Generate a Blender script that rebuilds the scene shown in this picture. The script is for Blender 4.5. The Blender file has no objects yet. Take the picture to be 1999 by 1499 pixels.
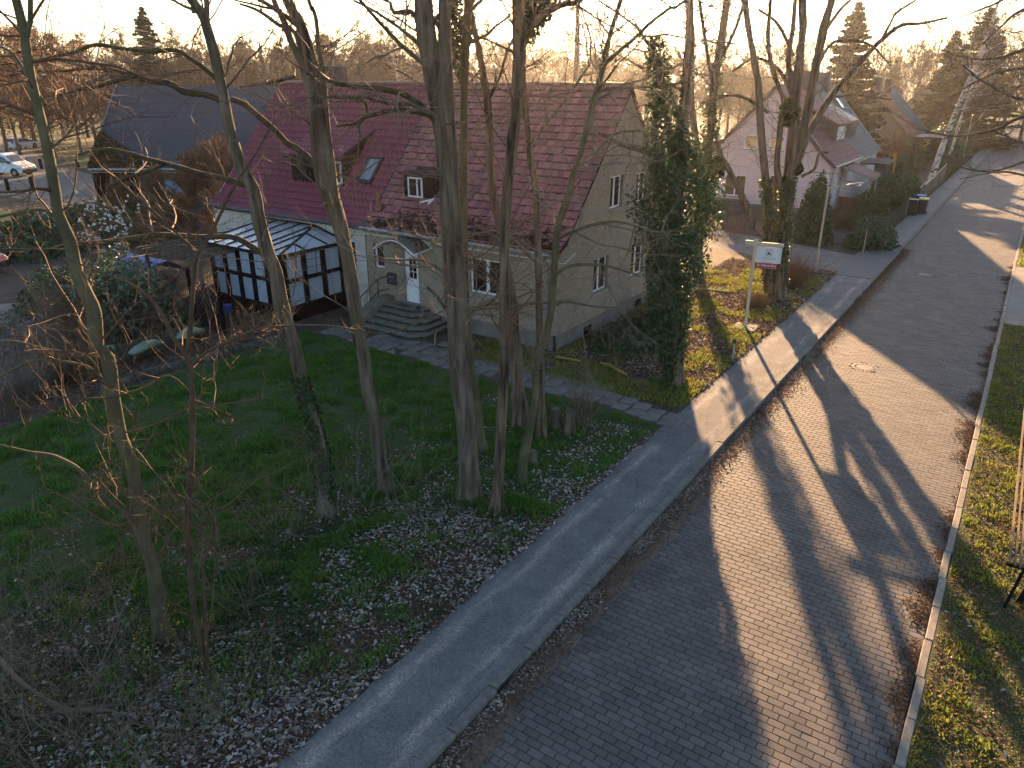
import bpy, math, random
import numpy as np
from mathutils import Vector, geometry as mgeo
R = math.radians
rng = np.random.default_rng(7)
random.seed(7)
scene = bpy.context.scene
C = scene.collection

# ------------------------------------------------------------------ camera
CAM_H = 8.6
FOC = 1440.0
PITCH, HEAD = R(22.38), R(34.37)
cam_d = bpy.data.cameras.new('camera')
cam_d.sensor_width = 36.0
cam_d.lens = 36.0 * FOC / 1999.0
cam_d.clip_start, cam_d.clip_end = 0.1, 12000
cam = bpy.data.objects.new('camera', cam_d)
cam.location = (0, 0, CAM_H)
cam.rotation_euler = (R(90) - PITCH, 0, HEAD)
C.objects.link(cam)
scene.camera = cam

# ------------------------------------------------------------------ sky, sun, exposure
SUN_EL, SUN_AZ = R(12.5), R(27.1)          # azimuth is measured from +Y towards -X
world = bpy.data.worlds.new('World')
scene.world = world
world.use_nodes = True
wn = world.node_tree
bg = wn.nodes['Background']
sky_t = wn.nodes.new('ShaderNodeTexSky')
sky_t.sky_type = 'NISHITA'
sky_t.sun_disc = False
sky_t.sun_elevation = SUN_EL
sky_t.sun_rotation = -SUN_AZ
sky_t.altitude = 60
sky_t.air_density = 1.0
sky_t.dust_density = 1.3
sky_t.ozone_density = 1.6
wn.links.new(sky_t.outputs[0], bg.inputs[0])
bg.inputs[1].default_value = 0.055
sd = bpy.data.lights.new('sun', 'SUN')
sd.energy = 5.0
sd.angle = R(0.55)
sd.color = (1.0, 0.605, 0.305)
sun = bpy.data.objects.new('sun', sd)
sun_dir = Vector((-math.sin(SUN_AZ) * math.cos(SUN_EL), math.cos(SUN_AZ) * math.cos(SUN_EL), math.sin(SUN_EL)))
sun.rotation_euler = sun_dir.to_track_quat('Z', 'Y').to_euler()
sun.location = sun_dir * 60
C.objects.link(sun)
scene.view_settings.view_transform = 'Standard'
scene.view_settings.look = 'None'
scene.view_settings.gamma = 1
scene.view_settings.use_curve_mapping = False
scene.view_settings.exposure = 2.55
try:
    scene.cycles.max_bounces = 6
    scene.cycles.diffuse_bounces = 3
    scene.cycles.glossy_bounces = 2
    scene.cycles.transmission_bounces = 3
    scene.cycles.transparent_max_bounces = 8
    scene.cycles.volume_bounces = 0
    scene.cycles.use_adaptive_sampling = True
    scene.cycles.use_denoising = True
except Exception:
    pass

# ------------------------------------------------------------------ where a direction of sight meets the place
_ct, _st, _cp, _sp = math.cos(PITCH), math.sin(PITCH), math.cos(HEAD), math.sin(HEAD)
def sight(x, y):
    a = (x - 1000.0) / FOC; b = (750.0 - y) / FOC
    h = _ct + b * _st; u = b * _ct - _st
    return np.array([_cp * a - _sp * h, _sp * a + _cp * h, u]), h
def gp(x, y, z=0.0):
    w, h = sight(x, y); return w * ((z - CAM_H) / w[2]) + np.array([0, 0, CAM_H])
def depth_of(p):
    return -_sp * p[0] + _cp * p[1]
def dp(x, y, d):
    w, h = sight(x, y); return w * (d / h) + np.array([0, 0, CAM_H])
def at_plane(x, y, p0, n):
    w, h = sight(x, y); n = np.array(n, float); o = np.array([0, 0, CAM_H])
    return o + w * (np.dot(np.array(p0, float) - o, n) / np.dot(w, n))
def mpp(x, y, d):
    w, h = sight(x, y); return (d / h) / FOC                      # metres per photo pixel at that depth

# ------------------------------------------------------------------ mesh helpers
class MB:
    """collects quads / triangles / polygons and links them as one mesh object"""
    def __init__(s): s.v = []; s.f = []; s.m = []; s.n = 0
    def add(s, verts, faces, mi=0):
        b = s.n
        s.v.extend([tuple(map(float, q)) for q in verts]); s.n += len(verts)
        for f in faces:
            s.f.append([b + i for i in f]); s.m.append(mi)
        return s
    def box(s, x0, x1, y0, y1, z0, z1, mi=0, bev=0.0):
        if bev > 0:
            return s.bbox(x0, x1, y0, y1, z0, z1, bev, mi)
        v = [(x0,y0,z0),(x1,y0,z0),(x1,y1,z0),(x0,y1,z0),(x0,y0,z1),(x1,y0,z1),(x1,y1,z1),(x0,y1,z1)]
        return s.add(v, [(0,3,2,1),(4,5,6,7),(0,1,5,4),(1,2,6,5),(2,3,7,6),(3,0,4,7)], mi)
    def bbox(s, x0, x1, y0, y1, z0, z1, b, mi=0):                   # top edges chamfered
        v = [(x0,y0,z0),(x1,y0,z0),(x1,y1,z0),(x0,y1,z0),(x0,y0,z1-b),(x1,y0,z1-b),(x1,y1,z1-b),(x0,y1,z1-b),
             (x0+b,y0+b,z1),(x1-b,y0+b,z1),(x1-b,y1-b,z1),(x0+b,y1-b,z1)]
        return s.add(v, [(0,1,5,4),(1,2,6,5),(2,3,7,6),(3,0,4,7),(4,5,9,8),(5,6,10,9),(6,7,11,10),(7,4,8,11),(8,9,10,11)], mi)
    def bar(s, a, b, w, h=None, mi=0, up=(0,0,1)):                  # square bar between two points
        h = w if h is None else h
        a = Vector(a); b = Vector(b); t = (b - a).normalized(); u = Vector(up)
        if abs(t.dot(u)) > .95: u = Vector((0,1,0))
        n = t.cross(u).normalized(); u = n.cross(t)
        v = []
        for p in (a, b):
            for i, j in ((-1,-1),(1,-1),(1,1),(-1,1)): v.append(p + n * (i*w/2) + u * (j*h/2))
        return s.add(v, [(0,1,2,3),(7,6,5,4),(0,4,5,1),(1,5,6,2),(2,6,7,3),(3,7,4,0)], mi)
    def tube(s, pts, rad, sides=8, mi=0, cap=True):
        P = np.array(pts, float); k = len(P)
        rad = np.full(k, rad) if np.isscalar(rad) else np.array(rad)
        V, F = tubes(P[None], rad[None], sides)
        s.add(V, F.tolist(), mi)
        if cap:
            b = s.n - k * sides
            s.f.append([b + i for i in range(sides)][::-1]); s.m.append(mi)
            s.f.append([b + (k-1)*sides + i for i in range(sides)]); s.m.append(mi)
        return s
    def lathe(s, prof, n=16, c=(0,0), mi=0, cap=True):
        v = []; f = []
        for r, z in prof:
            for i in range(n):
                a = 2*math.pi*i/n; v.append((c[0]+r*math.cos(a), c[1]+r*math.sin(a), z))
        for k in range(len(prof)-1):
            for i in range(n):
                j = (i+1) % n; f.append((k*n+i, k*n+j, (k+1)*n+j, (k+1)*n+i))
        if cap:
            f.append(tuple(range(n))[::-1]); f.append(tuple(range((len(prof)-1)*n, len(prof)*n)))
        return s.add(v, f, mi)
    def prism(s, poly, axis, a0, a1, mi=0):                          # polygon in the two other axes, pushed along axis
        n = len(poly); v = []
        for a in (a0, a1):
            for p in poly:
                q = list(p); q.insert(axis, a); v.append(q)
        f = [tuple(range(n))[::-1], tuple(range(n, 2*n))] + [(i, (i+1) % n, n+(i+1) % n, n+i) for i in range(n)]
        return s.add(v, f, mi)
    def build(s, name, mats, parent=None, smooth=False, loc=None):
        me = bpy.data.meshes.new(name)
        me.from_pydata(s.v, [], s.f)
        mats = mats if isinstance(mats, (list, tuple)) else [mats]
        for m in mats: me.materials.append(m)
        if len(mats) > 1: me.polygons.foreach_set('material_index', s.m)
        me.polygons.foreach_set('use_smooth', [bool(smooth)]*len(s.f))
        me.validate()
        return link(name, me, parent, loc)

def link(name, me, parent=None, loc=None):
    o = bpy.data.objects.new(name, me); C.objects.link(o)
    if parent is not None:
        o.parent = parent
        # children are written in world coordinates; things sit at their base
        p = parent; off = Vector((0, 0, 0))
        while p is not None: off += p.location; p = p.parent
        if loc is None: o.location = -off
        else: o.location = Vector(loc) - off
    elif loc is not None: o.location = loc
    return o

def np_mesh(name, V, F, mat, parent=None, smooth=False, kind=None):
    """F: (n,3) or (n,4) array or a list of such arrays"""
    me = bpy.data.meshes.new(name)
    Fs = F if isinstance(F, list) else [F]
    Fs = [f for f in Fs if len(f)]
    V = np.asarray(V, np.float32)
    me.vertices.add(len(V)); me.vertices.foreach_set('co', V.ravel())
    tot = np.concatenate([np.full(len(f), f.shape[1], np.int32) for f in Fs])
    loops = np.concatenate([f.ravel() for f in Fs]).astype(np.int32)
    me.loops.add(len(loops)); me.loops.foreach_set('vertex_index', loops)
    me.polygons.add(len(tot))
    st = np.concatenate([[0], np.cumsum(tot)[:-1]]).astype(np.int32)
    me.polygons.foreach_set('loop_start', st)
    try: me.polygons.foreach_set('loop_total', tot)
    except Exception: pass
    me.polygons.foreach_set('use_smooth', np.full(len(tot), bool(smooth)))
    me.update(calc_edges=True)
    me.materials.append(mat)
    o = link(name, me, parent)
    if kind: o['kind'] = kind
    return o

def tubes(P, Rd, sides):
    """batch of n tubes with k rings: P (n,k,3), Rd (n,k)"""
    n, k, _ = P.shape
    T = np.gradient(P, axis=1)
    T /= np.linalg.norm(T, axis=2, keepdims=True) + 1e-9
    main = P[:, -1] - P[:, 0]
    ref = np.where(np.abs(main[:, 2:3]) > .8*np.linalg.norm(main, axis=1, keepdims=True), np.array([[1., .13, 0]]), np.array([[.07, .1, 1.]]))
    N1 = np.cross(T, ref[:, None, :]); N1 /= np.linalg.norm(N1, axis=2, keepdims=True) + 1e-9
    N2 = np.cross(T, N1)
    a = np.arange(sides) * 2*math.pi/sides
    Rr = Rd if Rd.ndim == 3 else Rd[:, :, None]
    V = P[:, :, None, :] + (Rr*np.cos(a))[..., None]*N1[:, :, None, :] + (Rr*np.sin(a))[..., None]*N2[:, :, None, :]
    idx = np.arange(n*k*sides).reshape(n, k, sides)
    A = idx[:, :-1, :]; B = np.roll(idx, -1, axis=2)[:, :-1, :]
    Cc = np.roll(idx, -1, axis=2)[:, 1:, :]; D = idx[:, 1:, :]
    F = np.stack([A, B, Cc, D], -1).reshape(-1, 4)
    return V.reshape(-1, 3), F

def vnoise(x, y, seed=0):
    """2-D value noise 0..1"""
    x = np.asarray(x, float); y = np.asarray(y, float)
    xi = np.floor(x).astype(int); yi = np.floor(y).astype(int); fx = x-xi; fy = y-yi
    fx = fx*fx*(3-2*fx); fy = fy*fy*(3-2*fy)
    def h(i, j):
        n = (i*374761393 + j*668265263 + seed*974634777) & 0x7fffffff
        n = ((n ^ (n >> 13))*1274126177) & 0x7fffffff
        return ((n ^ (n >> 16)) & 0xffff)/65535.0
    return (h(xi,yi)*(1-fx)+h(xi+1,yi)*fx)*(1-fy)+(h(xi,yi+1)*(1-fx)+h(xi+1,yi+1)*fx)*fy
def fbm(x, y, seed=0, o=3):
    s = 0; a = .5; t = 0
    for i in range(o):
        s = s + a*vnoise(x*2**i, y*2**i, seed+i); t += a; a *= .5
    return s/t

# ------------------------------------------------------------------ things
def thing(name, label, cat, loc=(0,0,0), group=None):
    o = bpy.data.objects.new(name, None); C.objects.link(o)
    o.location = loc; o.empty_display_size = .2
    return tag(o, label, cat, group)
def tag(o, label, cat, group=None):
    o['label'] = label; o['category'] = cat
    if group: o['group'] = group
    return o
def struct(o): o['kind'] = 'structure'; return o
def stuff(o): o['kind'] = 'stuff'; return o
def dup(root, loc, rotz=0.0, label=None, scale=None, group=None):
    r = root.copy(); C.objects.link(r); r.location = loc; r.rotation_euler = (0,0,rotz)
    if scale is not None: r.scale = scale if isinstance(scale, (tuple, list)) else (scale,)*3
    if label: r['label'] = label
    if group: r['group'] = group
    for ch in list(root.children):
        c = ch.copy(); C.objects.link(c); c.parent = r
        for g in list(ch.children):
            d = g.copy(); C.objects.link(d); d.parent = c
    return r

# ------------------------------------------------------------------ materials
def mat(name, c1, c2=None, scale=6.0, rough=.85, bump=0.0, bscale=None, stretch=(1,1,1), vary=0.0, detail=5, spec=.3, metal=0.0, trans=0.0, coords='Object', dist=.02, contrast=None):
    m = bpy.data.materials.new(name); m.use_nodes = True
    nt = m.node_tree; N = nt.nodes; L = nt.links
    bs = N['Principled BSDF']; out = N['Material Output']
    bs.inputs['Roughness'].default_value = rough
    bs.inputs['Metallic'].default_value = metal
    bs.inputs['Specular IOR Level'].default_value = spec
    col = None
    if c2 is not None or bump:
        tc = N.new('ShaderNodeTexCoord'); mp = N.new('ShaderNodeMapping'); mp.inputs['Scale'].default_value = stretch
        if coords == 'World':
            ge = N.new('ShaderNodeNewGeometry'); L.new(ge.outputs['Position'], mp.inputs[0])
        else: L.new(tc.outputs[coords], mp.inputs[0])
    rgb = N.new('ShaderNodeRGB'); rgb.outputs[0].default_value = (*c1, 1); col = rgb.outputs[0]
    if c2 is not None:
        nz = N.new('ShaderNodeTexNoise'); nz.inputs['Scale'].default_value = scale; nz.inputs['Detail'].default_value = detail
        nz.inputs['Roughness'].default_value = .62
        L.new(mp.outputs[0], nz.inputs['Vector'])
        rp = N.new('ShaderNodeMapRange'); lo, hi = contrast or (.32, .68)
        rp.inputs[1].default_value = lo; rp.inputs[2].default_value = hi
        L.new(nz.outputs[0], rp.inputs[0])
        mx = N.new('ShaderNodeMix'); mx.data_type = 'RGBA'
        L.new(rp.outputs[0], mx.inputs[0]); mx.inputs[6].default_value = (*c1, 1); mx.inputs[7].default_value = (*c2, 1)
        col = mx.outputs[2]
    if vary:
        ge = N.new('ShaderNodeNewGeometry'); oi = N.new('ShaderNodeObjectInfo')
        ad = N.new('ShaderNodeMath'); ad.operation = 'ADD'; L.new(ge.outputs['Random Per Island'], ad.inputs[0]); L.new(oi.outputs['Random'], ad.inputs[1])
        fr = N.new('ShaderNodeMath'); fr.operation = 'FRACT'; L.new(ad.outputs[0], fr.inputs[0])
        mr = N.new('ShaderNodeMapRange'); mr.inputs[3].default_value = 1-vary; mr.inputs[4].default_value = 1+vary
        L.new(fr.outputs[0], mr.inputs[0])
        hs = N.new('ShaderNodeHueSaturation'); L.new(mr.outputs[0], hs.inputs['Value']); L.new(col, hs.inputs['Color'])
        hm = N.new('ShaderNodeMapRange'); hm.inputs[3].default_value = .5-vary*.035; hm.inputs[4].default_value = .5+vary*.035
        ml = N.new('ShaderNodeMath'); ml.operation = 'MULTIPLY'; ml.inputs[1].default_value = 7.31; L.new(fr.outputs[0], ml.inputs[0])
        f2 = N.new('ShaderNodeMath'); f2.operation = 'FRACT'; L.new(ml.outputs[0], f2.inputs[0]); L.new(f2.outputs[0], hm.inputs[0]); L.new(hm.outputs[0], hs.inputs['Hue'])
        col = hs.outputs[0]
    L.new(col, bs.inputs['Base Color'])
    if bump:
        nb = N.new('ShaderNodeTexNoise'); nb.inputs['Scale'].default_value = bscale or scale*3; nb.inputs['Detail'].default_value = 4
        L.new(mp.outputs[0], nb.inputs['Vector'])
        bp = N.new('ShaderNodeBump'); bp.inputs['Strength'].default_value = bump; bp.inputs['Distance'].default_value = dist
        L.new(nb.outputs[0], bp.inputs['Height']); L.new(bp.outputs[0], bs.inputs['Normal'])
    if trans:
        tr = N.new('ShaderNodeBsdfTranslucent'); L.new(col, tr.inputs[0])
        ms = N.new('ShaderNodeMixShader'); ms.inputs[0].default_value = trans
        L.new(bs.outputs[0], ms.inputs[1]); L.new(tr.outputs[0], ms.inputs[2]); L.new(ms.outputs[0], out.inputs[0])
    m['col'] = 1
    return m

# ================================================================== MATERIALS
M = {}
M['soil'] = mat('soil', (.050,.039,.030), (.095,.075,.057), 1.3, .95, .8, 22, vary=0)
M['verge_soil'] = mat('verge_soil', (.06,.05,.03), (.045,.065,.018), 2.2, .95, .9, 30)
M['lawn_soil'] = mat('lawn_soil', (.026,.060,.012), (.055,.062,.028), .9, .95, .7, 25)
M['field'] = mat('field', (.07,.10,.03), (.15,.13,.06), .25, .95, .5, 9)
M['joint'] = mat('joint_sand', (.018,.017,.016), (.035,.032,.03), 9, .95)
M['paver'] = mat('paver_concrete', (.130,.117,.110), (.086,.082,.082), .9, .76, .22, 160, vary=.17, dist=.003, coords='World', detail=7, spec=.30)
M['far_paving'] = mat('far_paving', (.118,.112,.110), (.092,.09,.091), .9, .72, spec=.32)
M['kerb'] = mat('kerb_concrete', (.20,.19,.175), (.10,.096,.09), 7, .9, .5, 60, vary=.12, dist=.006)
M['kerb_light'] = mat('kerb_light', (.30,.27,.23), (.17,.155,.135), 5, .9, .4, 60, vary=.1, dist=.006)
M['litter_soil'] = mat('litter_soil', (.10,.078,.062), (.20,.16,.125), 14, .95, 1.0, 40)
M['drive'] = mat('drive_gravel', (.15,.135,.12), (.23,.21,.185), 1.2, .95, .6, 40)
M['concrete'] = mat('concrete_slab', (.24,.225,.20), (.17,.16,.145), 1.1, .9, .3, 30)
M['slab'] = mat('path_slab', (.20,.185,.165), (.12,.11,.098), 3.5, .92, .5, 40, vary=.16)
M['cobble'] = mat('cobble', (.20,.19,.185), (.12,.115,.11), 12, .9, .9, 30)
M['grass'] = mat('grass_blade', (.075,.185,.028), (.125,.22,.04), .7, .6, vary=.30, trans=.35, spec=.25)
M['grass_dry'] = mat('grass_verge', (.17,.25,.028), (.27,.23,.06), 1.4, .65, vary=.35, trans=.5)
M['grass_straw'] = mat('straw', (.26,.19,.10), (.16,.11,.06), 1.5, .8, vary=.3, trans=.3)
M['leaf_pale'] = mat('dead_leaf_pale', (.45,.39,.34), (.20,.15,.115), .8, .75, vary=.45, trans=.15)
M['leaf_brown'] = mat('dead_leaf_brown', (.20,.115,.06), (.11,.065,.036), .9, .8, vary=.4, trans=.2)
M['leaf_white'] = mat('dead_leaf_white', (.56,.52,.49), (.40,.345,.30), 2, .7, vary=.22)
M['herb'] = mat('ground_ivy', (.025,.065,.017), (.04,.09,.022), 1.5, .5, vary=.35, trans=.2)
M['twigdark'] = mat('dead_stem', (.10,.062,.042), (.065,.042,.03), 1.5, .85, vary=.3)
M['yellow_flower'] = mat('yellow_flower', (.55,.38,.03), None, rough=.6, vary=.2)

def asphalt():
    m = mat('footway_asphalt', (.125,.127,.132), (.165,.164,.163), 2.2, .93, .55, 130, dist=.006)
    nt = m.node_tree; N = nt.nodes; L = nt.links; bs = N['Principled BSDF']
    prev = bs.inputs['Base Color'].links[0].from_socket
    ge = N.new('ShaderNodeNewGeometry'); sx = N.new('ShaderNodeSeparateXYZ'); L.new(ge.outputs['Position'], sx.inputs[0])
    mp = N.new('ShaderNodeMapping'); mp.inputs['Scale'].default_value = (3.2, .75, 1); L.new(ge.outputs['Position'], mp.inputs[0])
    nz = N.new('ShaderNodeTexNoise'); nz.inputs['Scale'].default_value = 1.0; nz.inputs['Detail'].default_value = 6; nz.inputs['Roughness'].default_value = .7; L.new(mp.outputs[0], nz.inputs[0])
    tot = None
    for x0, w in ((-6.42, .22), (-5.50, .20)):
        s = N.new('ShaderNodeMath'); s.operation = 'SUBTRACT'; L.new(sx.outputs[0], s.inputs[0]); s.inputs[1].default_value = x0
        a = N.new('ShaderNodeMath'); a.operation = 'ABSOLUTE'; L.new(s.outputs[0], a.inputs[0])
        r = N.new('ShaderNodeMapRange'); r.inputs[1].default_value = w; r.inputs[2].default_value = .02; L.new(a.outputs[0], r.inputs[0])
        if tot is None: tot = r.outputs[0]
        else:
            q = N.new('ShaderNodeMath'); q.operation = 'MAXIMUM'; L.new(tot, q.inputs[0]); L.new(r.outputs[0], q.inputs[1]); tot = q.outputs[0]
    k = N.new('ShaderNodeMath'); k.operation = 'MULTIPLY_ADD'; L.new(nz.outputs[0], k.inputs[0]); k.inputs[1].default_value = 4.2; k.inputs[2].default_value = -1.75; k.use_clamp = True
    fine = N.new('ShaderNodeTexNoise'); fine.inputs['Scale'].default_value = 42; fine.inputs['Detail'].default_value = 3; L.new(ge.outputs['Position'], fine.inputs[0])
    f2 = N.new('ShaderNodeMapRange'); f2.inputs[1].default_value = .38; f2.inputs[2].default_value = .6; f2.inputs[3].default_value = .25; L.new(fine.outputs[0], f2.inputs[0])
    q = N.new('ShaderNodeMath'); q.operation = 'MULTIPLY'; L.new(tot, q.inputs[0]); L.new(k.outputs[0], q.inputs[1])
    q2 = N.new('ShaderNodeMath'); q2.operation = 'MULTIPLY'; L.new(q.outputs[0], q2.inputs[0]); L.new(f2.outputs[0], q2.inputs[1])
    mx = N.new('ShaderNodeMix'); mx.data_type = 'RGBA'; L.new(q2.outputs[0], mx.inputs[0]); L.new(prev, mx.inputs[6]); mx.inputs[7].default_value = (.44,.40,.35,1)
    # hairline cracks and darker patches
    wv = N.new('ShaderNodeTexNoise'); wv.inputs['Scale'].default_value = 2.5; L.new(ge.outputs['Position'], wv.inputs[0])
    va = N.new('ShaderNodeVectorMath'); va.operation = 'MULTIPLY_ADD'; L.new(wv.outputs['Color'], va.inputs[0]); va.inputs[1].default_value = (.5,.5,0); L.new(ge.outputs['Position'], va.inputs[2])
    vc = N.new('ShaderNodeTexVoronoi'); vc.feature = 'DISTANCE_TO_EDGE'; vc.inputs['Scale'].default_value = .42; L.new(va.outputs[0], vc.inputs[0])
    cr = N.new('ShaderNodeMapRange'); cr.inputs[1].default_value = .004; cr.inputs[2].default_value = .010; cr.inputs[3].default_value = .86; L.new(vc.outputs['Distance'], cr.inputs[0])
    pt = N.new('ShaderNodeTexNoise'); pt.inputs['Scale'].default_value = .55; pt.inputs['Detail'].default_value = 3; L.new(ge.outputs['Position'], pt.inputs[0])
    pr = N.new('ShaderNodeMapRange'); pr.inputs[1].default_value = .35; pr.inputs[2].default_value = .65; pr.inputs[3].default_value = .92; pr.inputs[4].default_value = 1.08; L.new(pt.outputs[0], pr.inputs[0])
    mm = N.new('ShaderNodeMath'); mm.operation = 'MULTIPLY'; L.new(cr.outputs[0], mm.inputs[0]); L.new(pr.outputs[0], mm.inputs[1])
    fn = N.new('ShaderNodeTexNoise'); fn.inputs['Scale'].default_value = 34; fn.inputs['Detail'].default_value = 2; L.new(ge.outputs['Position'], fn.inputs[0]); fr_ = N.new('ShaderNodeMapRange'); fr_.inputs[1].default_value = .3; fr_.inputs[2].default_value = .7; fr_.inputs[3].default_value = .72; fr_.inputs[4].default_value = 1.28; L.new(fn.outputs[0], fr_.inputs[0]); m3 = N.new('ShaderNodeMath'); m3.operation = 'MULTIPLY'; L.new(mm.outputs[0], m3.inputs[0]); L.new(fr_.outputs[0], m3.inputs[1])
    hs = N.new('ShaderNodeHueSaturation'); L.new(m3.outputs[0], hs.inputs['Value']); L.new(mx.outputs[2], hs.inputs['Color'])
    L.new(hs.outputs[0], bs.inputs['Base Color'])
    return m
M['asphalt'] = asphalt()

# ================================================================== SETTING
def sheet(name, poly, z, m, parent=None):
    b = MB(); b.add([(x, y, z) for x, y in poly], [tuple(range(len(poly)))])
    return struct(b.build(name, m, parent))
def wavy_strip(name, xl, xr, y0, y1, step, z, m, wl=0, wr=0, seed=0, freq=.9):
    ys = np.arange(y0, y1+step, step); V = []; F = []
    for i, y in enumerate(ys):
        a = xl + wl*(fbm(y*freq, 3.3, seed)*2-1) + .35*wl*(vnoise(y*4, 1.7, seed+5)*2-1)
        b_ = xr + wr*(fbm(y*freq, 9.1, seed+9)*2-1) + .35*wr*(vnoise(y*4, 5.7, seed+4)*2-1)
        V += [(a, y, z), (b_, y, z)]
        if i: F.append((2*i-2, 2*i-1, 2*i+1, 2*i))
    b = MB(); b.add(V, F); return struct(b.build(name, m))

g = MB(); S = 5200
g.add([(-S,-S,-.16),(S,-S,-.16),(S,S,-.16),(-S,S,-.16)], [(0,1,2,3)])
struct(g.build('ground', M['field']))
gb = MB(); gb.box(-150, -6.72, -25, 150, -.15, 0.0); struct(gb.build('garden_ground', M['soil']))
struct(wavy_strip('verge', .30, 14, -12, 300, 1.0, -.045, M['verge_soil'], 0, 0))
RX0, RX1, RZ = -5.06, .17, -.10
# footway
wavy_strip('footway', -6.74, -5.235, -14, 37.2, .22, .012, M['asphalt'], .10, 0, 3, 1.5)
fw = MB(); fw.box(-6.9, -5.235, 37.4, 44.0, -.14, .006); struct(fw.build('footway_crossing', M['cobble']))
fw = MB(); fw.box(-6.45, -5.235, 44.1, 300, -.14, .012); struct(fw.build('footway_beyond', M['concrete']))
# drive between the two plots, gravel
sheet('gravel_drive', [(-6.9,37.2),(-6.9,42.3),(-13,44.5),(-26,47),(-26,43.5),(-12,39.5)], .005, M['drive'])
# the road: bedding sheet, laid pavers
road = struct(MB().box(RX0, RX1, -14, 300, -.15, RZ-.012).build('road', M['joint']))
PW, PD, J = .238, .1345, .0095
def paver_mesh(w, d):
    b = MB(); b.bbox(0, w-J, 0, d-J, -.02, 0, .004); me = bpy.data.meshes.new('paver'); me.from_pydata(b.v, [], b.f); me.materials.append(M['paver']); return me
pm_full = paver_mesh(PW, PD)
cells = []
row = 0; y = 2.6
while y < 66:
    off = 0 if row % 2 == 0 else -PW/2
    x = RX0 + off
    while x < RX1 - .02:
        xa, xb = max(x, RX0), min(x+PW, RX1)
        if xb - xa > .03: cells.append((xa, xb, y + rng.normal()*.001, abs(xb-xa-PW) < 1e-3))
        x += PW
    y += PD; row += 1
HX, HY, HR = -3.19, 25.15, .42               # manhole in the near road
H2X, H2Y = -3.32, 40.2
def clear(c):
    cx_, cy_ = (c[0]+c[1])/2, c[2]+PD/2
    return (cx_-HX)**2+(cy_-HY)**2 > .40**2 and (cx_-H2X)**2+(cy_-H2Y)**2 > .42**2
cells = [c for c in cells if clear(c)]
def seen(c):                                     # in frame, and how large
    X, Y = (c[0]+c[1])/2, c[2]
    d = Vector((X, Y, -CAM_H)); hh = depth_of((X, Y)); r = _cp*X + _sp*Y
    z = hh*_ct + CAM_H*_st; yy = (-CAM_H*_ct + hh*_st)
    px = 1000 + FOC*r/z; py = 750 - FOC*yy/z
    return 10 < px < 1985 and 0 < py < 1490 and X > -4.35
vis = sorted([c for c in cells if c[3] and seen(c)], key=lambda c: (c[0])**2 + c[2]**2)[:296]
pick = set((c[0], c[2]) for c in vis)
V = []; F = []; base = np.array(paver_mesh(1, 1).vertices[0].co)
fv, ff = None, None
_b = MB(); _b.bbox(0, 1, 0, 1, 0, 1, .1)
for c in cells:
    if (c[0], c[2]) in pick: continue
    n = len(V); w = c[1]-c[0]-J; d = PD-J; x, y = c[0], c[2]; dz = random.gauss(0, .0012); t1 = random.gauss(0, .0012); e = .004
    z0, z1 = RZ-.02, RZ+dz
    V += [(x,y,z0),(x+w,y,z0),(x+w,y+d,z0),(x,y+d,z0),(x,y,z1-e),(x+w,y,z1-e+t1),(x+w,y+d,z1-e+t1),(x,y+d,z1-e),(x+e,y+e,z1),(x+w-e,y+e,z1+t1),(x+w-e,y+d-e,z1+t1),(x+e,y+d-e,z1)]
    F += [[n+i for i in q] for q in ((0,1,5,4),(1,2,6,5),(2,3,7,6),(3,0,4,7),(4,5,9,8),(5,6,10,9),(6,7,11,10),(7,4,8,11),(8,9,10,11))]
np_mesh('paver_field', np.array(V), np.array(F), M['paver'], road, kind='stuff')
for c in vis:
    o = bpy.data.objects.new('paver', pm_full); C.objects.link(o); o.parent = road
    o.location = (c[0], c[2], RZ + random.gauss(0, .0012)); o.rotation_euler = (random.gauss(0, .004), random.gauss(0, .004), random.gauss(0, .002))
far = MB(); far.add([(RX0,66,RZ),(RX1,66,RZ),(RX1,300,RZ),(RX0,300,RZ)], [(0,1,2,3)])
far.build('far_paving', M['far_paving'], road)
# kerbs: one stone after another
def kerb(name, x0, x1, z0, z1, y0, y1, L, m, near):
    k = struct(MB().box(x0+.01, x1-.01, y0, 300, -.15, z1-.03).build(name, M['joint']))
    b = MB(); b.bbox(0, x1-x0, 0, L-.012, z0, z1, .014); me = bpy.data.meshes.new('kerb_stone'); me.from_pydata(b.v, [], b.f); me.materials.append(m)
    n = int((y1-y0)/L); rest = MB()
    for i in range(n):
        yy = y0 + i*L
        if yy < near:
            o = bpy.data.objects.new('kerb_stone', me); C.objects.link(o); o.parent = k
            o.location = (x0 + random.gauss(0, .006), yy, random.gauss(0, .005)); o.rotation_euler = (0, random.gauss(0, .01), random.gauss(0, .004))
        else: rest.bbox(x0, x1, yy, yy+L-.012, z0, z1, .014)
    stuff(rest.build('kerb_stone_row', m, k))
    return k
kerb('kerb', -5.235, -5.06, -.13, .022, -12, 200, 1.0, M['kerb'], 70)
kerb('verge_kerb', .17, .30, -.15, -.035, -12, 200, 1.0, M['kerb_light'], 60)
wavy_strip('gutter_litter', -5.06, -4.58, -12, 48, .12, RZ+.006, M['litter_soil'], 0, .26, 21, .55)
struct(MB().box(.30, 9, 33.0, 44.2, -.14, -.028).build('concrete_drive', M['concrete']))
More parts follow.
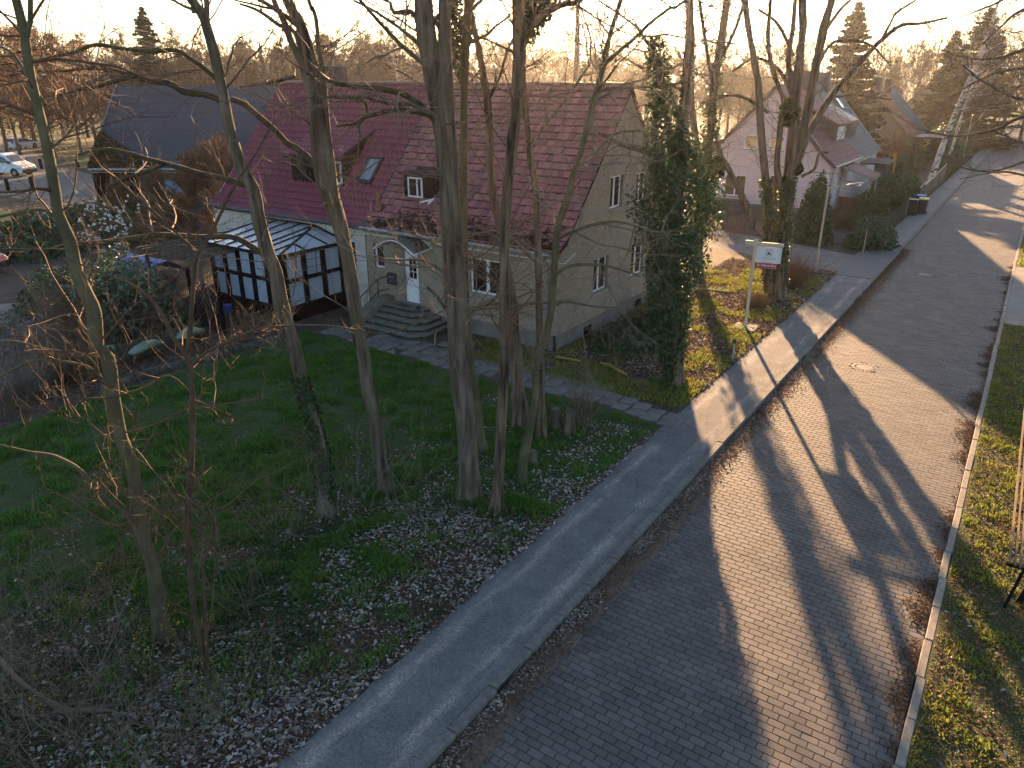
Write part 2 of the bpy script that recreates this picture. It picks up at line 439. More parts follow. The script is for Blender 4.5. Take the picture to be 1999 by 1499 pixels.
# manhole covers
def manhole(x, y, label):
    t = thing('manhole_cover', label, 'manhole cover', (x, y, RZ))
    b = MB(); b.lathe([(.27, RZ-.02), (.40, RZ-.02), (.40, RZ+.002), (.36, RZ+.006), (.275, RZ+.004), (.27, RZ-.02)], 32, (x, y), cap=False); b.build('frame', M['cast'], t)
    b = MB(); b.lathe([(.262, RZ-.02), (.262, RZ+.003), (.25, RZ+.006)], 32, (x, y)); b.build('lid', M['kerb_light'], t)
    b = MB()
    for i in range(16):
        a = i*math.pi/8; p = Vector((math.cos(a), math.sin(a), 0))
        b.bar(Vector((x,y,RZ+.008))+p*.285, Vector((x,y,RZ+.008))+p*.345, .035, .01)
    b.build('rib_ring', M['dark_iron'], t)
M['cast'] = mat('cast_iron', (.14,.125,.11), (.09,.08,.07), 20, .6, .3, 60)
M['dark_iron'] = mat('dark_iron', (.03,.028,.026), None, rough=.5)
manhole(HX, HY, 'round manhole cover in the sunlit near part of the paved road')
manhole(H2X, H2Y, 'round manhole cover in the shaded road farther up near the gravel crossing')

# garden path of uneven slabs from the steps to the footway
path = sheet('garden_path', [(-20.6,17.35),(-18.3,17.2),(-15,17.15),(-12,17.3),(-9,17.35),(-6.72,17.1),(-6.72,17.95),(-8.2,18.7),(-10.6,18.85),(-13.4,18.6),(-16,19.0),(-19.3,18.6),(-20.6,18.2)], .004, M['soil'])
def slab_mesh(k):
    b = MB(); r = random.Random(k); v = []
    for x, y in ((0,0),(.47,0),(.47,.44),(0,.44)): v.append((x+r.uniform(-.025,.025), y+r.uniform(-.025,.025)))
    c = np.mean(v, axis=0)
    b.add([(x,y,-.03) for x,y in v]+[(x,y,.012) for x,y in v]+[(c[0]+(x-c[0])*.95,c[1]+(y-c[1])*.95,.02) for x,y in v],
          [(0,1,5,4),(1,2,6,5),(2,3,7,6),(3,0,4,7),(4,5,9,8),(5,6,10,9),(6,7,11,10),(7,4,8,11),(8,9,10,11)])
    me = bpy.data.meshes.new('path_slab'); me.from_pydata(b.v, [], b.f); me.materials.append(M['slab']); return me
slabs = [slab_mesh(k) for k in range(6)]
for i, x in enumerate(np.arange(-20.5, -6.9, .5)):
    lo = np.interp(x, [-20.6,-18.3,-15,-12,-9,-6.7], [17.35,17.2,17.15,17.3,17.35,17.15]); hi = np.interp(x, [-20.6,-16,-13.4,-10.6,-8.2,-6.7], [18.2,18.9,18.5,18.75,18.5,17.85])
    for y in np.arange(lo, hi-.3, .47):
        o = bpy.data.objects.new('path_slab', random.choice(slabs)); C.objects.link(o); o.parent = path
        o.location = (x+random.uniform(-.02,.02), y+random.uniform(-.02,.02)+.12*math.sin(i*.9), random.uniform(.0,.015)); o.rotation_euler = (random.gauss(0,.025), random.gauss(0,.025), random.gauss(0,.06))
# drive on the far left and its turf, the lit lane with the parked van
sheet('left_drive', [(-36,10),(-33,14.2),(-29.6,13.2),(-26.6,11.2),(-24.2,8.6),(-23.4,5.5),(-24.5,1),(-31,-6),(-44,4)], .006, M['drive'])
sheet('lane', [(-150,29),(-110,32),(-85,30.5),(-69,27),(-56,27),(-50,30),(-56,36),(-70,37.5),(-90,41),(-120,52),(-150,60)], .008, M['drive'])
sheet('left_turf', [(-150,-20),(-150,27),(-85,29),(-69,25.5),(-52,22),(-42,10),(-52,-20)], .004, M['field'])
sheet('far_turf', [(-150,62),(-120,54),(-90,43),(-70,39.5),(-56,38),(-60,70),(-150,140)], .004, M['field'])
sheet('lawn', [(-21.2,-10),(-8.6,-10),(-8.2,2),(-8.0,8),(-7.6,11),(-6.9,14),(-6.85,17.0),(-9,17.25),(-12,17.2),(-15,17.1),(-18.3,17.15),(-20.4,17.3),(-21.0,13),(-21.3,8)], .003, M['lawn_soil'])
# far hills
h = MB(); prof = []
for i in range(81):
    a = R(-75) + R(150)*i/80 + R(0); d = 3600; az = a
    prof.append((d*math.sin(az), d*math.cos(az), 8 + 46*fbm(i*.17, 2.0, 5)))
v = []; f = []
for x, y, z in prof: v += [(x, y, -1), (x, y, z), (x*1.25, y*1.25, z+6)]
for i in range(80): f += [(3*i, 3*i+3, 3*i+4, 3*i+1), (3*i+1, 3*i+4, 3*i+5, 3*i+2)]
h.add(v, f); M['hill'] = mat('hill_forest', (.035,.045,.03), (.06,.06,.045), .004, .95)
struct(h.build('hills', M['hill']))

# ------------------------------------------------------------------ grass and litter
def grass(name, P, Hh, m, z0=0.0, wid=.009, lean=.5):
    n = len(P); a = rng.random(n)*2*math.pi; w = wid*(.6+.8*rng.random(n))
    dx, dy = np.cos(a), np.sin(a); la = rng.random(n)*2*math.pi; ln = lean*Hh*(.3+rng.random(n))
    lx, ly = np.cos(la)*ln, np.sin(la)*ln
    V = np.zeros((n, 5, 3))
    V[:,0,0]=P[:,0]-dx*w; V[:,0,1]=P[:,1]-dy*w; V[:,0,2]=z0
    V[:,1,0]=P[:,0]+dx*w; V[:,1,1]=P[:,1]+dy*w; V[:,1,2]=z0
    V[:,2,0]=P[:,0]+dx*w*.8+lx*.35; V[:,2,1]=P[:,1]+dy*w*.8+ly*.35; V[:,2,2]=z0+Hh*.6
    V[:,3,0]=P[:,0]-dx*w*.8+lx*.35; V[:,3,1]=P[:,1]-dy*w*.8+ly*.35; V[:,3,2]=z0+Hh*.6
    V[:,4,0]=P[:,0]+lx; V[:,4,1]=P[:,1]+ly; V[:,4,2]=z0+Hh*(.8+.3*rng.random(n))
    i = np.arange(n)[:,None]*5
    return np_mesh(name, V.reshape(-1,3), [i+np.array([[0,1,2,3]]), i+np.array([[3,2,4]])], m, kind='stuff')
def leaves(name, P, size, m, z0=0.0, lift=.03, kind='stuff', parent=None):
    """curled dead leaves: two quads folded along the midrib. P (n,2) or (n,3)"""
    n = len(P); s = size*(.55+.9*rng.random(n)); a = rng.random(n)*2*math.pi
    t = rng.normal(0,.38,n); r = rng.normal(0,.38,n); fold = rng.uniform(.1,.9,n)
    L_ = np.array([[-1,0,0],[0,-.55,1],[1,0,0],[0,.55,1],[.0,0,0]])
    V = np.zeros((n,5,3)); 
    pts = np.array([[-1,0],[-.1,-.55],[1,0],[-.1,.55],[0,0]])
    z = np.stack([np.zeros(n), fold*.55, .25*np.ones(n), fold*.55, np.zeros(n)],1)
    X = pts[:,0][None]*s[:,None]; Y = pts[:,1][None]*s[:,None]; Z = z*s[:,None]
    Y2 = Y*np.cos(r)[:,None]-Z*np.sin(r)[:,None]; Z2 = Y*np.sin(r)[:,None]+Z*np.cos(r)[:,None]
    X3 = X*np.cos(t)[:,None]-Z2*np.sin(t)[:,None]; Z3 = X*np.sin(t)[:,None]+Z2*np.cos(t)[:,None]
    V[:,:,0] = P[:,0:1]+X3*np.cos(a)[:,None]-Y2*np.sin(a)[:,None]
    V[:,:,1] = P[:,1:2]+X3*np.sin(a)[:,None]+Y2*np.cos(a)[:,None]
    if P.shape[1] == 3: V[:,:,2] = P[:,2:3]+Z3
    else: V[:,:,2] = np.maximum(z0+Z3+(lift*rng.random(n))[:,None]+.012, z0+.004)
    i = np.arange(n)[:,None]*5
    F = np.concatenate([i+np.array([[0,1,4]]), i+np.array([[1,2,4]]), i+np.array([[2,3,4]]), i+np.array([[3,0,4]])])
    o = np_mesh(name, V.reshape(-1,3), F, m, parent)
    if kind: o['kind'] = kind
    return o
def scatter(n, x0, x1, y0, y1): return np.stack([rng.uniform(x0,x1,n), rng.uniform(y0,y1,n)],1)
def keep(P, w): return P[rng.random(len(P)) < w]
def on_lawn(x, y): return (x < -6.95) & (x > -21.1) & (y < 17.15)
def lawn_w(x, y):
    """how thickly the grass grows, 0..1"""
    n = fbm(x*.45, y*.45, 11); n2 = fbm(x*1.7, y*1.7, 31)
    edge = np.clip((-7.7 - x + .25*(y-8))/2.6, 0, 1)                      # thin towards the footway and the near corner
    near = np.clip((y-3.9+(-x-9)*.45)/4.0, 0, 1)
    core = np.clip(edge*near*1.6, 0, 1)
    strip = ((x > -9.2) & (y > 11.5))*.75
    w = np.maximum(core, np.maximum(strip, .17))
    return np.clip(w*(.35+1.5*(n2-.28)) - .25*(n > .62), 0, 1)
P = scatter(360000, -21.1, -6.9, 1.0, 17.1)
P = np.concatenate([P, scatter(60000, -16, -6.9, 3, 12)])
w = lawn_w(P[:,0], P[:,1]); cl = np.clip((fbm(P[:,0]*1.9, P[:,1]*1.9, 41, 2)-.28)*2.1, 0, 1); k = rng.random(len(P)) < w*(.55+.75*cl); P = P[k]; cl = cl[k]
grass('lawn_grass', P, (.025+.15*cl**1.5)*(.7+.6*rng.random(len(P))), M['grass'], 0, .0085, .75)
# turf tufts in the sunny plot and beside the path
P = scatter(130000, -15.5, -6.8, 18.3, 36); tw = np.clip((fbm(P[:,0]*1.1, P[:,1]*1.1, 51)-.42)*4.2 + .45*(P[:,0]>-8.2)*(P[:,1]<27) + .5*(P[:,1]<20.3), 0, 1)*((P[:,0]>-12.2)|(P[:,1]<20.2)|(P[:,1]>30.5))
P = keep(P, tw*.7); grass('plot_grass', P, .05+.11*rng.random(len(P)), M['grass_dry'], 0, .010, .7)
# verge on the right
P = scatter(120000, .32, 3.2, 7, 33); tw = .25+.75*np.clip((fbm(P[:,0]*1.6, P[:,1]*1.6, 61)-.3)*2.5, 0, 1); P = keep(P, tw)
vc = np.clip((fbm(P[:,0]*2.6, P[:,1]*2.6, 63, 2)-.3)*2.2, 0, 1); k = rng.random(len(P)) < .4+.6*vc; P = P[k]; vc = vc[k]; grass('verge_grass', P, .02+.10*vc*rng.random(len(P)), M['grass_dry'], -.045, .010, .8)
P = scatter(16000, .32, 4, 44.5, 75); grass('verge_grass', P, .04+.08*rng.random(len(P)), M['grass_dry'], -.045, .02, .8)
# leaf litter
P = scatter(120000, -16, -6.7, -1, 16.5)
lw = .62*np.clip((fbm(P[:,0]*.75, P[:,1]*.75, 71)-.38)*3.0, 0, 1)*np.clip(1.25-lawn_w(P[:,0], P[:,1])*1.3, .06, 1)*np.clip((P[:,0]+14.5)/3.0+np.clip((8-P[:,1])/4,0,1), 0, 1)
lw *= np.where((P[:,1] > 13) & (P[:,0] < -9), .3, 1)
lw *= np.where(P[:,0] < -9.4, .30, 1); 
for (qx, qy, sg, am) in ((870,1020,1.15,1.0),(840,1060,.8,1.0),(960,1130,.8,.8),(760,1090,.9,.8),(1000,1060,.7,.6),(930,1170,.8,.6),(690,1160,.8,.6),(560,1400,1.0,.8),(430,1450,.9,.6),(1130,960,.8,.5),(330,1440,.8,.5)):
    q_ = gp(qx, qy); lw = np.maximum(lw, am*np.exp(-((P[:,0]-q_[0])**2+(P[:,1]-q_[1])**2)/(2*sg*sg))*np.clip((fbm(P[:,0]*2.2, P[:,1]*2.2, 73)-.22)*2.6, 0, 1))
P = keep(P, lw*.85); k = rng.random(len(P)) < .62
leaves('leaf_litter', P[k], .045, M['leaf_pale'], 0); leaves('leaf_litter', P[~k][:9000], .033, M['leaf_white'], 0)
P = scatter(60000, -15, -6.7, -1, 12); P = keep(P, np.clip(1-lawn_w(P[:,0], P[:,1])*1.3, 0, 1)*.6); leaves('leaf_litter', P, .036, M['leaf_brown'], 0)
P = scatter(30000, -12.1, -6.75, 20, 38); leaves('leaf_litter', keep(P, .55*np.ones(len(P))), .05, M['leaf_brown'], 0)
P = scatter(9000, -12.1, -6.75, 20, 38); leaves('leaf_litter', P, .05, M['leaf_pale'], 0)
P = scatter(16000, -11, -6.8, 3, 11.5); hw = np.clip((fbm(P[:,0]*.9, P[:,1]*.9, 81)-.5)*5, 0, 1); P = keep(P, hw); leaves('ground_ivy', P, .035, M['herb'], 0, .06)
# gutters
P = scatter(16000, -16, -6.7, -1, 16); P = keep(P, np.clip(1.1-lawn_w(P[:,0], P[:,1])*1.2, .1, 1)); leaves('leaf_litter', P, .017, M['leaf_pale'], 0)
P = scatter(5200, -31, -21.6, 6.5, 17.2); k = fbm(P[:,0]*.8, P[:,1]*.8, 17) > .44; P = P[k]; grass('dry_stems', P, .15+.55*rng.random(len(P)), M['grass_straw'], 0, .006, .6)
P = scatter(2600, -30, -21.6, 6.5, 17.2); grass('dry_stems', P, .15+.5*rng.random(len(P)), M['twigdark'], 0, .006, .8)
P = scatter(12000, -33, -21.4, 6.0, 17.4); leaves('leaf_litter', P, .045, M['leaf_brown'], 0)
ys = rng.uniform(3.5, 46, 16000); xs = -5.05 + np.abs(rng.normal(0, .26, len(ys)))
leaves('gutter_leaves', np.stack([xs, ys], 1), .024, M['leaf_brown'], RZ+.004, .02)
ys = rng.uniform(3.5, 30, 9000); k = rng.random(9000) < np.clip((fbm(ys*1.1, 2., 15)-.25)*2.2, .1, 1); ys = ys[k]; xs = -5.03 + np.abs(rng.normal(0, .13, len(ys))); leaves('gutter_leaves', np.stack([xs, ys], 1), .026, M['leaf_pale'], RZ+.004, .02)
ys = rng.uniform(7, 45, 15000); cw = fbm(ys*1.4, 4.0, 91); k = rng.random(len(ys)) < np.clip((cw-.42)*4, .06, 1); ys = ys[k]
leaves('gutter_leaves', np.stack([.15-np.abs(rng.normal(0, .16, len(ys)))*np.clip((fbm(ys*1.4,4.,91)-.3)*3,.3,1.3), ys], 1), .026, M['leaf_brown'], RZ+.003, .02)
P = scatter(700, -4.9, .1, 5, 34); leaves('road_debris', P, .010, M['leaf_brown'], RZ+.002, .004)
P = scatter(260, -4.7, .1, 5, 26); leaves('road_debris', P, .007, M['leaf_white'], RZ+.002, .004)
P = scatter(1500, -6.7, -5.2, 4, 36); leaves('footway_debris', P, .014, M['leaf_brown'], .014, .004)
P = scatter(15000, .35, 4.5, 7, 33); leaves('verge_leaves', P, .035, M['leaf_brown'], -.04, .03)
P = scatter(900, .35, 4.5, 7, 33); leaves('verge_leaves', P, .04, M['leaf_pale'], -.04, .03)

# ================================================================== BUILDINGS
def pebbledash():
    m = mat('pebbledash', (.36,.295,.225), (.285,.235,.18), 1.2, .95, .9, 60, dist=.010)
    nt = m.node_tree; N = nt.nodes; L = nt.links; bs = N['Principled BSDF']; prev = bs.inputs['Base Color'].links[0].from_socket
    ge = N.new('ShaderNodeNewGeometry'); vo = N.new('ShaderNodeTexVoronoi'); vo.inputs['Scale'].default_value = 34; L.new(ge.outputs['Position'], vo.inputs[0])
    r = N.new('ShaderNodeMapRange'); r.inputs[1].default_value = .0; r.inputs[2].default_value = .62; r.inputs[3].default_value = .62; r.inputs[4].default_value = 1.08
    sp = N.new('ShaderNodeSeparateColor'); L.new(vo.outputs['Color'], sp.inputs[0])
    L.new(sp.outputs[0], r.inputs[0])
    hs = N.new('ShaderNodeHueSaturation'); L.new(prev, hs.inputs['Color']); L.new(r.outputs[0], hs.inputs['Value'])
    big = N.new('ShaderNodeTexNoise'); big.inputs['Scale'].default_value = .55; L.new(ge.outputs['Position'], big.inputs[0])
    L.new(hs.outputs[0], bs.inputs['Base Color'])
    return m
M['dash'] = pebbledash()
M['plinth'] = mat('plinth_render', (.21,.19,.168), (.14,.128,.115), 1.6, .95, .4, 30)
M['cream'] = mat('cream_band', (.44,.36,.245), (.36,.29,.20), 1.5, .9, .2, 30)
M['white_wall'] = mat('white_render', (.62,.595,.54), (.5,.475,.43), .8, .9, .2, 40)
M['pink'] = mat('pink_render', (.72,.55,.52), (.64,.49,.46), .6, .9, .15, 40)
M['tan'] = mat('tan_render', (.36,.27,.17), (.27,.20,.13), .5, .95, .3, 20)
M['upvc'] = mat('white_plastic', (.74,.745,.76), None, rough=.35)
M['door_white'] = mat('door_white', (.76,.77,.80), None, rough=.4)
M['pane'] = mat('window_pane', (.012,.013,.014), None, rough=.06, spec=.6)
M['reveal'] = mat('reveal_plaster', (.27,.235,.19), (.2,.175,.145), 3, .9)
M['sill'] = mat('sill_stone', (.34,.31,.275), (.24,.22,.195), 6, .9)
M['zinc'] = mat('zinc', (.34,.355,.37), (.24,.25,.265), 6, .45, metal=.55)
M['dark_gutter'] = mat('dark_gutter', (.05,.052,.055), None, rough=.45)
M['tile_old'] = mat('old_clay_tile', (.35,.125,.118), (.19,.08,.085), 1.1, .75, .5, 30, vary=.26, dist=.006)
M['tile_new'] = mat('glazed_pantile', (.26,.046,.075), (.20,.036,.062), 2.0, .33, .1, 30, vary=.10, spec=.5)
M['tile_edge'] = mat('shaded_tile_edge', (.038,.026,.026), (.07,.04,.038), 5, .9)  # dark lip colour paints in the shade of the gaps between tile courses
M['ridge'] = mat('ridge_tile', (.20,.10,.09), (.13,.07,.065), 4, .6, .3, 30, vary=.2)
M['roof_litter'] = mat('roof_litter', (.035,.03,.022), (.08,.055,.04), 1, .9, vary=.5)
M['under'] = mat('roof_boarding', (.035,.026,.024), None, rough=.9)
M['dark_wood'] = mat('black_stained_timber', (.003,.004,.005), (.007,.008,.0095), 4, .55, spec=.12)
M['old_wood'] = mat('weathered_timber', (.14,.115,.09), (.08,.066,.052), 6, .9, .5, 20, stretch=(1,1,.2), vary=.2)
M['brick'] = mat('chimney_brick', (.13,.075,.075), (.09,.06,.06), 5, .9, .5, 25)
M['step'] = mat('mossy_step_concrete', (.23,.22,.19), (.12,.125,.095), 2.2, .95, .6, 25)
M['riser'] = mat('shaded_riser', (.06,.062,.048), (.035,.042,.028), 3, .95, .6, 25)  # shade on the risers is put into this darker colour, so steps read apart
M['rail'] = mat('rusty_brown_steel', (.045,.026,.02), None, rough=.6)
M['poly'] = mat('milky_roof_sheet', (.52,.56,.62), (.42,.45,.48), 2.5, .25, spec=.5)
M['curtain'] = mat('pale_curtain', (.40,.47,.57), (.30,.36,.44), 2.0, .8, stretch=(9,9,.6))
M['slate'] = mat('slate_roofing', (.046,.062,.085), (.034,.045,.062), .45, .6, .25, 8)
M['orange_tile'] = mat('orange_tile', (.33,.125,.06), (.22,.09,.05), 1.3, .8, .3, 8, vary=.2)
M['grey_tile'] = mat('grey_tile', (.11,.115,.125), (.08,.083,.09), 1.2, .7, vary=.12)
M['purple_tile'] = mat('far_purple_tile', (.19,.075,.085), (.13,.055,.065), 1.2, .6, vary=.16)

def fac(Y0): return lambda u, w, z: (u, Y0 - w, z)              # wall that faces the footpath (-Y)
def gab(X0): return lambda u, w, z: (X0 + w, u, z)              # wall that faces the road (+X)
def mbox(b, mp, u0, u1, w0, w1, z0, z1, mi=0):
    p = mp(u0, w0, z0); q = mp(u1, w1, z1)
    return b.box(min(p[0],q[0]), max(p[0],q[0]), min(p[1],q[1]), max(p[1],q[1]), min(p[2],q[2]), max(p[2],q[2]), mi)
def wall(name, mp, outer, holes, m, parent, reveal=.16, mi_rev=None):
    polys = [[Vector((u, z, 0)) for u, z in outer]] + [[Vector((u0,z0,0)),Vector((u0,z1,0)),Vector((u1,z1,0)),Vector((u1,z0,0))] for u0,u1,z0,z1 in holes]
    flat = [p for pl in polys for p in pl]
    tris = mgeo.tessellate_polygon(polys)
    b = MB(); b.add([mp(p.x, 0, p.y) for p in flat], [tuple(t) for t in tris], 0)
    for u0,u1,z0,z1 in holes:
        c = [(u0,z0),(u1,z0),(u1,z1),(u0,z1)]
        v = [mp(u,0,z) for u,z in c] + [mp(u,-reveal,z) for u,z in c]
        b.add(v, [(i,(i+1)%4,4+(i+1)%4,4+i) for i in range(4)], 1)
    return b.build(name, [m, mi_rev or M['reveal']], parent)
def window(parent, mp, u0, u1, z0, z1, n=2, rec=.10, fw=.065, sill=True, bars=0, label=None, mull=.09, pane=None):
    b = MB()
    mbox(b, mp, u0, u0+fw, -rec-.05, -rec, z0, z1); mbox(b, mp, u1-fw, u1, -rec-.05, -rec, z0, z1)
    mbox(b, mp, u0+fw, u1-fw, -rec-.05, -rec, z0, z0+fw); mbox(b, mp, u0+fw, u1-fw, -rec-.05, -rec, z1-fw, z1)
    for k in range(1, n):
        c = u0 + (u1-u0)*k/n; mbox(b, mp, c-mull/2, c+mull/2, -rec-.05, -rec+.004, z0+fw, z1-fw)
    o = b.build('window', M['upvc'], parent)
    if label: o['label'] = label
    for k in range(n):
        a = u0+(u1-u0)*k/n; c = u0+(u1-u0)*(k+1)/n
        p = MB(); mbox(p, mp, a+fw*.6, c-fw*.6, -rec-.04, -rec-.02, z0+fw*.6, z1-fw*.6); p.build('pane', pane or M['pane'], o)
    if sill:
        s = MB(); mbox(s, mp, u0-.06, u1+.06, -rec, .05, z0-.07, z0-.004); s.build('sill', M['sill'], o)
    return o

EY, KY, RY = 20.20, 20.90, 25.10                 # eave, knee, ridge of the pair of houses
EZ, KZ, RZ_ = 3.42, 3.78, 8.45
W0, W1, WB = 20.48, 29.72, 30.0
def roof_z(y):
    y = min(y, 2*RY-y); return float(np.interp(y, [EY, KY, RY], [EZ, KZ, RZ_]))
def tiles(parent, x0, x1, tw, rows, m, profile, lift=0.0, tag_n=300, skip=lambda x, y: False, jit=.006):
    """rows of tiles over the sloping front, biggest in view as parts, the rest joined"""
    Ls = [math.hypot(KY-EY, KZ-EZ), math.hypot(RY-KY, RZ_-KZ)]; tot = sum(Ls)
    def at(s):
        if s <= Ls[0]: t = s/Ls[0]; p = (EY+(KY-EY)*t, EZ+(KZ-EZ)*t); d = (KY-EY, KZ-EZ)
        else: t = (s-Ls[0])/Ls[1]; p = (KY+(RY-KY)*t, KZ+(RZ_-KZ)*t); d = (RY-KY, RZ_-KZ)
        l = math.hypot(*d); return p, math.atan2(d[1], d[0])
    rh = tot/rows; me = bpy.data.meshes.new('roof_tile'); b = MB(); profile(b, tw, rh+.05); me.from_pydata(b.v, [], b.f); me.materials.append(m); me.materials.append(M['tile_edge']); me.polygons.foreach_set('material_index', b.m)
    pv = np.array(b.v); pf = b.f; pm = b.m; ncol = int(round((x1-x0)/tw)); T = []
    for r in range(rows):
        p, ang = at(r*rh - .02); p2, _ = at(r*rh + rh - .02); ang = math.atan2(p2[1]-p[1], p2[0]-p[0])
        for c in range(ncol):
            x = x0 + c*tw + random.gauss(0, jit*.6)
            if skip(x+tw/2, p[0]+.1): continue
            T.append((x, p[0]+random.gauss(0, jit*.8), p[1]+lift+.045, ang-.11+random.gauss(0, jit), random.gauss(0, jit*1.4)))
    T.sort(key=lambda t: t[0]**2 + t[1]**2 + (t[2]-8.6)**2)
    rest = MB()
    for i, (x, y, z, an, tz) in enumerate(T):
        if i < tag_n:
            o = bpy.data.objects.new('roof_tile', me); C.objects.link(o); o.parent = parent
            off = Vector(); q = parent
            while q is not None: off += q.location; q = q.parent
            o.location = Vector((x, y, z)) - off; o.rotation_euler = (an, tz, 0)
        else:
            ca, sa = math.cos(an), math.sin(an)
            v = np.stack([pv[:,0]+x, pv[:,1]*ca-pv[:,2]*sa+y, pv[:,1]*sa+pv[:,2]*ca+z - tz*pv[:,0]], 1)
            rest.add(v, pf); rest.m[-len(pf):] = pm
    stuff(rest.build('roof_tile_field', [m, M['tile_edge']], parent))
def flat_tile(b, w, l):
    w2 = w-.008; t = .030
    v = [(0,0,0),(w2,0,0),(w2,l,-.004),(0,l,-.004),(0,.014,t),(w2*.5,-.004,t+.004),(w2,.014,t),(w2,l,t-.006),(w2*.5,l,t-.006),(0,l,t-.006)]
    b.add(v, [(4,5,8,9),(5,6,7,8),(1,2,7,6),(3,0,4,9)])
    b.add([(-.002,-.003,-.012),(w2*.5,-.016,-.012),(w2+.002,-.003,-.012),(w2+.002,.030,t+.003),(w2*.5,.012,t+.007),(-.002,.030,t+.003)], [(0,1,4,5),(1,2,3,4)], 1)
def pantile(b, w, l):
    n = 6; v = []; f = []
    for j, y in enumerate((0, l)):
        for i in range(n+1):
            t = i/n; z = .038*math.sin(2*math.pi*(t-.12)) + .02
            v.append((t*(w+.012), y, z))
    for i in range(n+1): v.append((i/n*(w+.012), .0, .038*math.sin(2*math.pi*(i/n-.12)) - .012))
    for i in range(n): f.append((i, i+1, n+1+i+1, n+1+i))
    for i in range(n): f.append((2*n+2+i, 2*n+2+i+1, i+1, i))
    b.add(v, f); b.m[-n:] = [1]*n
def ridge_row(parent, x0, x1, y, z, L=.36, m=None):
    b = MB(); n = 5; v = []; f = []
    for j, x in enumerate((0, L+.03)):
        for i in range(n+1):
            a = math.pi*i/n; rr = .13 if j == 0 else .115; v.append((x, rr*math.cos(a)*1.15, rr*math.sin(a)))
    for i in range(n): f.append((i, i+1, n+2+i, n+1+i))
    f.append(tuple(range(n+1)))
    b.add(v, f); me = bpy.data.meshes.new('ridge_tile'); me.from_pydata(b.v, [], b.f); me.materials.append(m or M['ridge'])
    k = int((x1-x0)/L)
    for i in range(k):
        o = bpy.data.objects.new('ridge_tile', me); C.objects.link(o); o.parent = parent
        off = Vector(); q = parent
        while q is not None: off += q.location; q = q.parent
        o.location = Vector((x0+i*L, y, z+random.gauss(0,.004))) - off; o.rotation_euler = (0, random.gauss(0,.012), 0)
def roof_deck(parent, x0, x1, m_under, dz=-.03):
    b = MB(); pr = [(EY,EZ+dz),(KY,KZ+dz),(RY,RZ_+dz),(2*RY-KY,KZ+dz),(2*RY-EY,EZ+dz),(2*RY-EY,EZ+dz-.12),(2*RY-KY,KZ+dz-.14),(RY,RZ_+dz-.16),(KY,KZ+dz-.14),(EY,EZ+dz-.12)]
    v = [(x0,y,z) for y,z in pr] + [(x1,y,z) for y,z in pr]; f = []
    for i in range(4): f += [(i, i+1, 11+i, 10+i), (9-i, 8-i, 18-i, 19-i)]
    for s in (0, 10): f += [tuple(s+k for k in (i, i+1, 8-i, 9-i)) for i in range(4)]
    f += [(0,10,19,9), (4,14,15,5)]
    b.add(v, f); return b.build('roof', m_under, parent)

# ---- the old right-hand house
XP, XG = -20.93, -12.2
hr = thing('semi_detached_house', 'old grey-brown pebbledash house with worn red tiled roof and white front door', 'house', (XP, W0, 0))
fm, gm = fac(W0), gab(XG)
F_holes = [(-20.52,-20.0,1.82,2.80), (-19.22,-18.22,.66,2.78), (-15.83,-14.35,1.55,2.82)]
wall('wall', fm, [(XP+.02,.55),(XG,.55),(XG,3.12),(XP+.02,3.12)], F_holes, M['dash'], hr, .17)
b = MB(); mbox(b, fm, XP+.02, XG, -.02, .012, 3.12, 3.45); b.build('eaves_band', M['cream'], hr)
b = MB(); mbox(b, fm, XP+.02, XG+.03, -.02, .035, 3.09, 3.125); b.build('white_moulding', M['upvc'], hr)
GP = [(W0,.55),(W1,.55),(W1,EZ)] + [(2*RY-KY, KZ-.06),(RY, RZ_-.08),(KY, KZ-.06),(W0, 3.48)]
G_holes = [(23.0,24.12,1.45,2.70),(26.05,27.2,1.42,2.72),(24.0,24.98,4.32,5.46),(26.1,27.05,4.27,5.40)]
wall('gable_wall', gm, GP, G_holes, M['dash'], hr, .17)
b = MB(); b.add([(XP,W1,0),(XG,W1,0),(XG,W1,3.5),(XP,W1,3.5)], [(0,1,2,3)]); b.build('rear_wall', M['dash'], hr)
b = MB(); mbox(b, fm, XP+.02, XG+.02, -.1, .025, -.1, .55); b.box(XG-.1, XG+.025, W0-.025, W1, -.1, .55); b.build('plinth', M['plinth'], hr)
window(hr, fm, -20.52,-20.0,1.82,2.80, n=1, rec=.11, fw=.075)
window(hr, fm, -15.83,-14.35,1.55,2.82, n=2, rec=.09, fw=.075, mull=.13)
window(hr, gm, 23.0,24.12,1.45,2.70, n=2, rec=.12, mull=.10); window(hr, gm, 26.05,27.2,1.42,2.72, n=2, rec=.12, mull=.10)
window(hr, gm, 24.0,24.98,4.32,5.46, n=2, rec=.12, mull=.09); window(hr, gm, 26.1,27.05,4.27,5.40, n=2, rec=.12, mull=.09)
# door: slightly open frame, glazed lights, lower panel
b = MB(); mbox(b, fm, -19.22,-18.99,-.16,.01,.66,2.78); mbox(b, fm, -18.26,-18.22,-.16,.01,.66,2.78); mbox(b, fm, -18.99,-18.26,-.16,.01,2.70,2.78)
df = b.build('door_frame', M['reveal'], hr)
b = MB(); u0, u1 = -18.985, -18.265
mbox(b, fm, u0, u1, -.12, -.08, .68, 1.62); mbox(b, fm, u0, u0+.2, -.12, -.08, 1.62, 2.68); mbox(b, fm, u1-.16, u1, -.12, -.08, 1.62, 2.68); mbox(b, fm, u0+.2, u1-.16, -.12, -.08, 2.42, 2.68)
for z in (.80, 1.42): mbox(b, fm, u0+.16, u1-.13, -.08, -.07, z, z+.03)
for u in (u0+.16, u1-.16): mbox(b, fm, u, u+.03, -.08, -.07, .83, 1.42)
mbox(b, fm, u0+.24, u1-.21, -.08, -.072, .95, 1.30)
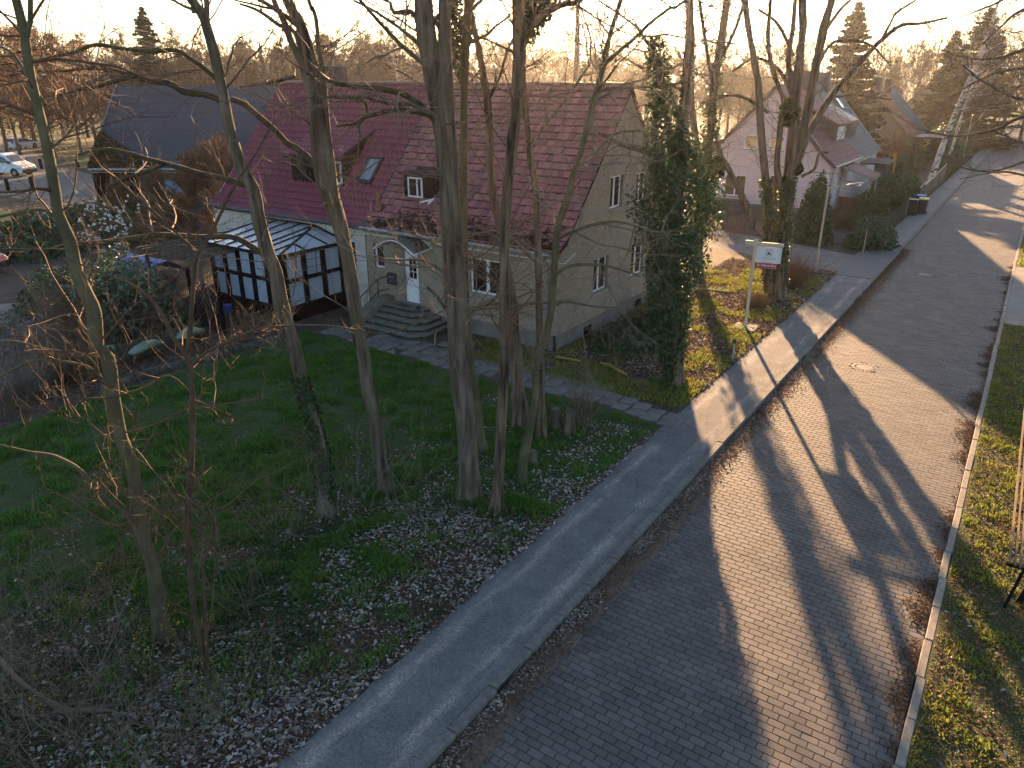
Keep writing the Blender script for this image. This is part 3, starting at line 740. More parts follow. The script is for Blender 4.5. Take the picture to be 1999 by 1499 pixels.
dr = b.build('front_door', M['door_white'], hr)
b = MB(); mbox(b, fm, u0+.2, u1-.16, -.115, -.10, 1.62, 2.42); b.build('pane', M['pane'], dr)
b = MB(); mbox(b, fm, -18.62, -18.60, -.099, -.088, 1.62, 2.42)
for k in (1, 2): mbox(b, fm, u0+.2, u1-.16, -.099, -.089, 1.62+.8*k/3-.012, 1.62+.8*k/3+.012)
b.build('glazing_bar', M['door_white'], dr)
b = MB(); mbox(b, fm, u0+.05, u0+.075, -.08, -.03, 1.55, 1.72); b.build('handle', M['zinc'], dr)
# roof
rd = roof_deck(hr, XP+.15, XG+.10, M['under'])
n_ = 5200; q_ = rng.random(n_)**1.8*1.15; x_ = rng.uniform(XP+.3, XG, n_); k_ = fbm(x_*.9, q_*1.4, 19) > .36; q_, x_ = q_[k_], x_[k_]
P_ = np.stack([x_, EY+.05+q_*.75, np.interp(EY+.05+q_*.75, [EY,KY,RY], [EZ,KZ,RZ_])+.075], 1)
leaves('roof_litter', P_, .05, M['roof_litter'], kind='stuff', parent=rd)
HX0, HX1 = -19.75, -18.25                       # hatch dormer
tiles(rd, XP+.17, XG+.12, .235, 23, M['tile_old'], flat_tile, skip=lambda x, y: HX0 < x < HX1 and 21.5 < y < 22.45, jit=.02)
ridge_row(rd, XP+.2, XG+.05, RY, RZ_-.03)
b = MB(); b.prism([(21.50,4.44),(22.5,5.38),(21.50,5.30)], 0, HX0+.06, HX1-.06); hd = b.build('hatch_dormer', M['dark_wood'], hr)
b = MB(); b.box(HX0-.05, HX1+.05, 21.32, 22.6, 5.34, 5.41); b.build('dormer_roof', M['under'], hd)
hm = fac(21.49)
b = MB()
for u in (-19.45, -19.02, -18.80): mbox(b, hm, u, u+.055, 0, .05, 4.55, 5.2)
mbox(b, hm, -19.45, -18.745, 0, .05, 4.50, 4.56); mbox(b, hm, -19.45, -18.745, 0, .05, 5.18, 5.24); b.build('frame', M['upvc'], hd)
b = MB(); mbox(b, hm, -19.4, -18.8, .004, .02, 4.56, 5.18); b.build('pane', M['pane'], hd)
b = MB(); b.bar((-18.75,21.30,4.36),(-18.25,21.42,4.50),.10,.06); b.bar((-18.28,21.2,4.36),(-18.2,21.45,4.53),.08,.05); b.build('roof_hatch', M['upvc'], hr)
b = MB(); b.lathe([(.07,4.0),(.07,4.42),(.10,4.43),(.10,4.52),(.05,4.58)], 12, (-20.72, 21.12)); b.build('vent_pipe', M['orange_tile'], hr)
b = MB(); b.tube([(XP+.1,20.13,3.39),(-16.5,20.13,3.375),(XG+.12,20.13,3.36)], .075, 10)
gt = b.build('gutter', M['zinc'], hr)
b = MB()
for x in np.arange(XP+.4, XG, .72): b.bar((x,20.05,3.45),(x,20.42,3.50),.025,.012)
b.build('gutter_bracket', M['dark_gutter'], hr)
b = MB(); b.tube([(XG-.32,20.13,3.34),(XG-.32,20.2,3.18),(XG-.34,20.38,2.98),(XG-.34,20.39,.1)], .05, 10); b.build('downpipe', M['zinc'], hr)
b = MB(); b.tube([(-16.55,20.37,3.3),(-16.55,20.37,.1)], .045, 8); b.build('downpipe', M['rail'], hr)
b = MB(); b.tube([(XG+.02,20.5,3.05),(XG+.03,20.9,2.99),(XG+.03,21.6,3.2)], .012, 6); b.build('cable', M['upvc'], hr)
# small cellar lights in the plinth of the gable
for y in (22.4, 26.6):
    b = MB(); b.box(XG+.026, XG+.04, y, y+.55, .08, .36); b.build('cellar_light', M['pane'], hr)

# ---- the re-roofed left-hand house
XL = -30.42
hl = thing('semi_detached_house', 'white rendered house with glossy purple pantile roof, chimney and black conservatory in front', 'house', (XL, W0, 0))
fm2 = fac(W0-.015)
wall('wall', fm2, [(XL,0),(XP,0),(XP,3.5),(XL,3.5)], [(-21.95,-21.5,.95,2.75),(-29.5,-28.9,1.2,2.3)], M['white_wall'], hl, .16)
b = MB(); b.add([(XL,W0,0),(XL,W1,0),(XL,W1,EZ),(XL,RY,RZ_-.1),(XL,W0,3.5)], [(0,4,3,2,1)]); b.add([(XL,W1,0),(XP,W1,0),(XP,W1,3.5),(XL,W1,3.5)], [(0,1,2,3)]); b.build('rear_wall', M['white_wall'], hl)
window(hl, fm2, -21.95,-21.5,.95,2.75, n=1, rec=.06, fw=.07); window(hl, fm2, -29.5,-28.9,1.2,2.3, n=1, fw=.06)
rl = roof_deck(hl, XL-.12, XP+.14, M['under'], -.01)
DX0, DX1 = -26.2, -23.05
tiles(rl, XL-.12, XP+.16, .24, 21, M['tile_new'], pantile, lift=.0, skip=lambda x, y: (DX0+.1 < x < DX1-.1 and 21.75 < y < 23.2) or (-22.4 < x < -21.75 and 21.8 < y < 22.55), jit=.003)
ridge_row(rl, XL-.1, XP+.1, RY, RZ_-.0)
b = MB(); b.bar((XP+.12,EY-.05,EZ+.0),(XP+.12,KY,KZ+.02),.06,.10); b.bar((XP+.12,KY,KZ+.02),(XP+.12,RY,RZ_+.02),.06,.10); b.build('verge_board', M['dark_gutter'], hl)
b = MB(); b.tube([(XL-.15,20.12,3.42),(XP+.1,20.12,3.40)], .085, 10); b.build('gutter', M['dark_gutter'], hl)
# shed dormer
b = MB(); b.prism([(21.62,4.55),(23.5,6.62),(21.62,5.72)], 0, DX0, DX1); dm = b.build('dormer', M['dark_wood'], hl)
rdm = MB(); y0, z0, y1, z1 = 21.35, 5.70, 23.55, 6.72
rdm.add([(DX0-.15,y0,z0),(DX1+.12,y0,z0),(DX1+.12,y1,z1),(DX0-.15,y1,z1),(DX0-.15,y0,z0-.1),(DX1+.12,y0,z0-.1),(DX1+.12,y1,z1-.1),(DX0-.15,y1,z1-.1)], [(0,1,2,3),(4,7,6,5),(0,4,5,1),(1,5,6,2),(3,2,6,7),(0,3,7,4)])
rdm.build('dormer_roof', M['under'], dm)
bt = MB(); pantile(bt, .24, .37); pv = np.array(bt.v); an = math.atan2(z1-z0, y1-y0)-.07; ft = MB()
for r_ in range(7):
    for c_ in range(14):
        x = DX0-.14+c_*.24; s = r_*.335; yy = y0-.03+s*math.cos(an+.07); zz = z0+.04+s*math.sin(an+.07)
        ft.add(np.stack([pv[:,0]+x, pv[:,1]*math.cos(an)-pv[:,2]*math.sin(an)+yy, pv[:,1]*math.sin(an)+pv[:,2]*math.cos(an)+zz], 1), bt.f); ft.m[-len(bt.f):] = bt.m
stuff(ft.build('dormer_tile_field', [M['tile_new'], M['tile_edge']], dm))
dmf = fac(21.60)
b = MB()
for u in (-24.3,-23.72,-23.2): mbox(b, dmf, u, u+.08, 0, .05, 4.72, 5.55)
mbox(b, dmf, -24.3,-23.12,0,.05,4.66,4.74); mbox(b, dmf, -24.3,-23.12,0,.05,5.5,5.58); b.build('frame', M['upvc'], dm)
b = MB(); mbox(b, dmf, -24.26,-23.16,.003,.02,4.74,5.5); b.build('pane', M['pane'], dm)
# skylight lying in the roof
ang = math.atan2(RZ_-KZ, RY-KY); sn = Vector((0, -math.sin(ang), math.cos(ang)))
def on_roof(x, y, lift): return Vector((x, y, roof_z(y))) + sn*lift
M['skylight'] = mat('sky_glass', (.24,.28,.33), None, rough=.06, spec=.9)
b = MB()
for (xa, ya), (xb, yb) in (((-22.42,21.85),(-21.75,21.85)), ((-22.42,22.58),(-21.75,22.58)), ((-22.42,21.85),(-22.42,22.58)), ((-21.75,21.85),(-21.75,22.58))):
    b.bar(on_roof(xa,ya,.06), on_roof(xb,yb,.06), .09, .12)
sl = b.build('skylight', M['dark_gutter'], hl)
b = MB(); b.add([on_roof(-22.4,21.87,.07), on_roof(-21.77,21.87,.07), on_roof(-21.77,22.56,.07), on_roof(-22.4,22.56,.07)], [(0,1,2,3)]); b.build('pane', M['skylight'], sl)
# chimney on the ridge
b = MB(); b.box(-28.05,-26.4,24.85,25.5,8.0,9.15); ch = b.build('chimney', M['brick'], hl)
b = MB(); b.box(-28.12,-26.33,24.78,25.57,9.153,9.24); b.build('chimney_cap', M['concrete'], ch)
b = MB(); b.bar((-26.9,24.82,8.42),(-26.9,24.4,7.9),.3,.02); b.build('lead_flashing', M['zinc'], ch)

# ---- conservatory of black timber
def thin_glass(name, f=.16):
    m = bpy.data.materials.new(name); m.use_nodes = True; nt = m.node_tree; N = nt.nodes; L = nt.links
    N.remove(N['Principled BSDF']); t = N.new('ShaderNodeBsdfTransparent'); t.inputs[0].default_value = (.93,.96,1,1)
    g_ = N.new('ShaderNodeBsdfGlossy'); g_.inputs['Roughness'].default_value = .03; fr = N.new('ShaderNodeFresnel'); fr.inputs[0].default_value = 1.5
    mx = N.new('ShaderNodeMixShader'); ad = N.new('ShaderNodeMath'); ad.operation = 'ADD'; ad.inputs[1].default_value = .03
    L.new(fr.outputs[0], ad.inputs[0]); L.new(ad.outputs[0], mx.inputs[0]); L.new(t.outputs[0], mx.inputs[1]); L.new(g_.outputs[0], mx.inputs[2]); L.new(mx.outputs[0], N['Material Output'].inputs[0]); return m
M['cpane'] = thin_glass('clear_pane')
CX, CY, CT, CB = -22.22, 17.4, 2.52, .66
CLX = -26.6
cv = thing('conservatory', 'black timber conservatory with milky sheet roof and pale curtains against the white house', 'conservatory', (CX, CY, 0))
b = MB(); b.box(CLX, CX, CY+.03, W0-.03, 0, CB-.06); b.build('base_wall', M['dark_wood'], cv)
front, right = fac(CY), gab(CX)
def cpart(name, mp, *a, m='dark_wood'):
    b = MB(); mbox(b, mp, *a); return b.build(name, M[m], cv)
fu = np.linspace(CLX+.1, CX-.1, 6); ru = np.linspace(CY+.1, W0-.12, 4)
for mp, us in ((front, fu), (right, ru)):
    for u in us: cpart('post', mp, u-.09, u+.09, -.12, .03, CB-.06, CT)
    cpart('rail', mp, us[0]-.1, us[-1]+.1, -.10, .04, CT, CT+.16); cpart('rail', mp, us[0]-.1, us[-1]+.1, -.11, .06, CB-.13, CB-.061); cpart('rail', mp, us[0]+.09, us[-1]-.09, -.10, .02, 1.52, 1.64)
    for i in range(len(us)-1):
        for z0, z1 in ((CB-.06, 1.52), (1.64, CT)):
            b = MB(); mbox(b, mp, us[i]+.091, us[i+1]-.091, -.085, -.075, z0, z1); b.build('pane', M['cpane'], cv)
            if True:
                b = MB(); v = []; n = 36
                for k in range(n+1):
                    u = us[i]+.1+(us[i+1]-us[i]-.2)*k/n; ww = -.055+.014*math.sin(k*1.9)+.006*math.sin(k*.7)
                    v += [mp(u, ww, z0+.02), mp(u, ww, z1-.02)]
                b.add(v, [(2*k, 2*k+2, 2*k+3, 2*k+1) for k in range(n)]); b.build('curtain', M['curtain'], cv, smooth=True)
            if (i + (mp is front)) % 3 == 1 and z0 > 1:
                b = MB(); c_ = (us[i]+us[i+1])/2
                for k in (1, 2): mbox(b, mp, us[i]+.1, us[i+1]-.1, -.07, -.05, z0+(z1-z0)*k/3-.012, z0+(z1-z0)*k/3+.012)
                for k in (1, 2): u = us[i]+(us[i+1]-us[i])*k/3; mbox(b, mp, u-.012, u+.012, -.068, -.052, z0, z1)
                b.build('glazing_bar', M['dark_wood'], cv)
AX, AZ = -23.75, 3.12
b = MB(); E0 = CT+.17
b.add([(CLX-.15,CY-.15,E0),(CX+.15,CY-.15,E0),(AX,W0-.05,AZ),(CLX-.15,W0-.05,AZ)], [(0,1,2,3)]); b.add([(CX+.15,CY-.15,E0),(CX+.15,W0-.05,E0),(AX,W0-.05,AZ)], [(0,1,2)])
b.build('roof_sheet', M['poly'], cv)
def rbar(a, c, w=.06):
    b = MB(); b.bar(Vector(a)+Vector((0,0,.02)), Vector(c)+Vector((0,0,.02)), w, .05); b.build('roof_bar', M['dark_wood'], cv)
for x in np.linspace(CLX-.1, AX, 5): rbar((x,CY-.15,E0), (x,W0-.05,AZ))
rbar((CX+.15,CY-.15,E0), (AX,W0-.05,AZ), .08)
for t in (.36, .72):
    e = np.array((CX+.15,CY-.15,E0)); a = np.array((AX,W0-.05,AZ)); q = e+(a-e)*t
    rbar((CX+.15, q[1], E0), tuple(q)); rbar((q[0], CY-.15, E0), tuple(q))
rbar((CLX-.15,W0-.06,AZ+.01), (AX,W0-.06,AZ+.01), .1)
rbar((AX,W0-.06,AZ+.01), (CX+.15,W0-.06,E0+.01), .1)

# ---- entrance: steps, rail, canopy, letter box
st = thing('entrance_steps', 'worn mossy concrete steps with slanted side wall in front of the white door', 'steps', (-18.6, 19.4, 0))
for k, (xa, xb, ya, z) in enumerate(((-19.55,-16.7,18.55,.13),(-19.55,-16.95,18.88,.265),(-19.55,-17.2,19.2,.40),(-19.55,-17.45,19.52,.53),(-19.55,-17.7,19.82,.655))):
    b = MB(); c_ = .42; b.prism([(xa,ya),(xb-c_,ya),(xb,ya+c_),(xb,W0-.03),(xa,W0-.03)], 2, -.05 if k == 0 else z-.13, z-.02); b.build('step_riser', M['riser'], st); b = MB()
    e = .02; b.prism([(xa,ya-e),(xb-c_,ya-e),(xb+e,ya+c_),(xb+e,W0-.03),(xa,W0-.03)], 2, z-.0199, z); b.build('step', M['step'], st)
b = MB(); b.prism([(18.45,-.05),(18.45,.22),(19.75,.86),(20.42,.86),(20.42,-.05)], 0, -19.95, -19.56); b.build('side_wall', M['step'], st)
b = MB(); b.box(-19.02,-18.35,19.95,20.3,.656,.668); tag(b.build('door_mat', M['dark_gutter']), 'dark door mat on the top step before the white door', 'door mat')
b = MB(); b.lathe([(.09,.66),(.10,.70),(.07,.75),(.0,.76)], 12, (-18.02,20.1), cap=False); tag(b.build('round_pot', M['dark_iron']), 'small round dark pot on the right end of the top step', 'pot')
hrl = thing('stair_railing', 'thin brown steel handrail on the left side wall of the entrance steps', 'railing', (-19.75,19,0))
b = MB(); b.tube([(-19.75,20.46,1.62),(-19.75,19.8,1.58),(-19.75,18.6,.98)], .022, 6); b.tube([(-19.75,20.42,1.08),(-19.75,19.8,1.12),(-19.75,18.6,.5)], .018, 6); b.build('handrail', M['rail'], hrl)
b = MB(); b.tube([(-19.75,19.8,.86),(-19.75,19.8,1.60)], .02, 6); b.build('post', M['rail'], hrl)
b = MB(); b.box(-19.8,-19.7,18.5,18.6,0,2.0); b.build('post', M['rail'], hrl)
cp = thing('door_canopy', 'curved smoked acrylic canopy with white frame above the front door', 'canopy', (-18.55,20.4,2.8))
v = []; n = 12; xa, xb, ya, yb = -19.5, -17.55, 19.45, 20.46
for k in range(n+1):
    t = k/n; x = xa+(xb-xa)*t; z = 2.86+.40*math.sin(math.pi*t)
    v += [(x, ya, z), (x, yb, z+.06), (x, ya, z-.012), (x, yb, z+.048)]
b = MB(); b.add(v, [q for k in range(n) for q in ((4*k,4*k+4,4*k+5,4*k+1),(4*k+2,4*k+3,4*k+7,4*k+6))]); M['smoke'] = mat('smoked_acrylic', (.07,.062,.055), (.11,.10,.09), 3, .2, spec=.6); b.build('acrylic_sheet', M['smoke'], cp, smooth=True)
b = MB(); b.tube([v[4*k] for k in range(n+1)], .025, 6); b.build('frame', M['upvc'], cp); b = MB(); b.tube([v[4*k+1] for k in range(n+1)], .02, 6); b.build('frame', M['upvc'], cp)
for i in (0, n): b = MB(); b.tube([v[4*i], v[4*i+1]], .025, 6); b.build('frame', M['upvc'], cp)
def text(name, s, size, loc, rot, m, parent, bold=False, ext=.002, align='CENTER'):
    cu = bpy.data.curves.new(name, 'FONT'); cu.body = s; cu.size = size; cu.align_x = align; cu.align_y = 'CENTER'; cu.extrude = ext; cu.resolution_u = 3
    if bold: cu.offset = size*.025
    tmp = bpy.data.objects.new('tmp', cu); C.objects.link(tmp)
    dg = bpy.context.evaluated_depsgraph_get(); me = bpy.data.meshes.new_from_object(tmp.evaluated_get(dg))
    bpy.data.objects.remove(tmp); me.name = name; me.materials.clear(); me.materials.append(m)
    o = link(name, me, parent, loc); o.rotation_euler = rot; return o
lb = thing('letter_box', 'dark grey letter box with the number 31 on the wall left of the door', 'letter box', (-19.57, 20.45, 1.3))
b = MB(); b.box(-19.77,-19.38,20.33,20.467,1.30,1.68); b.prism([(20.31,1.681),(20.467,1.73),(20.467,1.681)], 0, -19.78, -19.37); M['anthra'] = mat('anthracite', (.05,.055,.062), None, rough=.45); b.build('body', M['anthra'], lb)
b = MB(); b.box(-19.72,-19.43,20.322,20.329,1.58,1.62); b.build('flap', M['zinc'], lb)
text('house_number', '31', .13, (-19.57,20.324,1.43), (R(90),0,0), M['sill'], lb)

# ---- houses farther up the road
def gable_house(name, label, x0, xr, x1, y0, y1, ez, rz, wm, rm, holes=(), z0=0.0, courses=16, kick=.0, over=.25, front=True):
    t = thing(name, label, 'house', ((x0+x1)/2, y0, z0))
    mp = lambda u, w, z: (u, y0 - w, z)
    wall('gable_wall', mp, [(x0,z0),(x1,z0),(x1,ez),(xr,rz-.1),(x0,ez)], [h[:4] for h in holes], wm, t, .15, M['upvc'])
    for h in holes: window(t, mp, *h[:4], n=h[4], rec=.08, fw=.08, mull=.10, pane=M['reflection_pane'])
    b = MB(); b.add([(x0,y0,z0),(x0,y1,z0),(x0,y1,ez),(x0,y0,ez)], [(0,1,2,3)]); b.add([(x1,y0,z0),(x1,y1,z0),(x1,y1,ez),(x1,y0,ez)], [(0,1,2,3)])
    b.add([(x0,y1,z0),(x1,y1,z0),(x1,y1,ez),(xr,y1,rz-.1),(x0,y1,ez)], [(0,1,2,3,4)]); b.build('side_wall', wm, t)
    return t
def course_roof(parent, xr, rz, xe, ez, y0, y1, rm, n, kick=.3, th=.03, name='roof'):
    """one roof slope built as overlapping courses of tiles, ridge at xr, eave at xe"""
    s = 1 if xe > xr else -1
    def pt(t):
        x = xr+(xe-xr)*t; z = rz+(ez-rz)*t
        z -= kick*math.sin(math.pi*min(1, max(0, t)))*.55
        return x, z
    b = MB()
    for i in range(n):
        (xa, za), (xb, zb) = pt(i/n), pt((i+1.12)/n)
        b.add([(xa,y0,za),(xb,y0,zb+th),(xb,y1,zb+th),(xa,y1,za),(xb,y0,zb-th*.4),(xb,y1,zb-th*.4)], [(0,1,2,3),(1,4,5,2),(0,4,1),(3,2,5)])
    o = b.build(name, rm, parent); return o
M['reflection_pane'] = mat('far_window_pane', (.075,.048,.028), (.02,.016,.012), 1.4, .06, spec=.8)  # orange-brown reflection of trees painted into the pane colour
def ribbed(name, c1, c2, per, axis):
    m = mat(name, c1, c2, .8, .6); nt = m.node_tree; N = nt.nodes; L = nt.links; bs = N['Principled BSDF']
    ge = N.new('ShaderNodeNewGeometry'); sx = N.new('ShaderNodeSeparateXYZ'); L.new(ge.outputs['Position'], sx.inputs[0])
    q = N.new('ShaderNodeMath'); q.operation = 'MULTIPLY'; q.inputs[1].default_value = 2*math.pi/per; L.new(sx.outputs[axis], q.inputs[0])
    s = N.new('ShaderNodeMath'); s.operation = 'SINE'; L.new(q.outputs[0], s.inputs[0])
    bp = N.new('ShaderNodeBump'); bp.inputs['Strength'].default_value = 1; bp.inputs['Distance'].default_value = .03; L.new(s.outputs[0], bp.inputs['Height']); L.new(bp.outputs[0], bs.inputs['Normal'])
    return m
M['purple_rib'] = ribbed('ribbed_purple_tile', (.21,.075,.08), (.155,.055,.065), .30, 1)
hp = gable_house('pink_house', 'pale pink rendered house with purple-red roof, dormer and white windows up the road', -19.8, -15.5, -11.3, 54.5, 62.9, 3.5, 8.3, M['pink'], None,
    [(-17.35,-16.45,4.1,5.05,1),(-15.6,-14.6,4.1,5.05,1),(-18.5,-16.9,.8,2.3,2),(-15.3,-13.5,.25,2.45,2)])
course_roof(hp, -15.5, 8.35, -11.0, 3.3, 54.3, 62.9, M['purple_rib'], 15, .55, .035)
course_roof(hp, -15.5, 8.35, -20.1, 3.4, 54.3, 62.9, M['purple_rib'], 15, .2, .035)
b = MB(); b.bar((-15.5,54.25,8.25),(-20.1,54.25,3.28),.05,.22); b.bar((-15.5,54.25,8.25),(-13.2,54.25,5.35),.05,.22); b.bar((-13.2,54.25,5.35),(-11.9,54.25,3.95),.05,.2); b.bar((-11.9,54.25,3.95),(-11.0,54.25,3.2),.05,.2); b.build('verge_board', M['brick'], hp)
b = MB(); b.box(-15.8,-14.9,60.5,61.2,7.6,9.25); b.build('chimney', M['slate'], hp)
b = MB(); b.prism([(-12.35,4.35),(-14.7,6.75),(-14.7,7.0),(-12.2,5.75)], 1, 58.6, 62.88); dmr = b.build('dormer', M['dark_gutter'], hp)
b = MB(); b.add([(-14.8,58.3,7.1),(-11.95,58.3,5.72),(-11.95,62.89,5.72),(-14.8,62.89,7.1),(-14.8,58.3,6.98),(-11.95,58.3,5.58),(-11.95,62.89,5.58),(-14.8,62.89,6.98)], [(0,1,2,3),(0,4,5,1),(1,5,6,2)]); b.build('dormer_roof', M['purple_rib'], dmr)
b = MB(); b.box(-12.25,-12.2,59.3,61.6,4.6,5.5); b.build('dormer_window', M['upvc'], dmr)
b = MB(); b.tube([(-10.95,54.3,3.22),(-10.95,62.9,3.2)], .07, 8); b.tube([(-11.0,54.7,3.2),(-11.15,54.72,2.9),(-11.22,54.72,.1)], .055, 8); b.build('gutter', M['zinc'], hp)
b = MB(); b.box(-11.29,-11.24,56.2,57.0,.3,2.3); b.build('side_door', M['upvc'], hp)
b = MB(); b.box(-20.5,-11.29,54.44,54.49,0,.35); b.build('plinth', M['plinth'], hp)
# its porch
po = thing('porch', 'open porch with sloping purple-red tiled roof on posts beside the pink house', 'porch', (-10.2,58.8,0))
course_roof(po, -11.25, 3.15, -9.1, 2.35, 57.3, 60.3, M['purple_rib'], 7, 0, .03)
b = MB(); b.bar((-11.25,57.27,3.06),(-9.1,57.27,2.26),.04,.16); b.bar((-9.08,57.25,2.26),(-9.08,60.3,2.26),.05,.14); b.build('fascia', M['sill'], po)
for y in (57.45, 60.1): b = MB(); b.box(-9.3,-9.18,y-.06,y+.06,0,2.25); b.build('post', M['sill'], po)
b = MB(); b.box(-11.2,-9.3,57.4,57.46,1.95,2.06); b.box(-11.2,-11.1,57.35,57.45,0,2.3); b.build('frame', M['sill'], po)
b = MB(); b.box(-11.1,-9.25,57.36,57.48,0,.95); b.build('brick_parapet', M['brickred'] if 'brickred' in M else mat('red_brick', (.19,.075,.05), (.12,.055,.04), 9, .9, .5, 20), po)
# the grey half
hg = gable_house('grey_roofed_house', 'house half with grey tiled roof and skylight, joined behind the pink house', -19.8, -15.5, -11.3, 62.95, 71.2, 3.5, 8.25, M['white_wall'], None, [])
M['grey_rib'] = ribbed('ribbed_grey_tile', (.12,.125,.135), (.09,.093,.10), .30, 1)
course_roof(hg, -15.5, 8.3, -10.95, 3.2, 62.95, 71.4, M['grey_rib'], 15, .55, .035); course_roof(hg, -15.5, 8.3, -20.1, 3.4, 62.95, 71.4, M['grey_rib'], 15, .2, .035)
b = MB(); b.box(-15.9,-15.0,66.5,67.2,7.6,9.2); b.build('chimney', M['slate'], hg)
b = MB(); b.prism([(-12.35,4.35),(-14.7,6.75),(-14.7,7.0),(-12.2,5.75)], 1, 63.0, 66.2); b.build('dormer', M['dark_gutter'], hg)
b = MB(); b.bar((-14.6,68.0,7.32),(-13.9,68.0,6.52),.75,.06); b.build('skylight', M['skylight'], hg)
b = MB(); b.box(-11.2,-9.3,64.0,67.4,2.62,2.72); pr = MB()
for y in np.arange(64.1, 67.4, .55): pr.box(-11.2,-9.25,y,y+.1,2.725,2.80)
pg = thing('entrance_pergola', 'grey flat-roofed entrance shelter beyond the purple-red porch', 'shelter', (-10.2,65.5,0)); b.build('roof_board', M['anthra'], pg); pr.build('rafter_row', M['sill'], pg)
for y in (64.1, 67.3): b = MB(); b.box(-9.45,-9.33,y-.06,y+.06,0,2.615); b.build('post', M['anthra'], pg)
# tan house, and the roof behind
ht = gable_house('tan_house', 'ochre rendered house with orange clay roof beyond the pink house', -21.8, -17.1, -12.6, 97.0, 112.0, 2.9, 7.7, M['tan'], None, [(-16.6,-15.4,3.4,4.8,1)])
course_roof(ht, -17.1, 7.8, -12.2, 2.7, 96.7, 104.5, M['orange_tile'], 16, .25, .045); course_roof(ht, -17.1, 7.8, -12.2, 2.7, 104.55, 112.3, M['grey_tile'], 16, .25, .045, 'far_roof'); course_roof(ht, -17.1, 7.8, -22.1, 2.8, 96.7, 112.3, M['orange_tile'], 16, .1, .045)
b = MB(); b.box(-17.6,-16.7,99.5,100.3,7.3,8.9); b.build('chimney', M['slate'], ht); b = MB(); b.box(-16.9,-16.2,103.4,104.0,7.2,8.7); b.build('chimney', M['brick'], ht)
b = MB(); b.tube([(-16.6,101,7.4),(-16.6,101,10.6)], .025, 5)
for z, l in ((10.4,.5),(10.0,.7),(9.6,.4)): b.tube([(-16.6-l,101,z),(-16.6+l,101,z)], .02, 4)
b.build('aerial', M['zinc'], ht)
b = MB(); b.box(-12.3,-9.2,100,106,2.45,2.6); b.box(-9.4,-9.25,100.1,100.25,0,2.45); b.box(-9.4,-9.25,105.7,105.85,0,2.45); b.build('carport', M['dark_gutter'], ht)
hf = gable_house('red_roofed_house', 'distant house gable with red roof showing between spruce and birch', -21, -16.2, -11.4, 150, 162, 4.6, 9.6, M['tan'], None, [])
course_roof(hf, -16.2, 9.7, -11.1, 4.4, 149.7, 162.3, M['orange_tile'], 14, .2, .05); course_roof(hf, -16.2, 9.7, -21.3, 4.4, 149.7, 162.3, M['orange_tile'], 14, .2, .05)

# ---- the big dark roof on the left, turned towards us
db = thing('barn', 'low barn with one huge dark slate-grey roof, left of the white house', 'building', (0,0,0))
Wd, Rd, Rz, Ez = 15.5, 6.2, 8.2, 2.72
b = MB(); n = 9
for i in range(n):
    ya, za = Rd*(1-i/n), Ez+(Rz-Ez)*(1-i/n); yb, zb = Rd*(1-(i+1.05)/n), Ez+(Rz-Ez)*(1-(i+1.05)/n)
    b.add([(0,ya,za),(Wd,ya,za),(Wd,yb,zb+.02),(0,yb,zb+.02),(0,yb,zb-.02),(Wd,yb,zb-.02)], [(0,3,2,1),(3,4,5,2)])
b.add([(0,Rd,Rz),(Wd,Rd,Rz),(Wd,2*Rd,Ez),(0,2*Rd,Ez)], [(0,1,2,3)])
b.build('roof', M['slate'], db)
b = MB(); b.bar((-.03,-.1,Ez),(-.03,Rd,Rz+.02),.07,.16); b.bar((0,-.16,Ez-.02),(Wd,-.16,Ez-.02),.12,.14); b.bar((0,-.02,Ez-.25),(Wd,-.02,Ez-.25),.05,.05); b.build('eaves_trim', M['zinc'], db)
b = MB(); b.box(0,.25,.5,2*Rd-.5,0,Ez); b.add([(.1,.5,Ez),(.1,2*Rd-.5,Ez),(.1,Rd,Rz-.15)], [(0,1,2)]); b.box(Wd-.25,Wd,.5,2*Rd-.5,0,Ez); b.box(.25,Wd-.25,5.2,5.4,0,Ez+1); b.build('wall', M['dark_wood'], db)
b = MB()
for i, x in enumerate(np.arange(3.0, 8.0, .22)): b.box(x, x+.19, .55+.02*(i % 2), .60+.02*(i % 2), 0, Ez-.1)
stuff(b.build('board_wall', M['old_wood'], db))
b = MB(); b.box(5.1,6.6,.2,.5,.1,1.9); M['bluegrey'] = mat('blue_grey_sheet', (.16,.25,.33), (.12,.19,.26), 2, .6); b.build('blue_door', M['bluegrey'], db)
for x in (.1, 2.9, 8.1): b = MB(); b.box(x,x+.18,0,.18,0,Ez-.06); b.build('post', M['dark_wood'], db)
p0 = dp(174, 325, 55); db.location = (p0[0], p0[1], 0); db.rotation_euler = (0,0,HEAD)
pv_ = MB()
ivn = 900; P = np.stack([rng.uniform(0,1,ivn)**1.6*5.0, rng.uniform(0,1,ivn)**1.3*2.6], 1); k = (P[:,0]/5+P[:,1]/2.6) < 1
P3 = np.stack([P[k,0], P[k,1]-.1, Ez+(Rz-Ez)*P[k,1]/Rd+.1], 1)
M['moss'] = mat('brown_creeper', (.07,.05,.025), (.05,.055,.02), 2, .9, vary=.4)
leaves('creeper', P3, .22, M['moss'], kind='stuff', parent=db)
for o in db.children:
    if o.name.startswith('creeper'): o.location = (0,0,0)

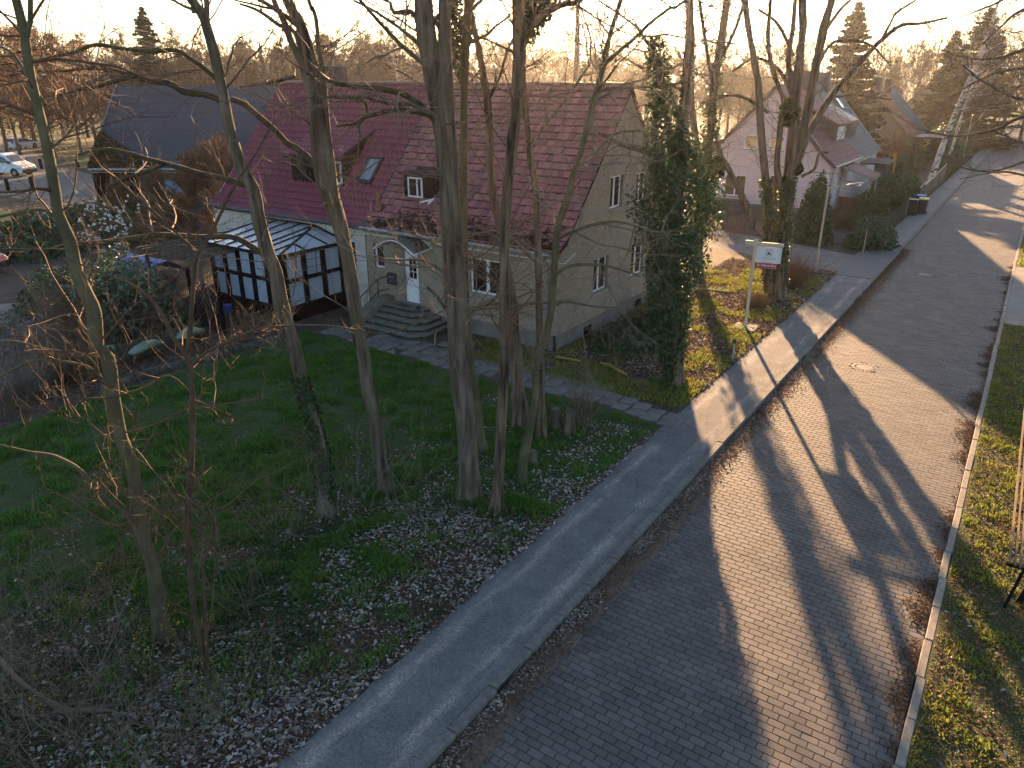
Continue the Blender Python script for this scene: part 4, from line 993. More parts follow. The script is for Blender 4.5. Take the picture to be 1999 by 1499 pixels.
# ------------------------------------------------------------------ vehicles
M['car_white'] = mat('white_paint', (.74,.75,.77), None, rough=.3, spec=.5)
M['car_red'] = mat('red_paint', (.42,.015,.02), None, rough=.22, spec=.6)
M['car_dark_red'] = mat('dark_red_paint', (.22,.05,.045), None, rough=.3, spec=.6)
M['car_glass'] = mat('car_glass', (.02,.022,.025), None, rough=.05, spec=.8)
M['tyre'] = mat('tyre_rubber', (.018,.018,.018), None, rough=.85)
M['rim'] = mat('wheel_rim', (.32,.33,.34), None, rough=.4, metal=.6)
M['trim'] = mat('black_trim', (.022,.022,.024), None, rough=.6)
M['lamp'] = mat('head_lamp', (.62,.62,.6), None, rough=.12, spec=.8)
def car(name, label, cat, prof, W, wheels, wr, glass_side, screen, rear, paint, lamps, bumper_z=.45):
    """prof: side outline (x, z) with x forward; built at the origin"""
    t = thing(name, label, cat)
    prof = [Vector((x, z, 0)) for x, z in prof]; n = len(prof)
    cx_ = sum((p.x for p in prof))/n; cz_ = .8; v = []; f = []
    rings = [(-W/2, .90), (-W/2+.02, .965), (-W/2+.14, 1.0), (W/2-.14, 1.0), (W/2-.02, .965), (W/2, .90)]
    zmax = max(p.y for p in prof); belt = glass_side[0][1]
    for yy, s in rings:
        for p in prof:
            tum = .13*max(0, (p.y-belt))/(zmax-belt)                  # sides lean in above the belt line
            yw = yy*(1-tum*1.3); v.append((cx_+(p.x-cx_)*(s*.5+.5), yw, cz_+(p.y-cz_)*(s*.4+.6)))
    for r_ in range(len(rings)-1):
        for i in range(n):
            j = (i+1) % n; f.append((r_*n+i, r_*n+j, (r_+1)*n+j, (r_+1)*n+i))
    f.append(tuple(range(n))); f.append(tuple(range((len(rings)-1)*n, len(rings)*n))[::-1])
    b = MB(); b.add(v, f); b.build('body', paint, t)
    def side_y(z): return W/2*(1-.13*1.3*max(0, z-belt)/(zmax-belt))
    for s in (-1, 1):
        for poly in glass_side[1:]:
            b = MB(); k = len(poly); vv = [(x, s*(side_y(z)+.012), z) for x, z in poly]+[(x, s*(side_y(z)-.03), z) for x, z in poly]
            b.add(vv, [tuple(range(k)), tuple(range(k, 2*k))[::-1]]+[(i,(i+1)%k,k+(i+1)%k,k+i) for i in range(k)]); b.build('side_window', M['car_glass'], t)
        for wx in wheels:
            b = MB(); pts = [(wx, s*(W/2-.20), wr), (wx, s*(W/2+.012), wr)]
            b.lathe([(wr*.55,-.11),(wr*.97,-.11),(wr,-.07),(wr,.07),(wr*.97,.11),(wr*.55,.11)], 20, cap=True)
            b.v = [(wx+x, s*(W/2-.10)+z, wr+y) for x, y, z in b.v]; w = b.build('wheel', M['tyre'], t)
            b = MB(); b.lathe([(wr*.58,.0),(wr*.5,.02),(0.02,.03)], 16); b.v = [(wx+x, s*(W/2+.012)+s*z*.6, wr+y) for x, y, z in b.v]; b.build('rim', M['rim'], w)
            b = MB(); aw = []                                                   # dark wheel arch
            for k in range(9):
                a = math.pi*k/8; aw += [(wx+math.cos(a)*wr*1.22, s*(W/2+.004), wr+math.sin(a)*wr*1.22), (wx+math.cos(a)*wr*1.0, s*(W/2+.008), wr+math.sin(a)*wr*1.0)]
            b.add(aw, [(2*k,2*k+2,2*k+3,2*k+1) for k in range(8)]); b.build('wheel_arch', M['trim'], t)
    for nm, pp in (('windscreen', screen), ('rear_window', rear)):
        (xa, za), (xb, zb) = pp; nx, nz = (za-zb), (xb-xa); l = math.hypot(nx, nz); sg = 1 if nz > 0 else -1; nx, nz = nx/l*.015*sg, nz/l*.015*sg
        wa, wb = side_y(za)-.10, side_y(zb)-.12
        b = MB(); b.add([(xa+nx,-wa,za+nz),(xa+nx,wa,za+nz),(xb+nx,wb,zb+nz),(xb+nx,-wb,zb+nz)], [(0,1,2,3)]); b.build(nm, M['car_glass'], t)
    xf = max(p.x for p in prof); xb_ = min(p.x for p in prof)
    b = MB(); b.box(xf-.25, xf+.02, -W/2+.06, W/2-.06, .28, bumper_z+.12); b.build('bumper', M['trim'], t)
    for s in (-1, 1):
        b = MB(); x, z = lamps; b.bbox(x-.12, x+.035, s*(W/2-.28)-.17, s*(W/2-.28)+.17, z-.07, z+.09, .02); b.build('headlight', M['lamp'], t)
        b = MB(); b.bbox(xb_-.02, xb_+.1, s*(W/2-.2)-.1, s*(W/2-.2)+.1, .8, 1.1, .02); b.build('tail_light', M['car_red'], t)
        b = MB(); b.box(screen[0][0]-.25, screen[0][0]-.05, s*(W/2+.02), s*(W/2+.2), belt+.0, belt+.16); b.build('mirror', M['trim'], t)
    return t
van = car('van', 'white compact van parked on the sunlit lane at the left edge', 'van',
    [(-2.2,.32),(-2.2,1.0),(-2.12,1.72),(-1.9,1.82),(.35,1.84),(.75,1.72),(1.42,1.12),(2.05,.92),(2.22,.7),(2.22,.32)], 1.84, (-1.35,1.42), .32,
    [(0,1.1),[(.2,1.14),(.2,1.66),(.62,1.62),(1.18,1.14)],[(-.85,1.14),(-.85,1.66),(.08,1.66),(.08,1.14)]], ((1.34,1.18),(.78,1.69)), ((-2.19,1.15),(-2.13,1.65)), M['car_white'], (2.05,.83))
c_ = gp(36, 344); van.scale = (1.1,1.1,1.14); van.location = (c_[0]-1.2, c_[1]-.4, .01); van.rotation_euler = (0,0,HEAD+R(-6))
hatch = [(-1.95,.3),(-2.0,.85),(-1.9,1.0),(-1.45,1.42),(-.6,1.5),(.35,1.42),(1.0,1.0),(1.85,.82),(2.0,.6),(2.0,.3)]
hg_ = [(0,.98),[(.1,1.0),(.1,1.36),(.35,1.34),(.88,1.0)],[(-1.3,1.0),(-1.2,1.34),(0,1.38),(0,1.0)]]
wc = car('white_car', 'small white car parked far off among the trees at the left edge', 'car', hatch, 1.74, (-1.25,1.25), .31, hg_, ((.95,1.02),(.4,1.38)), ((-1.92,1.02),(-1.5,1.38)), M['car_white'], (1.86,.68))
p = gp(45, 291, 0); wc.location = (p[0], p[1], .01); wc.rotation_euler = (0,0,HEAD+R(75))
rc = car('red_car', 'bright red car at the left edge beside the evergreen shrubs', 'car', hatch, 1.74, (-1.25,1.25), .31, hg_, ((.95,1.02),(.4,1.38)), ((-1.92,1.02),(-1.5,1.38)), M['car_red'], (1.86,.68))
p = gp(-75, 541); rc.location = (p[0]-.6, p[1]+.2, .0); rc.rotation_euler = (0,0,HEAD+R(-4))
fc = car('red_car', 'dark red car with pale windscreen coming down the far end of the road', 'car', hatch, 1.76, (-1.25,1.25), .31, hg_, ((.95,1.02),(.4,1.38)), ((-1.92,1.02),(-1.5,1.38)), M['car_dark_red'], (1.86,.68))
p = gp(1961, 292, RZ); fc.location = (p[0]-.3, p[1]+2, RZ); fc.rotation_euler = (0,0,R(-90))

# ================================================================== TREES
def barkmat(name, c1, c2, sc, stretch=.16, bump=1.0, moss=None, dist=.03):
    m = mat(name, c1, c2, sc, .95, bump, sc*1.6, stretch=(1,1,stretch), dist=dist, contrast=(.36,.62))
    if moss:
        nt = m.node_tree; N = nt.nodes; L = nt.links; bs = N['Principled BSDF']; prev = bs.inputs['Base Color'].links[0].from_socket
        tc = N.new('ShaderNodeTexCoord'); nz = N.new('ShaderNodeTexNoise'); nz.inputs['Scale'].default_value = 1.6; nz.inputs['Detail'].default_value = 6; L.new(tc.outputs['Object'], nz.inputs[0])
        r = N.new('ShaderNodeMapRange'); r.inputs[1].default_value = .42; r.inputs[2].default_value = .62; r.inputs[4].default_value = .6; L.new(nz.outputs[0], r.inputs[0])
        mx = N.new('ShaderNodeMix'); mx.data_type = 'RGBA'; L.new(r.outputs[0], mx.inputs[0]); L.new(prev, mx.inputs[6]); mx.inputs[7].default_value = (*moss, 1); L.new(mx.outputs[2], bs.inputs['Base Color'])
    return m
M['robinia'] = barkmat('furrowed_bark', (.030,.024,.019), (.215,.172,.13), 7.5, .10, 1.0, (.085,.08,.045))
M['robinia2'] = barkmat('brown_bark', (.034,.024,.017), (.225,.165,.115), 8, .10, 1.0)
M['olive'] = barkmat('smooth_olive_bark', (.095,.083,.044), (.155,.135,.078), 5, .6, .35, (.06,.06,.035), .01)
M['brownbark'] = barkmat('young_brown_bark', (.075,.048,.030), (.12,.08,.05), 7, .4, .4, None, .01)
M['mossbark'] = barkmat('mossy_limb', (.035,.027,.02), (.085,.065,.045), 10, .3, 1.0, (.085,.08,.02), .02)
M['twig'] = mat('twig', (.125,.092,.068), (.20,.155,.115), 1.3, .85, vary=.25)
M['twig_grey'] = mat('grey_twig', (.23,.195,.155), (.13,.108,.085), 1.3, .85, vary=.25)
M['twig_red'] = mat('red_brown_twig', (.12,.062,.04), (.17,.10,.06), 1.0, .85, vary=.3)
M['twig_far'] = mat('far_twig', (.105,.070,.046), (.15,.10,.064), .2, .9, vary=.3)
M['ivy'] = mat('ivy_leaf', (.030,.062,.020), (.055,.088,.028), 1.5, .42, vary=.4, trans=.22, spec=.4)
M['needle'] = mat('spruce_needles', (.028,.042,.016), (.055,.062,.022), .6, .7, vary=.35, trans=.18)
M['pine'] = mat('pine_needles', (.045,.055,.022), (.07,.075,.03), .3, .75, vary=.3, trans=.15)
M['evergreen'] = mat('evergreen_leaf', (.036,.072,.028), (.062,.098,.036), 1.1, .5, vary=.4, trans=.2, spec=.4)
M['rhodo'] = mat('rhododendron_leaf', (.055,.095,.045), (.10,.14,.075), 1.6, .32, vary=.4, trans=.22, spec=.6)
M['hedge'] = mat('hedge_leaf', (.060,.082,.026), (.095,.09,.032), .8, .7, vary=.35, trans=.25)
M['oakleaf'] = mat('withered_leaf', (.23,.115,.045), (.16,.085,.04), .7, .8, vary=.4, trans=.35)
M['blossom'] = mat('white_blossom', (.82,.80,.78), None, rough=.6, vary=.1, trans=.3)
M['birch'] = None
def birchmat():
    m = mat('birch_bark', (.62,.58,.53), (.45,.41,.36), 3, .8); nt = m.node_tree; N = nt.nodes; L = nt.links; bs = N['Principled BSDF']; prev = bs.inputs['Base Color'].links[0].from_socket
    tc = N.new('ShaderNodeTexCoord'); mp = N.new('ShaderNodeMapping'); mp.inputs['Scale'].default_value = (2.2,2.2,3.2); L.new(tc.outputs['Object'], mp.inputs[0])
    nz = N.new('ShaderNodeTexNoise'); nz.inputs['Scale'].default_value = 1.3; nz.inputs['Detail'].default_value = 5; L.new(mp.outputs[0], nz.inputs[0])
    r = N.new('ShaderNodeMapRange'); r.inputs[1].default_value = .54; r.inputs[2].default_value = .6; L.new(nz.outputs[0], r.inputs[0])
    mx = N.new('ShaderNodeMix'); mx.data_type = 'RGBA'; L.new(r.outputs[0], mx.inputs[0]); L.new(prev, mx.inputs[6]); mx.inputs[7].default_value = (.05,.042,.036,1); L.new(mx.outputs[2], bs.inputs['Base Color']); return m
M['birch'] = birchmat()

def nrm(a): return a/(np.linalg.norm(a, axis=-1, keepdims=True)+1e-9)
def spline(P, r, step):
    P = np.array(P, float); r = np.array(r, float)
    if len(P) < 3: P = np.array([P[0], (P[0]+P[1])/2, P[1]]); r = np.array([r[0], (r[0]+r[1])/2, r[1]])
    A = np.vstack([2*P[0]-P[1], P, 2*P[-1]-P[-2]]); Q = []; q = []
    for i in range(len(P)-1):
        p0, p1, p2, p3 = A[i:i+4]; k = max(2, int(np.linalg.norm(p2-p1)/step))
        for t in np.arange(k)/k:
            Q.append(.5*((2*p1)+(-p0+p2)*t+(2*p0-5*p1+4*p2-p3)*t*t+(-p0+3*p1-3*p2+p3)*t**3)); q.append(r[i]+(r[i+1]-r[i])*t)
    Q.append(P[-1]); q.append(r[-1]); return np.array(Q), np.array(q)
def bark_tube(P, r, sides, ridge, seed, flare=0.0):
    k = len(P); s = np.concatenate([[0], np.cumsum(np.linalg.norm(np.diff(P, axis=0), axis=1))])
    a = np.arange(sides)
    nn = vnoise((a[None]*8.0/sides*2+seed*7.3) % 16.0 + 0*s[:,None], s[:,None]*1.1+seed, seed)
    n2 = vnoise(a[None]*.9+0*s[:,None], s[:,None]*2.2, seed+3)
    Rr = r[:,None]*(1+ridge*(nn-.5)*1.2+ridge*.9*(n2-.5))
    if flare: Rr = Rr*(1+flare*np.exp(-s/.35))[:,None]*(1+flare*.5*np.exp(-s/.3)[:,None]*np.sin(a*2*math.pi*5/sides+seed)[None])
    V, F = tubes(P[None], Rr[None], sides)
    n = len(V); tip = P[-1][None]; V = np.vstack([V, tip])
    base = (k-1)*sides; T = np.array([[base+i, base+(i+1)%sides, n] for i in range(sides)])
    return V, F, T
def join(parts):
    V = []; Q = []; T = []; o = 0
    for p in parts:
        v, q = p[0], p[1]; V.append(v); Q.append(q+o)
        if len(p) > 2: T.append(p[2]+o)
        o += len(v)
    return np.vstack(V), [np.vstack(Q)] + ([np.vstack(T)] if T else [])
def bpaths(S, D, L, k, wob, up):
    n = len(S); P = np.zeros((n, k+1, 3)); P[:,0] = S; d = nrm(D); st = (L/k)[:,None]
    for i in range(k):
        d = nrm(d + wob*rng.normal(size=(n,3)) + np.array([0,0,up])); P[:,i+1] = P[:,i]+d*st
    return P
def children(P, Rd, nc, lo, hi, ang=(.5,1.1)):
    """start points and directions of nc shoots on each path"""
    n, k, _ = P.shape; t = rng.uniform(lo, hi, (n, nc)); x = t*(k-1); i = np.minimum(x.astype(int), k-2); f = (x-i)[...,None]
    r = np.arange(n)[:,None]; S = P[r,i]*(1-f)+P[r,i+1]*f; T = nrm(P[r,i+1]-P[r,i]); rr = Rd[r,i]*(1-f[...,0])+Rd[r,i+1]*f[...,0]
    q = rng.normal(size=(n,nc,3)); q = nrm(q-(q*T).sum(-1,keepdims=True)*T); a = rng.uniform(*ang, (n,nc,1))
    return S.reshape(-1,3), (T*np.cos(a)+q*np.sin(a)).reshape(-1,3), t.ravel(), rr.ravel()
def taper(r0, k, e=.25): return r0[:,None]*(1-(1-e)*np.linspace(0,1,k+1)[None]**.8)
def grow(S, D, L, r0, spec, up=.05, wob=.16, rmin=.0030):
    """shoots, their shoots and so on. spec: list of (segments, sides, children per shoot, length factor)"""
    parts = []; allP = []
    for lev, (k, sides, nc, lf) in enumerate(spec):
        P = bpaths(S, D, L, k, wob, up); Rd = taper(r0, k, .3); parts.append(tubes(P, Rd, sides)); allP.append((P, Rd))
        if lev == len(spec)-1: break
        S2, D2, t, rr = children(P, Rd, nc, .18, 1.0)
        L2 = np.repeat(L, nc)*lf*rng.uniform(.45,1.25,len(S2))*(1.15-.55*t); r2 = np.minimum(rr*.62, np.maximum(.0032, rr*.6)); S, D, L, r0 = S2, D2, L2, np.maximum(r2, rmin)
    return parts, allP
def along(stems, n, zmin, zmax=99, bias=1.0):
    pts = np.concatenate([s[0] for s in stems]); tg = np.concatenate([np.gradient(s[0], axis=0) for s in stems]); rr = np.concatenate([s[1] for s in stems])
    ok = np.where((pts[:,2] > zmin) & (pts[:,2] < zmax))[0]
    if len(ok) == 0: ok = np.arange(len(pts))
    w = pts[ok,2]**bias; i = rng.choice(ok, n, p=w/w.sum()); return pts[i], nrm(tg[i]), rr[i]

def cards(P, Nn, size, mat_, name, parent=None, kind=None, asp=.62, fold=.18):
    """small leaves: four-cornered blades lying across the direction Nn"""
    n = len(P); Nn = nrm(Nn); q = rng.normal(size=(n,3)); U = nrm(q-(q*Nn).sum(-1,keepdims=True)*Nn); W_ = np.cross(Nn, U)
    s = (size*(.6+.8*rng.random(n)))[:,None] if np.isscalar(size) else size[:,None]
    V = np.stack([P-U*s, P+W_*s*asp+Nn*s*fold, P+U*s, P-W_*s*asp+Nn*s*fold], 1).reshape(-1,3)
    i = np.arange(n)[:,None]*4; F = np.concatenate([i+np.array([[0,1,2]]), i+np.array([[0,2,3]])])
    o = np_mesh(name, V, F, mat_, parent)
    if kind: o['kind'] = kind
    return o

def px_path(pts, h, dh=0.0):
    """a limb seen in the photo, standing h metres away along the heading (dh: drift away over its length)"""
    n = len(pts); P = []; r = []
    for i, q in enumerate(pts):
        d = h + dh*i/max(1, n-1); P.append(dp(q[0], q[1], d)); r.append(max(.006, q[2]*.5*mpp(q[0], q[1], d)))
    return P, r
def front_tree(label, base, stems, limbs=(), bark='robinia', n1=34, L1=(.9,2.8), zmin=2.5, ext=4.0, ridge=.27, twig='twig', group='bare trees in the front garden', step=.13, flare=.32, name='bare_tree', side=1.0, r1=(.010,.026), deep=3, sides=30, extra_limbs=7):
    g0 = gp(base[0], base[1]); h = depth_of(g0); t = thing(name, label, 'tree', (g0[0], g0[1], 0), group)
    S = []; parts = []
    for si, st in enumerate(stems):
        P, r = px_path(st, h, .0)
        if si == 0: P[0] = np.array([g0[0], g0[1], -.05])
        if ext and st[-1][1] <= 6:                                      # goes on above the picture
            d = nrm(np.array(P[-1])-np.array(P[-2])+np.array([0,0,.15])); P += [P[-1]+d*ext*.5, P[-1]+d*ext+np.array([.1,.2,.1])]; r += [r[-1]*.7, r[-1]*.22]
        Q, q = spline(P, r, step); S.append((Q, q)); parts.append(bark_tube(Q, q, sides if q.max() > .05 else 12, ridge, si+1+int(base[0]) % 17, flare if si == 0 else 0))
    V, F = join(parts); np_mesh('trunk', V, F, M[bark], t, smooth=True)
    for lm in limbs:
        m_ = M[lm[2]] if len(lm) > 2 else M[bark]
        P, r = px_path(lm[0], h, lm[1]); Q, q = spline(P, r, .10); S.append((Q, q)); w = .011*np.cumsum(rng.normal(size=Q.shape)*.25, axis=0); Q = Q + w - np.linspace(0,1,len(Q))[:,None]*0
        V, F, T = bark_tube(Q, q, 10, ridge, 5); np_mesh('limb', V, [F, T], m_, t, smooth=True)
    # limbs out of sight above, so that the tree is whole
    zt = max(s[0][:,2].max() for s in S)
    if extra_limbs:
        p, tg, rr = along(S[:len(stems)], extra_limbs, max(zmin+1.5, zt*.55)); D = nrm(rng.normal(size=(extra_limbs,3))*np.array([1,1,.3])+np.array([0,0,.55]))
        P = bpaths(p, D, rng.uniform(1.6,3.4,extra_limbs), 7, .16, .06); Rd = taper(np.minimum(rr*.5, .05), 7, .25); 
        for i in range(extra_limbs): V, F = tubes(P[i:i+1], Rd[i:i+1], 7); np_mesh('limb', V, F, M[bark], t, smooth=True); S.append((P[i], Rd[i]))
    n1 = int(n1*1.9); p, tg, rr = along(S, n1, zmin, 99, .25); q = rng.normal(size=(n1,3)); q = nrm(q-(q*tg).sum(-1,keepdims=True)*tg)
    D = nrm(q*np.array([1,1,.7])*side+tg*.35+np.array([0,0,.18])); L = rng.uniform(*L1, n1); r0 = np.minimum(rng.uniform(*r1, n1), rr*.7)
    n1b = n1; spec = [(7,4,7,.5),(4,3,5,.5),(2,3,0,0)][:deep]; parts, _ = grow(p, D, L, r0, spec, .035, .19)
    V, F = join(parts); np_mesh('crown', V, F, M[twig], t)
    return t, S, h

T1, S1, h1 = front_tree('slender tree with smooth olive-yellow bark rising and forking at the far left of the lawn', (315,1240),
    [[(315,1240,34),(309,1180,28),(297,1100,26),(284,1060,25),(268,975,25),(256,900,24),(238,860,24),(222,780,25),(211,700,27),(190,680,27),(184,610,27),(172,580,26),(150,530,24),(137,470,23),(115,420,21),(108,375,20),(95,300,20),(84,250,19),(60,150,18),(50,80,17),(42,40,17),(32,0,16)], [(50,85,10),(57,50,10),(60,0,9)]],
    [([(300,1120,7),(250,1010,7),(200,970,8),(160,920,7),(110,893,7),(60,885,6),(0,870,4)], -.8), ([(60,160,6),(30,110,6),(0,90,4)],.3), ([(45,70,6),(25,45,5),(0,20,4)],.2), ([(120,440,8),(90,412,7),(40,415,6),(0,425,5)],.3), ([(100,290,6),(125,270,5),(150,240,3)],.5), ([(90,205,7),(60,160,4),(20,160,4),(0,165,3)],.4),
     ([(205,745,6),(170,715,5),(100,705,6),(60,705,5),(0,735,5)],-.4), ([(200,740,4),(175,700,4),(140,690,4),(90,680,4),(30,665,4),(0,665,3)],-.3)],
    'olive', 46, (.7,2.4), 1.3, ext=3.5, ridge=.05, twig='twig_red', side=1.2, flare=.15)
T2, S2, h2 = front_tree('thin red-brown sapling forking in a wide Y in front of the lawn', (400,1310),
    [[(400,1310,13),(389,1240,12),(378,1180,12),(370,1100,12),(367,1030,11),(370,960,11),(375,880,11),(376,780,11),(372,715,11),(362,690,11),(340,660,9),(320,620,8),(300,590,7),(285,575,7),(250,552,6),(190,530,4),(120,500,3)],
     [(405,1300,8),(402,1230,8),(399,1150,7),(396,1110,5)], [(364,692,9),(372,640,9),(376,580,9),(381,530,8),(388,495,8),(415,450,7),(440,400,6),(460,360,5),(500,300,4),(540,230,3)], [(388,495,6),(350,460,5),(300,415,5),(250,370,4),(200,320,3)], [(372,715,7),(400,690,6),(450,665,5),(520,640,4),(640,636,3),(760,650,3),(880,600,2)]],
    [([(370,1095,5),(330,1060,4),(250,1000,4),(180,930,3)], -.6), ([(392,1110,6),(420,1030,4),(380,985,4),(330,960,3)], -.5), ([(376,1080,5),(410,1000,5),(425,1045,4),(420,1090,3)],-.4),([(376,770,4),(330,735,5),(280,760,5),(200,780,5),(100,778,4)],-.3),([(376,780,4),(430,805,4),(470,825,3)],.4)],
    'brownbark', 30, (.6,1.9), .5, ext=0, ridge=.05, twig='twig_red', flare=.1, r1=(.006,.014), extra_limbs=0, sides=12)
T3, S3, h3 = front_tree('leaning robinia with ivy on its foot, second trunk from the left on the lawn edge', (640,1003),
    [[(640,1003,36),(634,960,30),(628,900,29),(611,820,28),(591,760,26),(580,700,25),(575,680,25),(553,610,26),(540,530,26),(526,500,26),(505,430,25),(497,375,24),(473,330,23),(448,250,21),(435,180,20),(422,120,19),(406,60,18),(393,20,17),(376,0,16)], [(405,60,10),(404,30,10),(403,0,10)]],
    [([(437,200,14),(420,190,13),(400,186,12),(360,180,13),(330,163,12),(280,158,10),(262,150,9),(230,140,8),(180,134,6),(130,140,5),(80,140,4),(20,150,3)], .6, 'mossbark'), ([(265,150,7),(240,155,7),(180,172,6),(140,176,5),(110,190,4)],.5,'mossbark'),
     ([(428,160,10),(400,135,9),(370,115,8),(345,100,8),(290,102,8),(235,97,7),(190,91,7),(150,105,6),(100,115,5),(60,122,4),(0,130,3)], .4, 'mossbark'),
     ([(492,365,12),(440,350,11),(390,338,10),(330,320,10),(290,310,9),(245,297,7),(200,290,6),(150,300,4)], .3, 'mossbark'), ([(320,322,7),(290,335,6),(250,345,6),(210,365,4)],.4,'mossbark'),
     ([(522,500,13),(480,475,12),(450,463,11),(400,465,11),(350,463,10),(310,461,10),(270,466,10),(230,470,8),(190,475,7),(140,478,6),(100,490,5)], .2, 'mossbark'), ([(180,133,5),(120,120,4),(90,110,3)],.2)],
    'robinia', 46, (.8,2.6), 2.2, side=1.2)
T4, S4, h4 = front_tree('robinia of two fused stems leaning left, third trunk from the left on the lawn edge', (755,960),
    [[(755,960,36),(749,940,29),(739,870,26),(728,800,25),(716,750,25),(711,700,24),(701,660,25),(694,600,27),(682,520,26),(666,450,27),(648,390,30),(640,340,32),(632,280,32),(625,220,30),(616,170,26),(605,110,23),(592,60,21),(578,30,20),(562,0,19)],
     [(655,425,20),(634,385,16),(620,320,17),(612,250,16),(606,190,14),(592,130,14),(572,90,13),(558,50,12),(545,20,11),(535,0,10)], [(640,250,10),(636,190,10),(629,130,9),(622,90,9),(618,40,8),(610,15,8),(603,0,7)]],
    [([(618,330,14),(600,305,13),(575,288,13),(560,280,12),(540,258,12),(520,240,12),(500,222,11),(480,205,11),(455,195,11)], .2, 'mossbark'),
     ([(600,160,9),(575,65,9),(545,50,8),(520,32,7),(500,20,6),(470,10,4)], .2), ([(575,150,7),(545,160,6),(510,165,5),(470,170,4)],.3)],
    'robinia', 36, (.8,2.4), 2.8)
T5, S5, h5 = front_tree('thickest robinia trunk standing in the middle, two stems grown together', (914,972),
    [[(914,972,46),(914,930,38),(913,900,36),(908,800,42),(902,740,44),(899,700,44),(894,600,42),(888,520,40),(882,440,38),(876,375,36),(870,300,36),(864,250,38),(858,200,40),(846,140,38),(836,80,36),(827,0,34)], [(884,400,20),(880,300,24),(876,220,26),(872,150,26),(869,60,24),(868,0,23)]],
    [([(848,238,11),(835,225,11),(800,217,11),(770,215,10),(740,222,9),(715,228,8),(700,240,6),(660,247,5)], -.4, 'mossbark'), ([(720,225,6),(714,200,6),(690,193,5),(645,191,4)],-.3,'mossbark'), ([(830,210,11),(805,195,11),(780,182,11),(740,174,11),(700,170,9),(660,163,8),(630,150,7),(600,142,5)], -.3, 'mossbark'),
     ([(826,95,8),(800,70,7),(760,40,6),(720,15,5),(690,0,4)],.2), ([(890,555,7),(850,520,6),(820,508,5),(770,508,4),(730,500,3)], -.5),([(875,610,6),(855,580,7),(835,560,6)],-.2), ([(872,640,4),(852,645,4),(850,670,3),(848,690,3)],-.3), ([(820,60,9),(805,25,9),(770,25,8),(762,5,6)],.3)],
    'robinia', 44, (.9,2.8), 2.5, sides=36)
T5b, S5b, h5b = front_tree('straight olive-grey trunk close behind the thickest robinia', (938,882),
    [[(938,882,28),(932,820,20),(926,760,17),(918,700,16),(910,600,15),(907,500,15),(906,400,15),(905,330,15),(906,250,15),(907,160,15),(911,60,16),(915,0,16)]], [([(908,620,6),(940,600,5),(985,590,4),(1040,570,3)],-.2)], 'olive', 24, (.8,2.4), 3, ridge=.06)
T6, S6, h6 = front_tree('straight grey-brown trunk standing right of the thickest robinia, forked at the top', (970,998),
    [[(970,998,26),(972,960,21),(976,900,19),(980,800,18),(985,700,19),(985,600,20),(985,500,20),(987,430,20),(991,375,20),(996,320,21),(1003,260,22),(1010,190,23),(1014,130,24),(1014,70,25),(1012,0,25)], [(1018,95,14),(1032,62,14),(1045,42,14),(1075,20,13),(1108,6,12),(1150,-10,10)]],
    [([(985,560,5),(960,590,5),(930,610,4),(905,640,3)],-.3)], 'robinia2', 40, (.9,2.8), 3.2, twig='twig_red')
T6b, S6b, h6b = front_tree('dark leaning trunk partly hidden behind the forked grey-brown trunk', (1020,828),
    [[(1020,828,34),(1012,760,25),(1009,700,22),(1003,620,19),(996,560,17),(985,500,15),(975,430,15),(963,380,16),(957,300,15),(955,230,14),(946,160,13),(933,90,12),(922,40,12),(914,0,12)]], [([(952,200,6),(975,150,6),(990,100,5),(1010,60,4)],.2)], 'robinia2', 24, (.8,2.4), 3.5)
T7, S7, h7 = front_tree('crooked smooth olive trunk leaning right in front of the gable corner', (1018,942),
    [[(1018,942,20),(1022,900,18),(1030,860,17),(1045,780,13),(1046,720,13),(1055,685,14),(1066,660,15),(1077,600,14),(1082,540,13),(1088,450,13),(1100,410,14),(1112,375,13),(1118,345,12),(1133,300,11),(1146,250,12),(1155,215,12),(1165,180,12),(1173,150,12),(1178,128,12),(1187,85,10),(1200,40,9),(1212,0,9)], [(1179,130,8),(1195,112,8),(1220,92,7),(1245,70,7),(1270,45,7),(1310,15,6),(1340,0,5)]],
    [([(1085,470,8),(1110,455,8),(1140,443,7),(1165,437,7),(1200,432,6),(1240,440,5),(1280,452,4),(1330,450,3)],-.3), ([(1085,540,6),(1100,525,6),(1130,517,6),(1180,518,5),(1220,530,4),(1250,540,3)],.3), ([(1150,200,6),(1175,178,6),(1200,173,6),(1240,171,6),(1300,168,5),(1350,160,3)],-.3),
     ([(1075,590,6),(1040,592,5),(1000,598,5),(950,603,4),(920,605,3)],.2), ([(1080,590,6),(1110,590,5),(1160,598,4),(1200,600,3)],.5), ([(1125,330,6),(1160,300,5),(1200,262,5),(1250,255,4)],.1)],
    'olive', 62, (.8,2.8), 1.6, ridge=.05, twig='twig_grey', side=1.25, flare=.2)
T8, S8, h8 = front_tree('straight dark trunk rising behind the crooked olive trunk', (1058,853),
    [[(1058,853,20),(1057,780,14),(1057,740,13),(1054,650,13),(1052,550,13),(1050,450,13),(1046,375,13),(1040,330,13),(1033,280,12),(1027,220,12),(1022,160,11),(1020,80,10),(1018,0,9)]], [([(1035,290,6),(1060,250,5),(1100,200,5),(1150,130,4)],.2)], 'robinia2', 24, (.8,2.4), 3.2, twig='twig_red')
